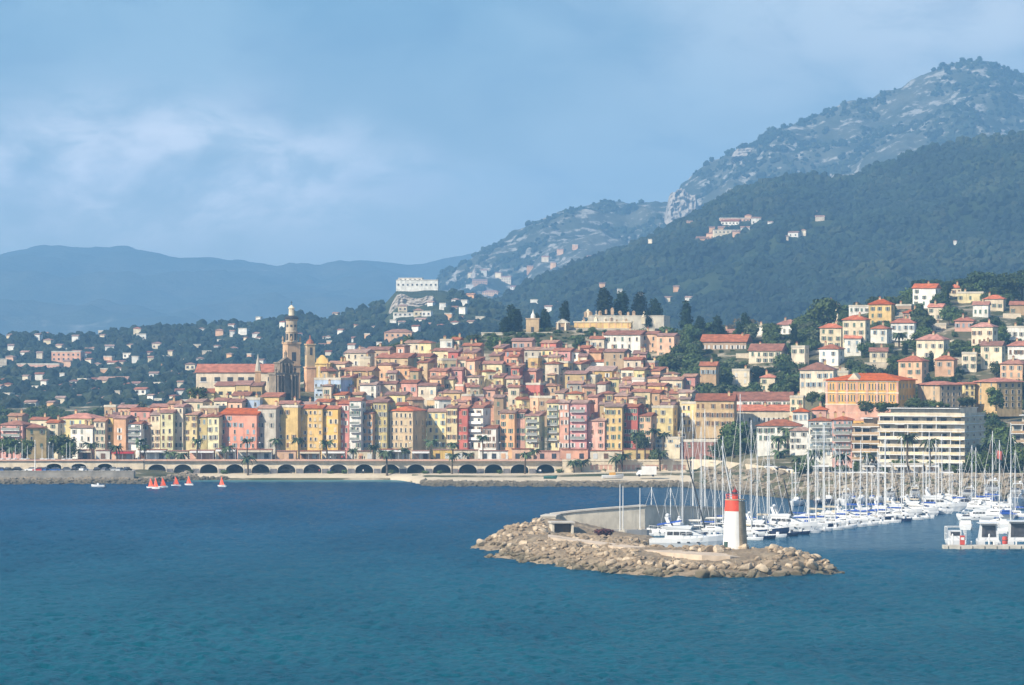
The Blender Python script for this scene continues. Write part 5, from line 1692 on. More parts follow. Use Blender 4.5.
# cypresses of the cemetery and other single trees: kind, px, base row, top row, depth, width factor, label
ST = [('cypress', 512, 334, 306, 1745, 1.25, 'broad dark cypress at the left end of the cemetery wall'), ('cypress', 505, 335, 318, 1740, 1.5, 'short dark cypress left of the broad cypress on the hilltop'), ('cypress', 518, 333, 310, 1748, 1.0, 'slim dark cypress left of the square mausoleum'),
      ('cypress', 545, 332, 310, 1746, 1.25, 'dark cypress just right of the square mausoleum'), ('cypress', 565, 323, 302, 1770, 1.2, 'dark column cypress above the gabled mausoleum'), ('cypress', 537, 332, 314, 1760, 1.2, 'small cypress right behind the square mausoleum'),
      ('cypress', 604, 316, 289, 1800, 1.5, 'leftmost of the tall dark cypresses above the ochre gallery'), ('cypress', 622, 317, 292, 1806, 1.55, 'middle one of the dark cypresses above the ochre gallery'), ('cypress', 640, 317, 293, 1808, 1.6, 'right one of the broad cypresses above the ochre gallery'),
      ('cypress', 655, 328, 300, 1790, 1.3, 'tall cypress at the right end of the cemetery'), ('cypress', 648, 328, 311, 1785, 1.6, 'low cypress tucked under the right cemetery cypress'), ('cypress', 686, 332, 302, 1745, 1.0, 'pointed cypress standing alone right of the peach villas'),
      ('cypress', 699, 336, 317, 1735, 1.2, 'smaller pointed cypress right of the lone pointed cypress'), ('cypress', 794, 352, 325, 1650, .8, 'thin cypress in front of the white villa on the wooded slope'), ('cypress', 896, 375, 352, 1600, .8, 'thin cypress among the terraces above the schoolhouse'),
      ('cypress', 931, 372, 352, 1590, .8, 'slim cypress below the cream villa with a side wing'),
      ('broad', 822, 330, 294, 1735, 1.15, 'great dark round tree on the crest left of the ochre villa'), ('pine', 981, 298, 271, 1870, 1.2, 'umbrella pine on the skyline above the yellow villa'), ('pine', 1008, 296, 272, 1880, 1.1, 'second umbrella pine at the right end of the skyline'),
      ('pine', 1022, 302, 276, 1850, 1.2, 'umbrella pine cut by the right edge of the photo'), ('broad', 938, 306, 281, 1850, 1.2, 'dark round tree left of the small red-roofed villa on the skyline'), ('broad', 925, 312, 290, 1830, 1.2, 'dark round tree beneath the skyline left of the yellow villa'),
      ('bare', 715, 342, 322, 1745, 1.0, 'budding pale tree left of the small buff house'), ('bare', 743, 342, 315, 1750, 1.1, 'tall budding pale tree behind the tan villa'), ('bare', 763, 344, 318, 1752, 1.0, 'budding brownish tree left of the white villa'), ('bare', 728, 342, 321, 1755, 1.0, 'small budding tree between the two pale ones'),
      ('broad', 735, 456, 418, 1450, .95, 'tall dark tree standing before the long cream house'), ('broad', 748, 460, 436, 1440, 1.2, 'dark spreading tree at the right foot of the tall dark tree'), ('broad', 722, 462, 440, 1440, 1.2, 'dark tree at the left foot of the tall dark tree'),
      ('broad', 7, 456, 434, 1470, 1.3, 'dark round tree on the promenade at far left'), ('broad', 22, 458, 436, 1470, 1.3, 'dark round tree left of the ochre house'), ('broad', 62, 458, 432, 1472, 1.0, 'tall dark tree right of the ochre house'), ('broad', 71, 460, 440, 1468, 1.2, 'dark tree in front of the white house at left'),
      ('broad', 818, 442, 424, 1400, 1.2, 'dark tree left of the white gabled house'), ('broad', 768, 455, 430, 1405, .9, 'dark narrow tree before the white hotel front'),
      ('broad', 866, 414, 400, 1420, 1.4, 'round dark tree in front of the schoolhouse, left one'), ('broad', 884, 414, 400, 1420, 1.5, 'round dark tree in front of the schoolhouse, right one'), ('broad', 912, 410, 396, 1425, 1.4, 'round tree right of the schoolhouse trees'),
      ('broad', 928, 410, 398, 1425, 1.5, 'low round tree before the tan block'), ('broad', 967, 408, 396, 1425, 1.6, 'low dark tree above the big apartment block'), ('broad', 996, 410, 386, 1428, .9, 'tall green tree in front of the broad tan block'),
      ('broad', 812, 405, 390, 1480, 1.1, 'round dark tree below the gabled cream villa'), ('broad', 1003, 470, 430, 1320, 1.0, 'dark tall tree right of the large apartment block'), ('broad', 1016, 474, 440, 1312, 1.1, 'dark tree at the right edge behind the marina'),
      ('broad', 978, 474, 448, 1306, 1.1, 'dark tree at the right corner of the large apartment block'), ('broad', 990, 476, 452, 1300, 1.2, 'leafy tree behind the large motor yacht at right'),
      ('broad', 654, 470, 448, 1452, .8, 'small green tree right of the twin palms'), ('broad', 612, 440, 424, 1492, 1.0, 'green tree before the brick coloured house'), ('broad', 640, 452, 428, 1480, .9, 'tall tree beside the red house'), ('broad', 360, 404, 392, 1600, 1.2, 'dark tree beside the blue-white house in the old town')]
for k, px, b, top, d, wd, lab in ST:
    tree(k, px, b, d, (b - top) * d / F, lab, None, wd)


# woods and gardens: every tree its own, kept clear of the villas' fronts
def clear(px, d, py_top, py_base, half):
    for h in HOUSES:
        if h['d'] > d - 2 and h['px0'] - half < px < h['px1'] + half and h['zone'] in ('villa', 'hill', 'front') and d > 1400:
            er = h['e'] - 4
            if py_top < h['e'] + 14 and py_base > er and h['d'] - d < 140:
                return False
    return True


DEFER = []


def grove(poly, n, label, group, kinds, hr, seed, defer=DEFER):
    r = random.Random(seed)
    k = tries = 0
    (p0, p1, d0, d1) = poly
    pts = []
    while k < n and tries < n * 30:
        tries += 1
        px, d = r.uniform(p0, p1), r.uniform(d0, d1)
        x = X(px, d)
        if any((x - a) ** 2 + (d - b) ** 2 < 12 for a, b in pts):
            continue
        z = gz(x, d)
        kd = r.choice(kinds)
        h = r.uniform(*hr) * (1.25 if kd == 'cypress' else 1)
        if not clear(px, d, PY(z + h, d), PY(z, d), 3.5):
            continue
        if any(abs(x - hh['o'].location.x) < hh['w'] * .75 + 2 and -3 < d - hh['d'] < 15 for hh in HOUSES):
            continue
        pts.append((x, d))
        if kd == 'broad' and defer is not None:
            defer.append((h / d, px, d, h, 'leafy green tree ' + label, 'leafy green trees ' + group, r.uniform(.9, 1.3), z))
            k += 1
            continue
        adj = {'cypress': 'dark pointed cypress', 'broad': 'leafy green tree', 'pine': 'dark umbrella pine', 'olive': 'grey-green olive tree', 'bush': 'low green bush'}[kd]
        tree(kd, px, None, d, h, adj + ' ' + label, adj + 's ' + group, r.uniform(.9, 1.3), z=z)
        k += 1


grove((690, 805, 1515, 1720), 190, 'in the dense wood on the slope above the long red-roofed houses', 'in the wood above the long red-roofed houses', ['broad'] * 6 + ['pine', 'cypress', 'olive', 'bush'], (5, 9.5), 1)
grove((640, 700, 1590, 1730), 36, 'on the green bank right of the old town crest', 'on the green bank right of the old town', ['broad'] * 5 + ['olive', 'bush', 'bush'], (4, 8), 2)
grove((820, 1060, 1475, 1640), 190, 'on the garden terraces between the villas and the schoolhouse', 'on the terraces above the schoolhouse', ['broad'] * 5 + ['olive', 'olive', 'cypress', 'bush', 'bush'], (3.5, 7.5), 3)
grove((800, 1060, 1640, 1880), 270, 'among the villas on the upper hill', 'among the villas on the upper hill', ['broad'] * 6 + ['olive', 'pine', 'bush', 'bush'], (4, 9), 4)
grove((905, 1050, 1840, 1930), 34, 'on the wooded skyline behind the topmost villas', 'on the skyline behind the topmost villas', ['broad'] * 3 + ['pine', 'pine'], (7, 12), 5)
grove((700, 815, 1420, 1500), 26, 'in the gardens beside the long cream house', 'beside the long cream house', ['broad'] * 4 + ['olive', 'bush'], (4, 8), 6)
grove((330, 690, 1560, 1730), 26, 'growing between the old-town houses', 'between the old-town houses', ['broad', 'broad', 'bush'], (4, 7), 7)
grove((-60, 215, 1500, 1600), 60, 'behind the low left end of the seafront row', 'behind the left end of the seafront', ['broad', 'broad', 'olive'], (5, 9), 8)
grove((-70, 150, 1620, 2080), 130, 'in the plain behind the left end of the seafront', 'in the plain behind the seafront', ['broad'], (4, 8), 12)
grove((975, 1060, 1300, 1420), 26, 'crowding the right side of the big apartment block', 'right of the big apartment block', ['broad', 'broad', 'pine', 'bush'], (5, 10), 9)
grove((800, 970, 1293, 1312), 16, 'in front of the apartment blocks on the harbour road', 'on the harbour road', ['broad', 'bush', 'olive'], (3, 5.5), 10)
grove((812, 1010, 1370, 1425), 24, 'between the apartment block roofs and the schoolhouse', 'between the apartment roofs and the schoolhouse', ['broad', 'broad', 'olive', 'bush'], (4, 7), 11)
DEFER.sort(key=lambda q: -q[0])
for q in DEFER[:235]:
    tree('broad', q[1], None, q[2], q[3], q[4], q[5], q[6], z=q[7])
_V, _F, _k = [], [], 0
_rg = np.random.default_rng(77)
_ru = random.Random(88)
for k in range(900):
    p0_, p1_, d0_, d1_ = _ru.choice([(820, 1060, 1470, 1900), (820, 1060, 1470, 1900), (690, 810, 1430, 1720), (640, 700, 1590, 1730), (-60, 200, 1500, 1640), (470, 650, 1700, 1745), (800, 1040, 1296, 1420)])
    d = _ru.uniform(d0_, d1_)
    px = _ru.uniform(p0_, p1_)
    x = X(px, d)
    if any(abs(x - hh['o'].location.x) < hh['w'] * .7 + 1.5 and -2 < d - hh['d'] < 15 for hh in HOUSES):
        continue
    DEFER.append((0, px, d, _ru.uniform(1.2, 2.6), '', '', 1.5, gz(x, d) - .5))
for k in range(420):
    d = _ru.uniform(1300, 1980)
    px = _ru.uniform(1062, 1330)
    DEFER.append((0, px, d, _ru.uniform(3, 8), '', '', 1.2, gz(X(px, d), d) - .5))
for q in DEFER[235:]:
    cr = random.choice(TREES['broad'])[1]
    v = np.empty(len(cr.vertices) * 3, np.float32)
    cr.vertices.foreach_get('co', v)
    f = np.empty(len(cr.polygons) * 4, np.int32)
    cr.loops.foreach_get('vertex_index', f)
    v = v.reshape(-1, 3)
    a = _rg.uniform(0, 6.28)
    c_, s_ = math.cos(a), math.sin(a)
    v = v @ np.array([[c_, s_, 0], [-s_, c_, 0], [0, 0, 1]]) * np.array([q[3] * q[6], q[3] * q[6], q[3]]) + np.array([X(q[1], q[2]), q[2], q[7]])
    _V.append(v)
    _F.append(f.reshape(-1, 4) + _k)
    _k += len(v)
if _V:
    tag(ob('undergrowth', npmesh('undergrowth', np.concatenate(_V), np.concatenate(_F), LEAF)), 'smaller leafy cover between the garden trees', None, None, 'stuff')
# hedge-like shrubs at the foot of the arcade and along the promenade edge
for i, px in enumerate([330, 345, 392, 425, 440, 500, 605, 640, 655, 190, 224, 560, 566]):
    d = 1448.5
    tree('bush', px, None, d, random.uniform(1.6, 2.4), 'low green bush at the foot of the arcade wall, %s from the left' % ORD[sorted([330, 345, 392, 425, 440, 500, 605, 640, 655, 190, 224, 560, 566]).index(px)], 'bushes at the foot of the arcade', 1.3, z=gz(X(px, d), d) - .15)


# dry-stone terraces between the gardens of the right-hand hill
rt_ = random.Random(5)
for i, (px, py, wpx) in enumerate([(862, 350, 22), (905, 347, 20), (930, 366, 34), (965, 362, 24), (880, 367, 30), (1000, 366, 26), (948, 345, 20), (985, 340, 18), (925, 318, 16), (850, 372, 18), (760, 372, 26), (720, 388, 22), (745, 358, 18), (1012, 318, 18), (810, 355, 22)]):
    ds_ = np.arange(1450, 1900, 3.0)
    rows_ = PY(ground_z(X(px, ds_), ds_), ds_)
    d = float(ds_[int(np.argmin(np.abs(rows_ - py)))])
    w = wpx * d / F
    t = thing('terrace_wall', f'pale dry-stone terrace wall among the hillside gardens, {ORD[i]} of those scattered there', 'wall', (X(px, d), d, gz(X(px, d), d)), R(rt_.uniform(-14, 6)), 'terrace walls on the hill')
    t['label'] = 'pale dry-stone terrace wall among the gardens of the right-hand hill'
    MB().box(-w / 2, w / 2, 0, .8, -2, 1.9).build('wall', STONE, t)
    MB().box(-w / 2 - .05, w / 2 + .05, -.08, .9, 1.905, 2.05).build('coping', CONC, t)


# people on the promenade and the beach, far off
def person_mesh(stride, name):
    vs = [(0, 0, .93), (0, 0, 1.15), (0, 0, 1.42), (0, 0, 1.52), (0, .01, 1.68), (.1, stride, .86), (.11, stride * .4 + stride, .48), (.11, stride * 2.2, .06), (.11, stride * 2.2 - .16, .03), (-.1, -stride, .86), (-.11, -stride * .5, .48), (-.11, -stride * 1.6, .06), (-.11, -stride * 1.6 - .16, .03),
          (.19, 0, 1.40), (.24, -stride * .8, 1.12), (.25, -stride * 2, .86), (-.19, 0, 1.40), (-.24, stride * .8, 1.12), (-.25, stride * 1.4, .86)]
    es = [(0, 1), (1, 2), (2, 3), (3, 4), (0, 5), (5, 6), (6, 7), (7, 8), (0, 9), (9, 10), (10, 11), (11, 12), (2, 13), (13, 14), (14, 15), (2, 16), (16, 17), (17, 18)]
    rd = [.15, .15, .16, .06, .11, .09, .065, .045, .04, .09, .065, .045, .04, .06, .045, .035, .06, .045, .035]
    me = bpy.data.meshes.new('skeleton')
    me.from_pydata(vs, es, [])
    o = bpy.data.objects.new('skeleton', me)
    COL.objects.link(o)
    o.modifiers.new('skin', 'SKIN')
    for i, r in enumerate(rd):
        me.skin_vertices[0].data[i].radius = (r, r * .85)
    me.skin_vertices[0].data[0].use_root = True
    sb = o.modifiers.new('sub', 'SUBSURF')
    sb.levels = sb.render_levels = 1
    dg = bpy.context.evaluated_depsgraph_get()
    out = bpy.data.meshes.new_from_object(o.evaluated_get(dg))
    out.name = name
    bpy.data.objects.remove(o)
    return out


PBASE = [person_mesh(s, 'person') for s in (.02, .12)]
SKIN = mat('skin', (.45, .27, .18), .6, .1)
HAIR = mat('dark hair', (.04, .03, .02), .7, .2)
CLOTH = {'dark': mat('dark cloth', (.03, .03, .04), .8), 'white': mat('white cloth', (.65, .63, .6), .8), 'blue': mat('blue cloth', (.06, .11, .25), .8), 'red': mat('red cloth', (.4, .05, .04), .8)}
PM = {}
for c in CLOTH:
    for i, b in enumerate(PBASE):
        q = b.copy()
        q.materials.clear()
        for m_ in (CLOTH[c], CLOTH['dark'], SKIN, HAIR):
            q.materials.append(m_)
        for p in q.polygons:
            z = p.center.z
            p.material_index = 3 if z > 1.70 else 2 if z > 1.47 or (abs(p.center.x) > .2 and z < .95) else 0 if z > .92 else 1
        PM[c, i] = q
pc = {}
for i in range(34):
    px = rt_.choice([rt_.uniform(150, 640), rt_.uniform(330, 365), rt_.uniform(0, 660)])
    beach = rt_.random() < .25 and 170 < px < 560
    d = rt_.uniform(1443, 1448) if beach else rt_.uniform(1456, 1464)
    c = rt_.choice(['dark', 'dark', 'white', 'blue', 'red'])
    z = gz(X(px, d), d) + .07 if beach else 6.36
    o = ob('person', PM[c, i % 2], None, (X(px, d), d, z), rt_.uniform(0, 6.28))
    lab = f"person in {'dark clothes' if c == 'dark' else c + ' top and dark trousers'} {'standing' if i % 2 == 0 else 'walking'} on the {'beach' if beach else 'promenade'}"
    tag(o, lab, 'person', 'people on the promenade and beach')
    pc.setdefault(lab, []).append((px, o))
for lab, ls in pc.items():
    ls.sort(key=lambda q: q[0])
    if len(ls) > 1:
        for k, (_p, o) in enumerate(ls):
            o['label'] = lab + f', {ORD[k]} such from left'


# ------------------------------------------------------------------ rocks
def rock_protos(n, base):
    out = []
    for i in range(n):
        v, f = ICO2
        r = np.random.default_rng(100 + i)
        q = v.copy()
        for _ in range(9):                       # chop flat faces as quarried stone has
            nrm = r.normal(size=3)
            nrm /= np.linalg.norm(nrm)
            c = r.uniform(.52, .85)
            dd = q @ nrm
            q = q - np.outer(np.maximum(dd - c, 0), nrm)
        q = q * (1 + .05 * (fbm(q[:, 0] * 3 + i, q[:, 1] * 3 + q[:, 2] * 2, i)[:, None] - .5)) * r.uniform([.9, .75, .6], [1.35, 1.0, .9])
        out.append(npmesh('boulder', q, f, base))
    return out


def rock_mat(name, cols, dark):
    m = bpy.data.materials.new(name)
    m.use_nodes = True
    g = NT(m.node_tree)
    pos = g.n('ShaderNodeNewGeometry').outputs['Position']
    oi = g.n('ShaderNodeObjectInfo').outputs['Random']
    n = g.noise(pos, .6, 5, .65)
    col = g.mix(g.ramp(g.m('ADD', n, g.m('MULTIPLY_ADD', oi, .7, -.35)), .25, .75), cols[0], cols[1])
    col = g.mix(g.m('MULTIPLY', g.ramp(g.noise(pos, 2.2, 4, .7), .5, .7), .5), col, cols[2])
    z = g.n('ShaderNodeSeparateXYZ', {0: pos}).outputs[2]
    wet = g.ramp(g.m('ADD', z, g.m('MULTIPLY', g.noise(pos, .5, 3), -1.9)), 1.25, -.3)
    col = g.mix(g.m('MULTIPLY', wet, .86), col, dark)                # weed and wet line at the water's edge
    b = g.n('ShaderNodeBsdfPrincipled', {'Base Color': col, 'Roughness': .9, 'Specular IOR Level': .2})
    g.put(b.inputs['Normal'], g.n('ShaderNodeBump', {'Height': g.noise(pos, 3, 6, .7), 'Strength': 1.0, 'Distance': .18}).outputs[0])
    g.n('ShaderNodeOutputMaterial', {0: b})
    return m


ROCK = rock_mat('tan breakwater rock', [(.29, .215, .14), (.56, .44, .305), (.22, .17, .11)], (.105, .09, .055))
ROCK_FAR = rock_mat('grey brown shore rock', [(.26, .21, .15), (.46, .38, .28), (.20, .165, .12)], (.09, .08, .055))
BP = rock_protos(10, ROCK)

# the breakwater head
_jp = []
for px, py in ((468, 549), (490, 557), (520, 562), (560, 568), (600, 572.5), (660, 576), (710, 577), (760, 577), (810, 575), (842, 572)):
    d = D(py)
    _jp += [(X(px, d), d, -.3), (X(px, d), d - 14, -6)]
for px, py, z in ((500, 537, 2.6), (520, 524, 4.4), (543, 518, 4.8), (553, 536, 2.6), (600, 543, 2.7), (660, 550, 2.9), (735, 552, 3.1), (788, 557, 2.3), (815, 563, 1.2),
                  (560, 545, 2.7), (600, 551, 2.7), (660, 558, 2.8), (735, 560, 2.8), (700, 557, 2.9)):
    d = (CH - z) * F / (py - HZ)
    _jp.append((X(px, d), d, z))
for px, d, z in ((545, 1000, 4.4), (500, 1000, -1), (530, 1035, -.5), (548, 1040, 0), (556, 978, 1.6), (572, 966, 1.8), (588, 962, 1.8), (570, 985, 1.5), (600, 985, 1.6), (640, 985, 1.5), (600, 1020, 1.6), (570, 1030, 1.6), (640, 1030, 1.5), (560, 1045, 1),
                 (645, 955, .9), (660, 940, -1), (690, 925, -1.5), (735, 892, -1.5), (790, 872, -1.5), (830, 858, -1.5), (700, 950, -5), (760, 920, -5), (840, 880, -5), (660, 1000, -2), (470, 975, -3), (860, 845, -4), (455, 950, -4), (660, 1050, -3)):
    _jp.append((X(px, d), d, z))
_jz = tps(_jp, 1e-3, 50)
_jx, _jy = np.meshgrid(np.arange(-20, 76, .8), np.arange(812, 1064, .9))
_jv = np.maximum(_jz(_jx.ravel(), _jy.ravel()).reshape(_jx.shape), -4)
_jv = _jv + (fbm(_jx / 2.2, _jy / 2.2, 77, 4) - .5) * .9
_jm = ground_mat('breakwater rubble', [(.20, .15, .10), (.33, .255, .17), (.14, .11, .075)], (.3, 1.0, .2), None, bump=.25, bscale=1.2)  # ground coloured darker to paint the shade in the gaps between boulders
ob('breakwater', gridmesh('breakwater', _jx, _jy, _jv, _jm, False)).__setitem__('kind', 'structure')
# the worn concrete walk along its crest
wp = [(548, 537.0, 2.75), (575, 541, 2.8), (600, 544.4, 3.2), (630, 548.2, 3.4), (660, 551.8, 3.5), (700, 555.0, 3.35), (728, 556.2, 3.1), (744, 557, 2.8)]
fr, bk = [], []
for px, py, z in wp:
    d = (CH - z) * F / (py - HZ)
    fr.append((X(px, d), d - 8.5, z + .4))
    bk.append((X(px, d), d + 5.5, z + .4))
wk = MB()
wk.loft([[(a[0], a[1], a[2] - 1.2), a, b, (b[0], b[1], b[2] - 1.2)] for a, b in zip(fr, bk)])
wk.build('path', mat('sun bleached concrete', (.52, .41, .30), .9, .15, .3, .04, 1)).__setitem__('kind', 'structure')


def on_walk(x, y):
    for a, b in zip(fr, bk):
        if abs(x - a[0]) < 5 and a[1] - 1.2 < y < b[1] + 1.0:
            return True
    return False


r_ = random.Random(12)
cnt = 0
tries = 0
spots = []
while cnt < 295 and tries < 30000:
    tries += 1
    px = r_.uniform(470, 842)
    x0 = None
    d = r_.uniform(818, 1000)
    x = X(px, d)
    z = float(_jz(x, d)[0])
    if not (-.5 < z < 5.2) or on_walk(x, d) or (px > 556 and on_walk(x, d + 3)):
        continue
    # the seaward face only: land must fall towards the viewer, or be the left mound
    zf = float(_jz(x, d - 3)[0])
    if zf > z - .15 and not (px < 548 and d < 1000):
        if r_.random() > .12 or px > 800:
            continue
    if d > 955 and px > 546:
        continue
    if px < 700 and r_.random() < .25:
        continue
    s = r_.uniform(.55, 1.25) * (1.15 if z < 1.5 else .85) * (r_.uniform(1.1, 1.6) if px > 690 else r_.uniform(.8, 1.25))
    if any((x - a) ** 2 + ((d - b) * .8) ** 2 < (.58 * (s + q)) ** 2 for a, b, q in spots):
        continue
    spots.append((x, d, s))
    o = ob('boulder', r_.choice(BP), None, (x, d, z + s * .18), None, s)
    o.rotation_euler = (r_.uniform(-.5, .5), r_.uniform(-.5, .5), r_.uniform(0, 6.28))
    tag(o, 'rough tan quarried boulder lying on the lighthouse breakwater', 'boulder', 'boulders of the lighthouse breakwater')
    cnt += 1


def rubble(name, pts, size, m, seed, label):
    """uncountable small stones as one mass"""
    r = np.random.default_rng(seed)
    V, Fc, k = [], [], 0
    v0, f0 = ICO1
    for x, y, z in pts:
        s = size * (.35 + 1.25 * r.random() ** 2)
        q = v0 * r.uniform(.6, 1.2, (len(v0), 1)) * s * np.array([1.2, 1.0, .75]) + np.array([x, y, z + s * .2])
        V.append(q)
        Fc.append(f0 + k)
        k += len(v0)
    o = ob(name, npmesh(name, np.concatenate(V), np.concatenate(Fc), m))
    tag(o, label, None, None, 'stuff')


pts = []
rr = np.random.default_rng(31)
for _ in range(6500):
    px, d = rr.uniform(470, 842), rr.uniform(818, 1003)
    x = X(px, d)
    z = float(_jz(x, d)[0])
    if -.6 < z < 5.2 and not on_walk(x, d) and not (px > 556 and on_walk(x, d + 2.2)) and (d < 1000) and not (d > 955 and px > 546):
        pts.append((x, d, z))
rubble('breakwater_rubble', pts, .62, ROCK, 1, 'small tan stones filling the gaps of the breakwater')
pts = []
for _ in range(3400):
    x = rr.uniform(-30, 78)
    y0 = float(YSH(x))
    y = y0 + rr.uniform(-3, 14) if x < 66 else y0 + rr.uniform(-3, 45)
    pts.append((x, y, gz(x, y)))
for _ in range(2400):
    x = rr.uniform(66, 240)
    y0, y1 = float(YSH(x)), float(YF(x))
    y = y0 + rr.uniform(-.1, .96) * (y1 - y0)
    pts.append((x, y, gz(x, y)))
for _ in range(1500):
    x = rr.uniform(-190, -112)
    y = float(YSH(x)) + rr.uniform(-3, 11)
    pts.append((x, y, gz(x, y)))
for _ in range(120):
    x = rr.uniform(-112, -98)
    y = float(YSH(x)) + rr.uniform(-6, 3)
    pts.append((x, y, gz(x, y)))
rubble('shore_rubble', pts, .85, ROCK_FAR, 2, 'tumbled grey-brown stones along the shore')


# harbour wall: a high parapet wall on the outer breakwater
def harbour_wall():
    t = thing('harbour_wall', 'long curved concrete harbour wall running back from the breakwater head', 'wall', (0, 0, 0))
    pts = [(551, 1008, 5.2), (575, 1009, 5.9), (600, 1010.5, 6.4), (645, 1013.5, 7.1), (700, 1044, 5.6), (735, 1072, 4.2)]
    P = [(X(a, b), b, c) for a, b, c in pts]
    # resample
    Q = []
    for (x0, y0, q0), (x1, y1, q1) in zip(P[:-1], P[1:]):
        for k in range(4):
            Q.append((x0 + (x1 - x0) * k / 4, y0 + (y1 - y0) * k / 4, q0 + (q1 - q0) * k / 4))
    Q.append(P[-1])
    rings, cop = [], []
    for i, (x, y, zw) in enumerate(Q):
        a, b = Q[max(0, i - 1)], Q[min(len(Q) - 1, i + 1)]
        tx, ty = b[0] - a[0], b[1] - a[1]
        l = math.hypot(tx, ty)
        nx, ny = ty / l, -tx / l
        rings.append([(x, y, -3), (x, y, zw), (x - nx * 1.6, y - ny * 1.6, zw), (x - nx * 4, y - ny * 4, -3)])
        cop.append([(x + nx * .35, y + ny * .35, zw + .01), (x + nx * .35, y + ny * .35, zw + .4), (x - nx * 1.9, y - ny * 1.9, zw + .4), (x - nx * 1.9, y - ny * 1.9, zw + .01)])
    MB().loft(rings).build('wall', CONC, t)
    MB().loft(cop).build('coping', mat('pale coping', (.52, .47, .40), .9, .1, .4), t)
    # quay apron in front of the wall
    ap = MB()
    ap.loft([[(x, y, -3), (x, y, 1.5), (x + 6.5, y - 3.0, 1.5), (x + 6.5, y - 3.0, -3)] for x, y, _z in Q[8:]])
    ap.build('quay', CONC_DK, t)
    h = thing('concrete_hut', 'small concrete hut with a dark open doorway at the end of the harbour wall', 'hut', (X(563, 985), 985, 1.2), R(8))
    MB().box(-2.6, -2.1, 0, 5, -1, 2.9).box(2.1, 2.6, 0, 5, -1, 2.9).box(-2.09, 2.09, 4.2, 5, -1, 2.9).build('wall', CONC, h)
    MB().box(-2.9, 2.9, -.3, 5.3, 2.91, 3.3).build('roof', mat('pale coping', ()), h)
    MB().box(-2.08, 2.08, 1.6, 1.75, -1, 2.9).build('door', mat('brown metal door', (.10, .07, .045), .6), h)  # dark sheet inside the open hut, standing for the doorway's shade
    b = thing('end_wall', 'pale weathered end block of the harbour wall above the rocks', 'wall', (X(549, 1000), 1000, 1.5), R(-8))
    MB().box(-1.9, 1.6, 0, 9, -1, 3.6).build('wall', CONC, b)
    MB().box(-2.1, 1.8, -.2, 9.2, 3.605, 3.95).build('coping', mat('pale coping', ()), b)


harbour_wall()
tree('bush', 602, None, 968, 2.4, 'reddish low shrub before the harbour wall', None, 1.6, z=1.6, leaf=FLOWER, name='shrub', cat='shrub')
tree('bush', 609, None, 972, 2.0, 'smaller reddish shrub right beside the low shrub', None, 1.5, z=1.6, leaf=FLOWER, name='shrub', cat='shrub')


# ------------------------------------------------------------------ lighthouse
def lighthouse():
    d = 862
    z0 = 3.35
    t = thing('lighthouse', 'squat white lighthouse with red top on the rocky breakwater', 'lighthouse', (X(735, d), d, z0), 0)
    s = d / F
    zt = lambda py: Z(py, d) - z0
    rad = lambda z: 2.62 - .55 * z / zt(502)
    zb, zr, zk = -1.0, zt(511), zt(500)
    a0, a1 = R(90), R(288)                      # painted sector faces left and the sea
    def shell(name, m, za, zb_, aa, ab, seg, dr=0.0, ring=0):
        prof = [(rad(za + (zb_ - za) * i / 12) + dr, za + (zb_ - za) * i / 12) for i in range(13)]
        if ring:
            prof = []
            k = int((zb_ - za) / .42)
            for i in range(k):
                u0, u1 = za + (zb_ - za) * i / k, za + (zb_ - za) * (i + 1) / k
                prof += [(rad(u0) + dr, u0), (rad(u1) + dr, u1 - .09), (rad(u1) + dr - .07, u1 - .07), (rad(u1) + dr - .07, u1)]
        mb = MB().lathe(prof, seg, a0=aa, a1=ab, cap=False)
        return mb.build(name, m, t, smooth=not ring)
    shell('painted_tower', PAINT, zb, zr, a0, a1, 28)
    shell('red_band', RED, zr + .002, zk, a0, a1, 28, .03)
    shell('stone_tower', mat('tower stone', (.42, .33, .22), .9, .2, .7, .05, 1.5, .15, .25), zb, zk - .25, a1, a0 + 2 * math.pi, 24, .05, 1)
    MB().lathe([(.01, zk), (rad(zk) + .12, zk), (rad(zk) + .12, zk + .18), (.01, zk + .18)], 28).build('gallery', mat('tower stone', ()), t)
    rl = MB()
    rc = rad(zk) - .15
    n = 14
    for k in range(n):
        a = 2 * math.pi * k / n
        b = 2 * math.pi * (k + 1) / n
        if not (R(70) < a < R(300)):
            continue
        rl.tube((rc * math.cos(a), rc * math.sin(a), zk + .18), (rc * math.cos(a), rc * math.sin(a), zk + 1.25), .04, .04, 5)
        for h in (.7, 1.25):
            rl.tube((rc * math.cos(a), rc * math.sin(a), zk + h), (rc * math.cos(b), rc * math.sin(b), zk + h), .035, .035, 5)
    rl.build('railing', RED, t)
    la = MB().lathe([(.62, zk + .18), (.62, zk + .9), (.55, zk + .95)], 12).build('lantern_base', RED, t)
    MB().lathe([(.5, zk + .951), (.5, zk + 1.65)], 12).build('lantern_glass', GLASS, t)
    MB().lathe([(.62, zk + 1.651), (.6, zk + 1.8), (.35, zk + 2.15), (.1, zk + 2.3), (.06, zk + 2.8), (.01, zk + 2.9)], 12).build('lantern_cap', mat('dark red cap', (.30, .03, .025), .5), t)
    MB().lathe([(3.4, -1.2), (3.4, .15), (2.9, .25)], 24).build('plinth', CONC, t)
    MB().box(-.45, .45, -.2, .1, 0, 2.0).build('door', mat('green metal door', (.05, .09, .07), .5), t, (rad(1) * math.cos(R(220)), rad(1) * math.sin(R(220)), .2), R(220 + 90))


lighthouse()


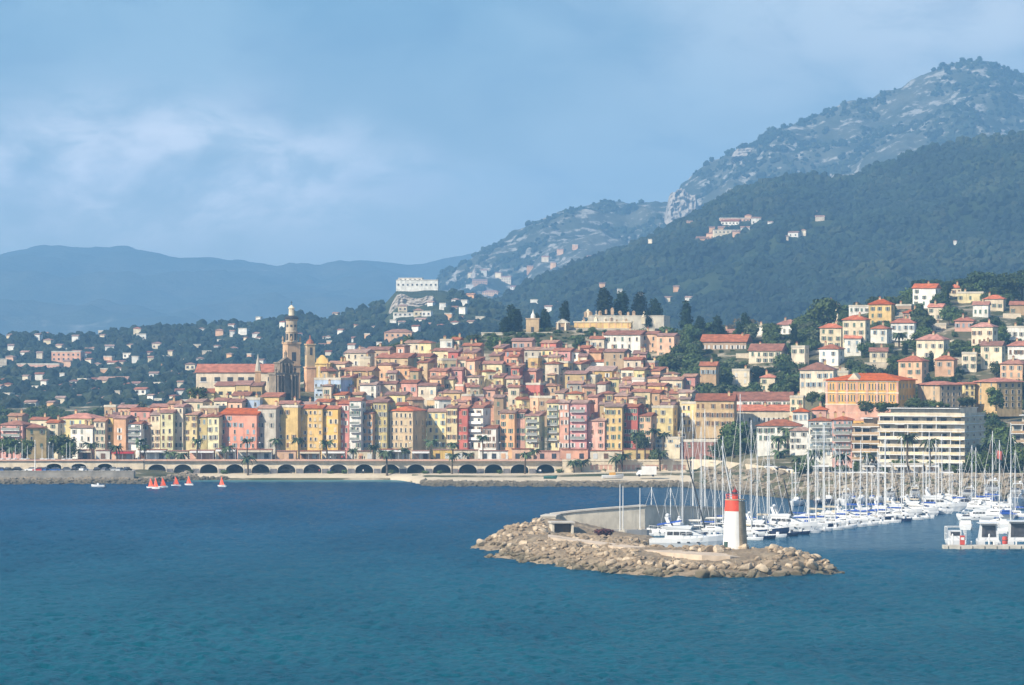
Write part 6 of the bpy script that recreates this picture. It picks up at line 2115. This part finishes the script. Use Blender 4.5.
# ------------------------------------------------------------------ boats
def hull_mb(L, B, free, draft=.35, sheer=.35, transom=.8, mi=0, n=9):
    """bow towards +x"""
    mb = MB()
    rings = []
    for i in range(n + 1):
        u = i / n
        x = -L / 2 + L * u
        b = B / 2 * (transom + (1 - transom) * min(1, u * 2.2)) if u < .45 else B / 2 * max(.015, 1 - ((u - .45) / .55) ** 2.1)
        top = free * (1 + sheer * max(0, u - .3) ** 1.5 * 1.6)
        rk = max(0, u - .75) * L * .0
        x2 = x - (L * .07 if u > .95 else L * .035 * max(0, u - .6) / .4)
        rings.append([(x2, -b * .82, 0), (x, -b, top * .6), (x + rk, -b, top), (x + rk, b, top), (x, b, top * .6), (x2, b * .82, 0), (x2, 0, -draft)])
    mb.loft(rings, mi)
    return mb


BOATS = []
STOCK = {}


def sail_protos(cover, hullc):
    key = (cover, hullc)
    if key in STOCK:
        return STOCK[key]
    L, B = 11.0, 3.4
    hm = {'white': WHITE, 'navy': NAVY}[hullc]
    hull = hull_mb(L, B, 1.15).mesh('hull', hm)
    wl = MB().loft([[(x, -y, .02), (x, -y, .16), (x, y, .16), (x, y, .02)] for x, y in ((-L / 2 - .01, B * .335), (-1, B * .43), (2, B * .36), (L / 2 - .75, .06))]).mesh('boot_stripe', BLUE)
    deck = MB().loft([[(x, -y, 1.0), (x, -y, z), (x, y, z), (x, y, 1.0)] for x, y, z in ((-L / 2 + .2, 1.2, 1.2), (-1.5, 1.55, 1.22), (1.5, 1.45, 1.3), (L / 2 - .6, .25, 1.45))]).mesh('deck', TEAK if hullc == 'navy' else mat('deck grey', (.6, .58, .53), .7))
    cabin = MB().loft([[(-1.9, -1.0, 1.15), (-1.9, 1.0, 1.15), (-1.8, .85, 1.85), (-1.8, -.85, 1.85)], [(1.2, -.95, 1.25), (1.2, .95, 1.25), (1.1, .8, 1.8), (1.1, -.8, 1.8)], [(2.9, -.5, 1.3), (2.9, .5, 1.3), (2.5, .4, 1.5), (2.5, -.4, 1.5)]]).mesh('cabin', WHITE)
    port = MB().box(-1.5, 1.0, -.975, -.9, 1.42, 1.66).box(-1.5, 1.0, .9, .975, 1.42, 1.66).mesh('cabin_windows', GLASS)
    hood = MB().loft([[(-2.4, -.9, 1.5), (-2.4, .9, 1.5), (-2.4, .8, 2.3), (-2.4, -.8, 2.3)], [(-1.5, -.9, 1.8), (-1.5, .9, 1.8), (-1.6, .7, 2.2), (-1.6, -.7, 2.2)]]).mesh('spray_hood', {'blue': BLUE, 'beige': BEIGE, 'white': AWN}[cover])
    mast = MB().tube((0, 0, 0), (0, 0, 1), .135, .095, 8).mesh('mast', ALU)
    spr = MB().tube((0, -1.1, 0), (0, 1.1, 0), .05).mesh('spreader', ALU)
    boom = MB().tube((0, 0, 0), (-4.4, 0, .05), .09).mesh('boom', ALU)
    sc_ = MB().loft([[(x, r * math.cos(a), .22 + r * math.sin(a)) for a in [2 * math.pi * k / 8 for k in range(8)]] for x, r in ((-.1, .26), (-1.5, .24), (-3.4, .18), (-4.3, .12))]).mesh('sail_cover', {'blue': BLUE, 'beige': BEIGE, 'white': AWN}[cover])
    STOCK[key] = (hull, wl, deck, cabin, port, hood, mast, spr, boom, sc_)
    return STOCK[key]


WIRE = mat('rigging wire', (.55, .55, .53), .5, .05)
STAYS = {}


def sailboat(x, d, top_py, rz, cover='blue', hullc='white', L=11.0, z=0.0):
    k = L / 11.0
    t = thing('sailboat', None, 'sailboat', (x, d, z), R(rz), 'sailing boats moored in the marina')
    p = sail_protos(cover, hullc)
    for me in p[:5]:
        ob(me.name.split('.')[0], me, t, None, None, k)
    if random.random() < .6:
        ob('spray_hood', p[5], t, None, None, k)
    mh = CH - (top_py - HZ) * d / F - 1.7 * k
    mx = .6 * k
    m = ob('mast', p[6], t, (mx, 0, 1.7 * k), None, (1, 1, mh))
    for f in (.45, .72):
        ob('spreader', p[7], m, (0, 0, f), None, (1, k, 1 / mh))
    ob('boom', p[8], t, (mx, 0, 2.75 * k), None, k)
    ob('sail_cover', p[9], t, (mx, 0, 2.75 * k), None, k)
    zt = 1.7 * k + mh * .97
    key = (round(mh), round(k, 1))
    if key not in STAYS:
        STAYS[key] = (MB().tube((L / 2 - .3, 0, 1.4 * k), (mx, 0, zt), .055, .04, 4).mesh('forestay', AWN if random.random() < .5 else WIRE), MB().tube((-L / 2 + .2, 0, 1.2 * k), (mx, 0, zt), .03, .03, 4).mesh('backstay', WIRE),
                      MB().tube((mx - .2, 1.5 * k, 1.2 * k), (mx, 0, zt * .9), .03, .03, 4).mesh('shroud', WIRE), MB().tube((mx - .2, -1.5 * k, 1.2 * k), (mx, 0, zt * .9), .03, .03, 4).mesh('shroud', WIRE))
    for me in STAYS[key]:
        ob(me.name.split('.')[0], me, t)
    BOATS.append(dict(o=t, x=x, d=d, cover=cover, hull=hullc, px=PX(x, d)))
    return t


def motor_yacht(x, d, rz, L=14, hullc='white', fly=True, label=None, accent=None, radar=True):
    k = L / 14.0
    t = thing('motor_yacht', label, 'motor yacht', (x, d, 0), R(rz))
    t.scale = (k, k, k)
    hull_mb(14, 4.4, 1.7, .4, .5, .9).build('hull', {'white': WHITE, 'navy': NAVY}[hullc], t)
    MB().loft([[(x_, -y, 1.55), (x_, -y, z_), (x_, y, z_), (x_, y, 1.55)] for x_, y, z_ in ((-6.8, 2.0, 1.75), (-2, 2.1, 1.8), (2.5, 1.9, 1.95), (6.0, .5, 2.25))]).build('deck', mat('deck grey', ()), t)
    MB().loft([[(-4.2, -1.8, 1.7), (-4.2, 1.8, 1.7), (-4.0, 1.65, 3.5), (-4.0, -1.65, 3.5)], [(1.0, -1.75, 1.85), (1.0, 1.75, 1.85), (.2, 1.55, 3.45), (.2, -1.55, 3.45)], [(4.2, -1.1, 1.95), (4.2, 1.1, 1.95), (2.4, .9, 2.6), (2.4, -.9, 2.6)]]).build('deckhouse', WHITE, t)
    for sg in (-1, 1):
        for k2 in range(4):
            MB().box(-.5, .5, -.04, .04, 0, .62).build('cabin_window', GLASS, t, (-3.2 + k2 * 1.2, sg * 1.74, 2.45))
        for k2 in range(3):
            MB().box(-.28, .28, -.03, .03, 0, .26).build('porthole', GLASS, t, (-1.5 + k2 * 1.8, sg * (2.2 - .05 * k2), 1.0))
    MB().loft([[(1.05, -1.5, 2.35), (1.05, 1.5, 2.35), (.35, 1.4, 3.35), (.35, -1.4, 3.35)], [(3.2, -.95, 2.3), (3.2, .95, 2.3), (1.4, .9, 3.1), (1.4, -.9, 3.1)]]).build('windscreen', GLASS, t)
    if fly:
        MB().loft([[(-4.6, -1.75, 3.5), (-4.6, 1.75, 3.5), (-4.6, 1.85, 4.1), (-4.6, -1.85, 4.1)], [(.6, -1.5, 3.5), (.6, 1.5, 3.5), (1.0, 1.4, 4.2), (1.0, -1.4, 4.2)]]).build('flybridge', WHITE, t)
        MB().loft([[(.2, -1.2, 4.15), (.9, -1.1, 4.15), (.4, -1.1, 4.7)], [(.2, 1.2, 4.15), (.9, 1.1, 4.15), (.4, 1.1, 4.7)]]).build('fly_screen', GLASS, t)
    if radar:
        ar = MB().loft([[(-3.4, sg * 1.6, 3.6), (-2.6, sg * 1.6, 3.6), (-3.6, sg * 1.3, 5.6), (-4.2, sg * 1.3, 5.6)] for sg in (-1,)] + [[(-3.4, -1.45, 3.6), (-2.6, -1.45, 3.6), (-3.6, -1.2, 5.6), (-4.2, -1.2, 5.6)]])
        ar.loft([[(-3.4, 1.45, 3.6), (-2.6, 1.45, 3.6), (-3.6, 1.2, 5.6), (-4.2, 1.2, 5.6)], [(-3.4, 1.6, 3.6), (-2.6, 1.6, 3.6), (-3.6, 1.3, 5.6), (-4.2, 1.3, 5.6)]])
        ar.box(-4.2, -3.5, -1.3, 1.3, 5.6, 5.8)
        a = ar.build('radar_arch', WHITE, t)
        ob('radome', MB().lathe([(.1, 0), (.42, .12), (.42, .35), (.1, .55)], 10).mesh('radome', WHITE), a, (-3.85, .6, 5.8))
        ob('aerial', MB().tube((0, 0, 0), (-.3, 0, 3.2), .04, .02, 5).mesh('aerial', WHITE), a, (-3.9, -.9, 5.8))
    if accent:
        MB().loft([[(-5.6, -1.5, 4.2), (-5.6, 1.5, 4.2), (-5.6, 1.4, 4.45), (-5.6, -1.4, 4.45)], [(-1.2, -1.5, 4.9), (-1.2, 1.5, 4.9), (-1.3, 1.3, 5.15), (-1.3, -1.3, 5.15)]]).build('sun_canopy', accent, t)
    rl = MB()
    for sg in (-1, 1):
        pr = None
        for u in np.linspace(0, 1, 7):
            x_ = -1 + 7.2 * u
            y_ = sg * (2.05 * (1 - (u ** 2.2)) + .1)
            q = (x_, y_, 2.0 + .5 * u + .75)
            rl.tube((x_, y_, 1.8 + .45 * u), q, .035, .035, 4)
            if pr:
                rl.tube(pr, q, .035, .035, 4)
            pr = q
    rl.build('rail', ALU, t)
    return t


# near row: bows to the right, line of berths from the lighthouse to the head of the basin
def row_t(px, off=0.0):
    ts = np.linspace(-.2, 1.35, 600)
    x = 55 + 68 * ts - .92 * off
    d = 998 + 159 * ts + .39 * off
    k = int(np.argmin(np.abs(PX(x, d) - px)))
    return float(x[k]), float(d[k])


RZ = -22
rs = random.Random(9)
for px, top in [(749, 420), (767, 433), (806.6, 434), (814, 431), (822, 425), (833, 447), (844, 453), (857.7, 478), (864.6, 453), (875.6, 449), (883.6, 432), (899.4, 436), (921, 451), (934, 440)]:
    x, d = row_t(px)
    sailboat(x, d, top, RZ + rs.uniform(-4, 4), rs.choice(['blue', 'white', 'beige', 'blue']), rs.choice(['white', 'white', 'white', 'navy']), rs.uniform(10, 12.5))
for px, top in [(742.7, 394), (759.7, 432), (769.5, 436), (794, 470), (810, 452), (826, 424), (848.6, 460), (869, 456), (886.7, 440), (906, 448), (931, 432), (944, 434)]:
    x, d = row_t(px, 15)
    sailboat(x, d, top, 180 + RZ + rs.uniform(-4, 4), rs.choice(['blue', 'white', 'beige']), 'white', rs.uniform(10, 13))
for px, top, d in [(680, 413, 1010), (690.6, 410, 1040), (699, 427, 1030), (702.5, 409, 1062), (713, 421, 1026), (720.5, 436, 1040), (728, 470, 1050)]:
    sailboat(X(px, d), d, top, RZ + rs.uniform(-6, 6), rs.choice(['blue', 'white']), 'white', rs.uniform(10, 13))
for px, top, d in [(796, 462, 1205), (818, 456, 1215), (829, 470, 1222), (840, 446, 1218), (853, 462, 1228), (861, 440, 1226), (872, 466, 1232), (879, 452, 1230), (892, 462, 1236), (903, 470, 1234), (914, 444, 1236), (926, 464, 1238), (939, 456, 1238), (949, 448, 1236), (960, 436, 1230)]:
    sailboat(X(px, d), d, top, 265 + rs.uniform(-8, 8), rs.choice(['blue', 'white', 'beige', 'white']), rs.choice(['white', 'white', 'navy']), rs.uniform(9, 12))
for px, top, d in [(954, 474, 1190), (974, 445, 1175), (978, 447, 1190), (994.7, 431, 1120), (1002, 440, 1060), (1013, 423, 1020), (1017, 450, 1120), (1031, 440, 1060), (964, 462, 1210), (987, 468, 1200)]:
    sailboat(X(px, d), d, top, 150 + rs.uniform(-8, 8), rs.choice(['blue', 'white']), 'white', rs.uniform(10, 13))
# short poles of the small boats by the inner quay
for px, top, d in [(620, 484, 1000), (623, 486, 1004), (640, 488, 1010), (650, 487, 1012), (669, 488, 1016)]:
    sailboat(X(px, d + 6), d + 6, top, RZ + rs.uniform(-8, 8), 'white', 'white', 8.0, 0.0) if px > 645 else None
    if px <= 645:
        t = thing('flagpole', f'thin pale pole before the harbour wall, {ORD[[620, 623, 640].index(px)]} from the left', 'pole', (X(px, d), d, 1.4), 0, 'thin poles before the harbour wall')
        MB().tube((0, 0, 0), (0, 0, Z(top, d) - 1.4), .13, .08, 6).build('pole', ALU, t)
        MB().box(-.35, .35, -.35, .35, -.3, .4).build('footing', CONC, t)
rank = sorted(BOATS, key=lambda b: b['px'])
for i, b in enumerate(rank):
    b['o']['label'] = f"{b['hull']} hulled sailboat with {b['cover']} sail cover, {ORD[i] if i < 39 else 'number ' + str(i + 1)} mast from the left in the marina"

MY = [(688, 548, -8, 17.5, 'white', 'large white flybridge yacht moored behind the breakwater left of the lighthouse', BLUE), (668, 536, 160, 11, 'white', 'white motor cruiser with radar arch behind the large yacht', None),
      (652, 533, 200, 8, 'navy', 'small dark motorboat at the quay left of the large yacht', None), (763, 536.5, RZ, 13.5, 'navy', 'white-decked motor yacht with dark navy hull right of the lighthouse', None), (789, 531.5, RZ, 15, 'white', 'long white motor yacht with raked windscreen, right of the navy-hulled one', None),
      (775, 533, RZ, 10, 'white', 'white cruiser between the navy-hulled yacht and the long white one', None), (848, 521.5, RZ, 10, 'white', 'white cruiser in the middle of the near row', None), (869, 519, RZ, 10.5, 'navy', 'navy-hulled cruiser in the near row, left of its twin', None), (886, 517, RZ, 10.5, 'navy', 'navy-hulled cruiser in the near row, right of its twin', BLUE),
      (903, 515.5, RZ, 11, 'white', 'white cruiser with low cabin near the end of the row', None), (918, 514, RZ, 12, 'white', 'white flybridge cruiser second from the end of the near row', None), (941, 511, RZ + 6, 15, 'white', 'big white flybridge yacht at the end of the near row', None),
      (967, 505.5, 250, 13, 'navy', 'dark blue yacht with white upper deck beyond the channel', NAVY), (992, 504, 260, 17, 'white', 'tall white yacht seen bow-on at the right quay', None), (1016, 506, 255, 16, 'white', 'white yacht moored right of the tall bow-on yacht', None), (1000, 515, 170, 11, 'white', 'white cruiser lying across behind the floating pontoon', None), (890, 503.5, 262, 11, 'white', 'white cruiser on the inner quay behind the tallest masts', None), (915, 503, 265, 12, 'navy', 'navy cruiser on the inner quay under the apartment block', BEIGE), (846, 505, 262, 11, 'white', 'white cruiser at the left of the inner quay', None), (966, 529, 82, 11, 'white', 'white cruiser moored bow-away right behind the work boat', None), (1006, 530, 86, 14, 'white', 'flybridge yacht moored bow-away behind the two catamarans', BLUE), (975, 520, 175, 10, 'white', 'smaller white cruiser behind the left end of the pontoon', None)]
for px, wy, rz, L, hc, lab, acc in MY:
    d = D(wy)
    motor_yacht(X(px, d), d, rz, L, hc, L > 9, lab, acc, L > 9.5)
# small tenders crowding the rows
rt = random.Random(3)
tender_mesh = {c: hull_mb(4.6, 1.9, .7, .2, .3, .9).mesh('hull', m) for c, m in (('white', WHITE), ('navy', NAVY), ('orange', ORANGE))}
con = MB().box(-.3, .3, -.4, .4, .5, 1.3).box(-.32, -.25, -.4, .4, 1.301, 1.7, 1).mesh('console', [WHITE, GLASS])
eng = MB().box(-.25, .25, -.22, .22, -.1, .6).mesh('outboard', STEEL)
NT_ = 0
for i in range(26):
    if i < 10:
        px, d = 640 + i * 8.5 + rt.uniform(-2, 2), rt.uniform(985, 1030)
        if d < 1000 and px < 655:
            d = 1000
        place = 'in the corner between yacht and harbour wall'
    else:
        px = 755 + (i - 10) * 11.5
        x, d = row_t(px, -7.5)
        place = 'in front of the near row of moored boats'
    c = rt.choice(['white', 'white', 'white', 'navy'])
    t = thing('tender', f'small {c} tender {place}, {ORD[i if i < 10 else i - 10]} from the left', 'dinghy', (X(px, d), d, 0), R(RZ + rt.uniform(-20, 20)))
    ob('hull', tender_mesh[c], t)
    ob('console', con, t)
    ob('outboard', eng, t, (-2.35, 0, .5))


# dark slanting spars of two old gaffers
for (px0, py0, px1, py1, d, m, lab) in ((686, 456, 705.5, 522, 1000, STEEL, 'long dark spar slanting over the yachts left of the lighthouse'), (784, 480, 793, 510, 1015, STEEL, 'dark slanting spar among the masts right of the lighthouse'), (721.7, 446, 734, 500, 1005, ALU, 'pale slanting spar rising behind the lighthouse top')):
    a, b = Vector((X(px0, d), d, Z(py0, d))), Vector((X(px1, d), d + 3, Z(py1, d)))
    t = thing('spar', lab, 'spar', b)
    MB().tube((0, 0, -1.5), tuple(a - b), .2, .14, 6).build('boom', m, t)
    MB().tube(tuple(a - b), (0.0, 4.0, -2.0), .04, .04, 4).build('stay', WIRE, t)


# floating pontoon at right with three hulls moored stern-on
def pontoon():
    y = 944
    x0 = X(944, y)
    t = thing('pontoon', 'floating concrete pontoon with pale deck at the right edge of the basin', 'pontoon', (x0, y, 0))
    MB().box(0, 34, 0, 4.5, -.4, .75).build('deck', mat('pontoon deck', (.50, .45, .37), .85, .15, .5, .02), t)
    for k in range(12):
        MB().box(-.05, .05, -.12, -.005, -.3, .6).build('fender', RUB, t, (1 + k * 2.8, 0, 0))
    for k in range(4):
        MB().lathe([(.2, -2), (.2, 3.0), (.02, 3.3)], 8).build('pile', ALU, t, (2.5 + k * 8.5, 5.1, 0))
    for k in range(6):
        MB().box(-.16, .16, -.16, .16, .75, 1.6).build('service_post', PAINT, t, (1.5 + 5.2 * k, 3.9, 0))

    def stern(px0, px1, top, label, kind):
        w = (px1 - px0) * 952 / F
        q = thing('catamaran' if kind == 'cat' else 'houseboat', label, 'catamaran' if kind == 'cat' else 'houseboat', (X((px0 + px1) / 2, 951), 951, 0))
        hh = Z(top, 951)
        for sg in (-1, 1):
            hull_mb(11, 1.5, 1.3, .3, .3, .9).build('hull', WHITE, q, (sg * (w / 2 - .75), 5.6, 0), R(90))
        MB().box(-w / 2 + .3, w / 2 - .3, .4, 9, 1.31, 1.6).build('bridge_deck', WHITE, q)
        MB().loft([[(-w / 2 + .35, 2.2, 1.61), (w / 2 - .35, 2.2, 1.61), (w / 2 - .7, 2.4, hh), (-w / 2 + .7, 2.4, hh)], [(-w / 2 + .5, 7.5, 1.61), (w / 2 - .5, 7.5, 1.61), (w / 2 - 1.0, 6.3, hh), (-w / 2 + 1.0, 6.3, hh)]]).build('cabin', WHITE, q)
        MB().loft([[(-w / 2 + .9, 2.12, 2.3), (w / 2 - .9, 2.12, 2.3), (w / 2 - 1.0, 2.3, hh - .45), (-w / 2 + 1.0, 2.3, hh - .45)], [(-w / 2 + .9, 2.24, 2.3), (w / 2 - .9, 2.24, 2.3), (w / 2 - 1.0, 2.42, hh - .45), (-w / 2 + 1.0, 2.42, hh - .45)]]).build('aft_window', GLASS, q)
        MB().box(-w / 2 + .2, w / 2 - .2, .9, 6.6, hh + .01, hh + .18).build('hard_top', WHITE, q)
        for sg in (-1, 1):
            MB().tube((sg * (w / 2 - .45), 1.1, 1.6), (sg * (w / 2 - .45), 1.1, hh), .06).build('post', ALU, q)
        return q
    stern(979, 1001, 524, 'white catamaran seen from its stern with one wide dark window', 'cat')
    stern(1008, 1036, 522, 'white catamaran with blue-striped top cut by the right edge of the photo', 'cat')
    q = thing('work_boat', 'white work boat with open rail frame at the left end of the pontoon', 'work boat', (X(957, 952), 952, 0))
    hull_mb(9, 4.6, 1.5, .3, .3, .95).build('hull', WHITE, q, (0, 4.9, 0), R(90))
    fr_ = MB()
    for x in (-2.2, 2.2):
        for y_ in (.8, 3.4, 6.0):
            fr_.tube((x, y_, 1.4), (x, y_, 4.6), .07, .07, 5)
        fr_.tube((x, .8, 4.6), (x, 6, 4.6), .07, .07, 5).tube((x, .8, 3), (x, 6, 3), .05, .05, 5)
    for y_ in (.8, 6.0):
        fr_.tube((-2.2, y_, 4.6), (2.2, y_, 4.6), .07, .07, 5)
    fr_.build('rail_frame', PAINT, q)
    MB().box(-1.4, 1.4, 3.6, 6.5, 1.4, 3.7).build('cabin', WHITE, q)
    MB().box(-1.1, 1.1, 3.52, 3.6, 2.5, 3.4).build('window', GLASS, q)
    for px, lab in ((962.5, 'red dispenser cabinet standing on the pontoon beside the work boat'),):
        q = thing('cabinet', lab, 'cabinet', (X(px, 946), 946, .75))
        MB().box(-.55, .55, 0, .7, .1, 2.2).build('body', mat('faded red cabinet', (.50, .07, .045), .6, .2), q)
        MB().box(-.4, .4, -.04, -.003, 1.2, 1.8).build('panel', PAINT, q)
        MB().box(-.5, .5, .1, .6, 0, .1).build('foot', STEEL, q)
    for px, lab in ((1005, 'red life raft canister between the two catamarans'),):
        q = thing('life_raft', lab, 'life raft', (X(px, 948), 948, .75))
        MB().lathe([(.1, .1), (.62, .2), (.68, 1.0), (.62, 1.85), (.1, 1.95)], 12).build('canister', mat('faded red canister', (.42, .06, .04), .6), q)
        MB().lathe([(.70, .95), (.70, 1.1)], 12).build('strap', STEEL, q)
        MB().box(-.5, .5, -.5, .5, 0, .1).build('cradle', ALU, q)


pontoon()
# flag on the tall mast at right
t = thing('flag', 'faded red flag flying among the masts at right', 'flag', (X(996, 1118), 1118, Z(462, 1118)))
MB().tube((0, 0, -2), (0, 0, 3.4), .05).build('staff', ALU, t)
MB().loft([[(.06 + 1.7 * u, .25 * math.sin(u * 6), 3.3 - .5 * u), (.06 + 1.7 * u, .25 * math.sin(u * 6) + .03, 3.3 - .5 * u), (.06 + 1.7 * u, .25 * math.sin(u * 6 + .5) + .03, 1.2 - .9 * u), (.06 + 1.7 * u, .25 * math.sin(u * 6 + .5), 1.2 - .9 * u)] for u in np.linspace(0, 1, 7)]).build('cloth', mat('faded red cloth', (.45, .13, .10), .8), t)

# orange-sailed dinghies off the beach, and a white launch
for i, (px, by, top) in enumerate([(151, 488.5, 477), (156, 489, 476.5), (163, 488, 476.5), (176, 486.5, 475.5), (189, 485.5, 475), (222, 487, 475.5)]):
    d = D(by)
    lab = ['leftmost of the cluster of three orange-sailed dinghies', 'middle of the cluster of three orange-sailed dinghies', 'right one of the cluster of three orange-sailed dinghies', 'single orange-sailed dinghy just right of the cluster of three', 'second lone orange-sailed dinghy right of the cluster', 'orange-sailed dinghy sailing alone farthest right'][i]
    t = thing('sailing_dinghy', lab, 'sailing dinghy', (X(px, d), d, 0), R(random.uniform(150, 200)), 'orange-sailed dinghies off the beach')
    t.scale = (.82, .82, .95)
    hull_mb(4.0, 1.5, .55, .15, .3, .85).build('hull', WHITE, t)
    hh = Z(top, d)
    MB().tube((.5, 0, .4), (.45, 0, hh), .06, .04, 6).build('mast', ALU, t)
    sl = MB()
    N = 7
    for s in (0, 1):
        pass
    A = [(.4 - 0.0 * u, .02 * 0, .8 + (hh - .9) * u) for u in np.linspace(0, 1, N)]
    Bq = [(.4 - 1.6 * (1 - u) ** .8 - .05, .38 * math.sin(math.pi * (1 - u) * .8), .75 + (hh - .85) * u) for u in np.linspace(0, 1, N)]
    sl.loft([[a, (a[0], a[1] + .03, a[2]), (b[0], b[1] + .03, b[2]), b] for a, b in zip(A, Bq)])
    sl.build('sail', ORANGE, t)
    MB().loft([[(.55, 0, .7), (.55, .03, .7), (1.2, .12, .7), (1.2, .09, .7)], [(.5, 0, hh * .72), (.5, .03, hh * .72), (.56, .03, hh * .72), (.56, 0, hh * .72)]]).build('jib', ORANGE, t)
    MB().tube((.4, 0, .78), (-1.8, .35, .75), .04, .03, 5).build('boom', ALU, t)
d = D(487)
t = thing('launch', 'small white motor launch with foaming wake off the sea wall', 'motorboat', (X(98, d), d, 0), R(175))
ob('hull', tender_mesh['white'], t)
ob('console', con, t)
ob('outboard', eng, t, (-2.35, 0, .5))
d = D(484.5, 2.2)
t = thing('beached_boat', 'white open boat drawn up on the stones of the groyne', 'boat', (X(613, 1392), 1392, 2.2), R(8))
hull_mb(7.5, 2.6, 1.0, .3, .4, .85).build('hull', WHITE, t)
MB().box(-1.2, .8, -.7, .7, 1.0, 1.9).build('cabin', mat('orange canvas', (.55, .28, .05), .8), t)
t = thing('skip', 'small green dinghy cradle on the stones of the groyne', 'dinghy', (X(550.5, 1388), 1388, 2.2), R(-5))
hull_mb(4.6, 1.9, .8, .2, .3, .9).build('hull', mat('green hull paint', (.05, .16, .13), .5), t)
MB().box(-1.5, -1.1, -.7, .7, .5, .8).build('thwart', TEAK, t)
# dinghies parked ashore at far left, masts up
for i, px in enumerate([2, 9, 15, 22, 27, 42, 48, 53, 66, 70]):
    t = thing('sailing_dinghy', f'beached white dinghy with bare mast at the left seaside road, {ORD[i]} from the left', 'sailing dinghy', (X(px, 1456), 1456, 6.4), R(80 + 20 * math.sin(i * 3)), 'dinghies parked ashore')
    ob('hull', tender_mesh['white'], t, (0, 0, .1), None, .8)
    MB().tube((.3, 0, .3), (.3, 0, random.uniform(4.5, 6.5)), .09, .06, 6).build('mast', ALU, t)


# ------------------------------------------------------------------ labels of houses, each told from its neighbours
def house_labels():
    front = sorted([h for h in HOUSES if h['zone'] == 'front'], key=lambda h: h['px0'])
    rn = {'gable': 'tiled', 'hip': 'hipped tile', 'flat': 'flat', 'shed': 'sloping tile', 'front': 'gable-fronted'}
    used = set()
    for i, h in enumerate(front):
        l = front[i - 1]['c'] if i else None
        r = front[i + 1]['c'] if i + 1 < len(front) else None
        bits = f"{h['c']} seafront house with {rn[h['roof']]} roof"
        if l and r:
            lab = bits + (f" between a {l} and a {r} house" if l != r else f" between two {l} houses")
        else:
            lab = bits + (f" left of the {r} house" if r else f" right of the {l} house")
        if lab in used:
            lab = lab.replace('seafront house', f"seafront house of {NUMW[min(10, h['rows'])]} storeys")
        k = 2
        base = lab
        while lab in used:
            lab = base.replace(' house with', ' house') .replace(f" {rn[h['roof']]} roof", '') + f", {ORD[k - 1]} such from left"
            k += 1
        used.add(lab)
        h['lab'] = lab
        h['o']['label'] = lab
    # short unique anchors along the front
    cc = {}
    for h in front:
        cc.setdefault(h['c'], []).append(h)
    anchors = []
    for c, hs in cc.items():
        for i, h in enumerate(hs):
            nm = f'the {c} seafront house' if len(hs) == 1 else f'the {ORD[i]} {c} seafront house'
            anchors.append(((h['px0'] + h['px1']) / 2, nm))
    anchors += [(291, 'the tall bell tower'), (310, 'the slim campanile')]

    def near(px):
        return min(anchors, key=lambda a: abs(a[0] - px))[1]
    groups = {}
    for h in HOUSES:
        if h['zone'] == 'hill':
            groups.setdefault((near((h['px0'] + h['px1']) / 2), h['c']), []).append(h)
    for (an, c), hs in groups.items():
        hs.sort(key=lambda h: -h['e'])
        for i, h in enumerate(hs):
            rf = 'flat-roofed ' if h['roof'] == 'flat' else ''
            if len(hs) == 1:
                h['o']['label'] = f"{rf}{c} old-town house, only {c} one above {an}"
            else:
                h['o']['label'] = f"{rf}{c} old-town house, {ORD[i]} {c} one above {an}"
            h['o']['group'] = 'houses of the old town'
    for h in front:
        h['o']['group'] = 'houses along the seafront'
    # villas: by colour and order from the left
    vg = {}
    for h in HOUSES:
        if h['zone'] == 'villa':
            vg.setdefault((h['c'], h['roof']), []).append(h)
    for (c, rf), hs in vg.items():
        hs.sort(key=lambda h: h['px0'])
        for i, h in enumerate(hs):
            n = '' if len(hs) == 1 else f', {ORD[i]} such from left'
            h['o']['label'] = f"{c} villa with {rn[rf]} roof on the right-hand hill" + n
            h['o']['group'] = 'villas on the right-hand hill'
    # far villas: by hill, colour, roof; order from the left
    fg = {}
    for f in FARS:
        hn = {'villa_hill': 'far hillside', 'rocky_mountain': 'rocky mountain foot', 'forest_hill': 'dark forested hill'}[f['hill'].ob.name]
        fg.setdefault((hn, f['n'], f['c'], f['roof']), []).append(f)
    for (hn, n, c, rf), fs in fg.items():
        fs.sort(key=lambda f: f['px'])
        nm = n.replace('_', ' ')
        for i, f in enumerate(fs):
            q = '' if len(fs) == 1 else f', {ORD[i]} such from the left'
            f['o']['label'] = f"{c} {nm} with {rn[rf]} roof on the {hn}" + q
            f['o']['group'] = f'{nm}s on the {hn}'


house_labels()
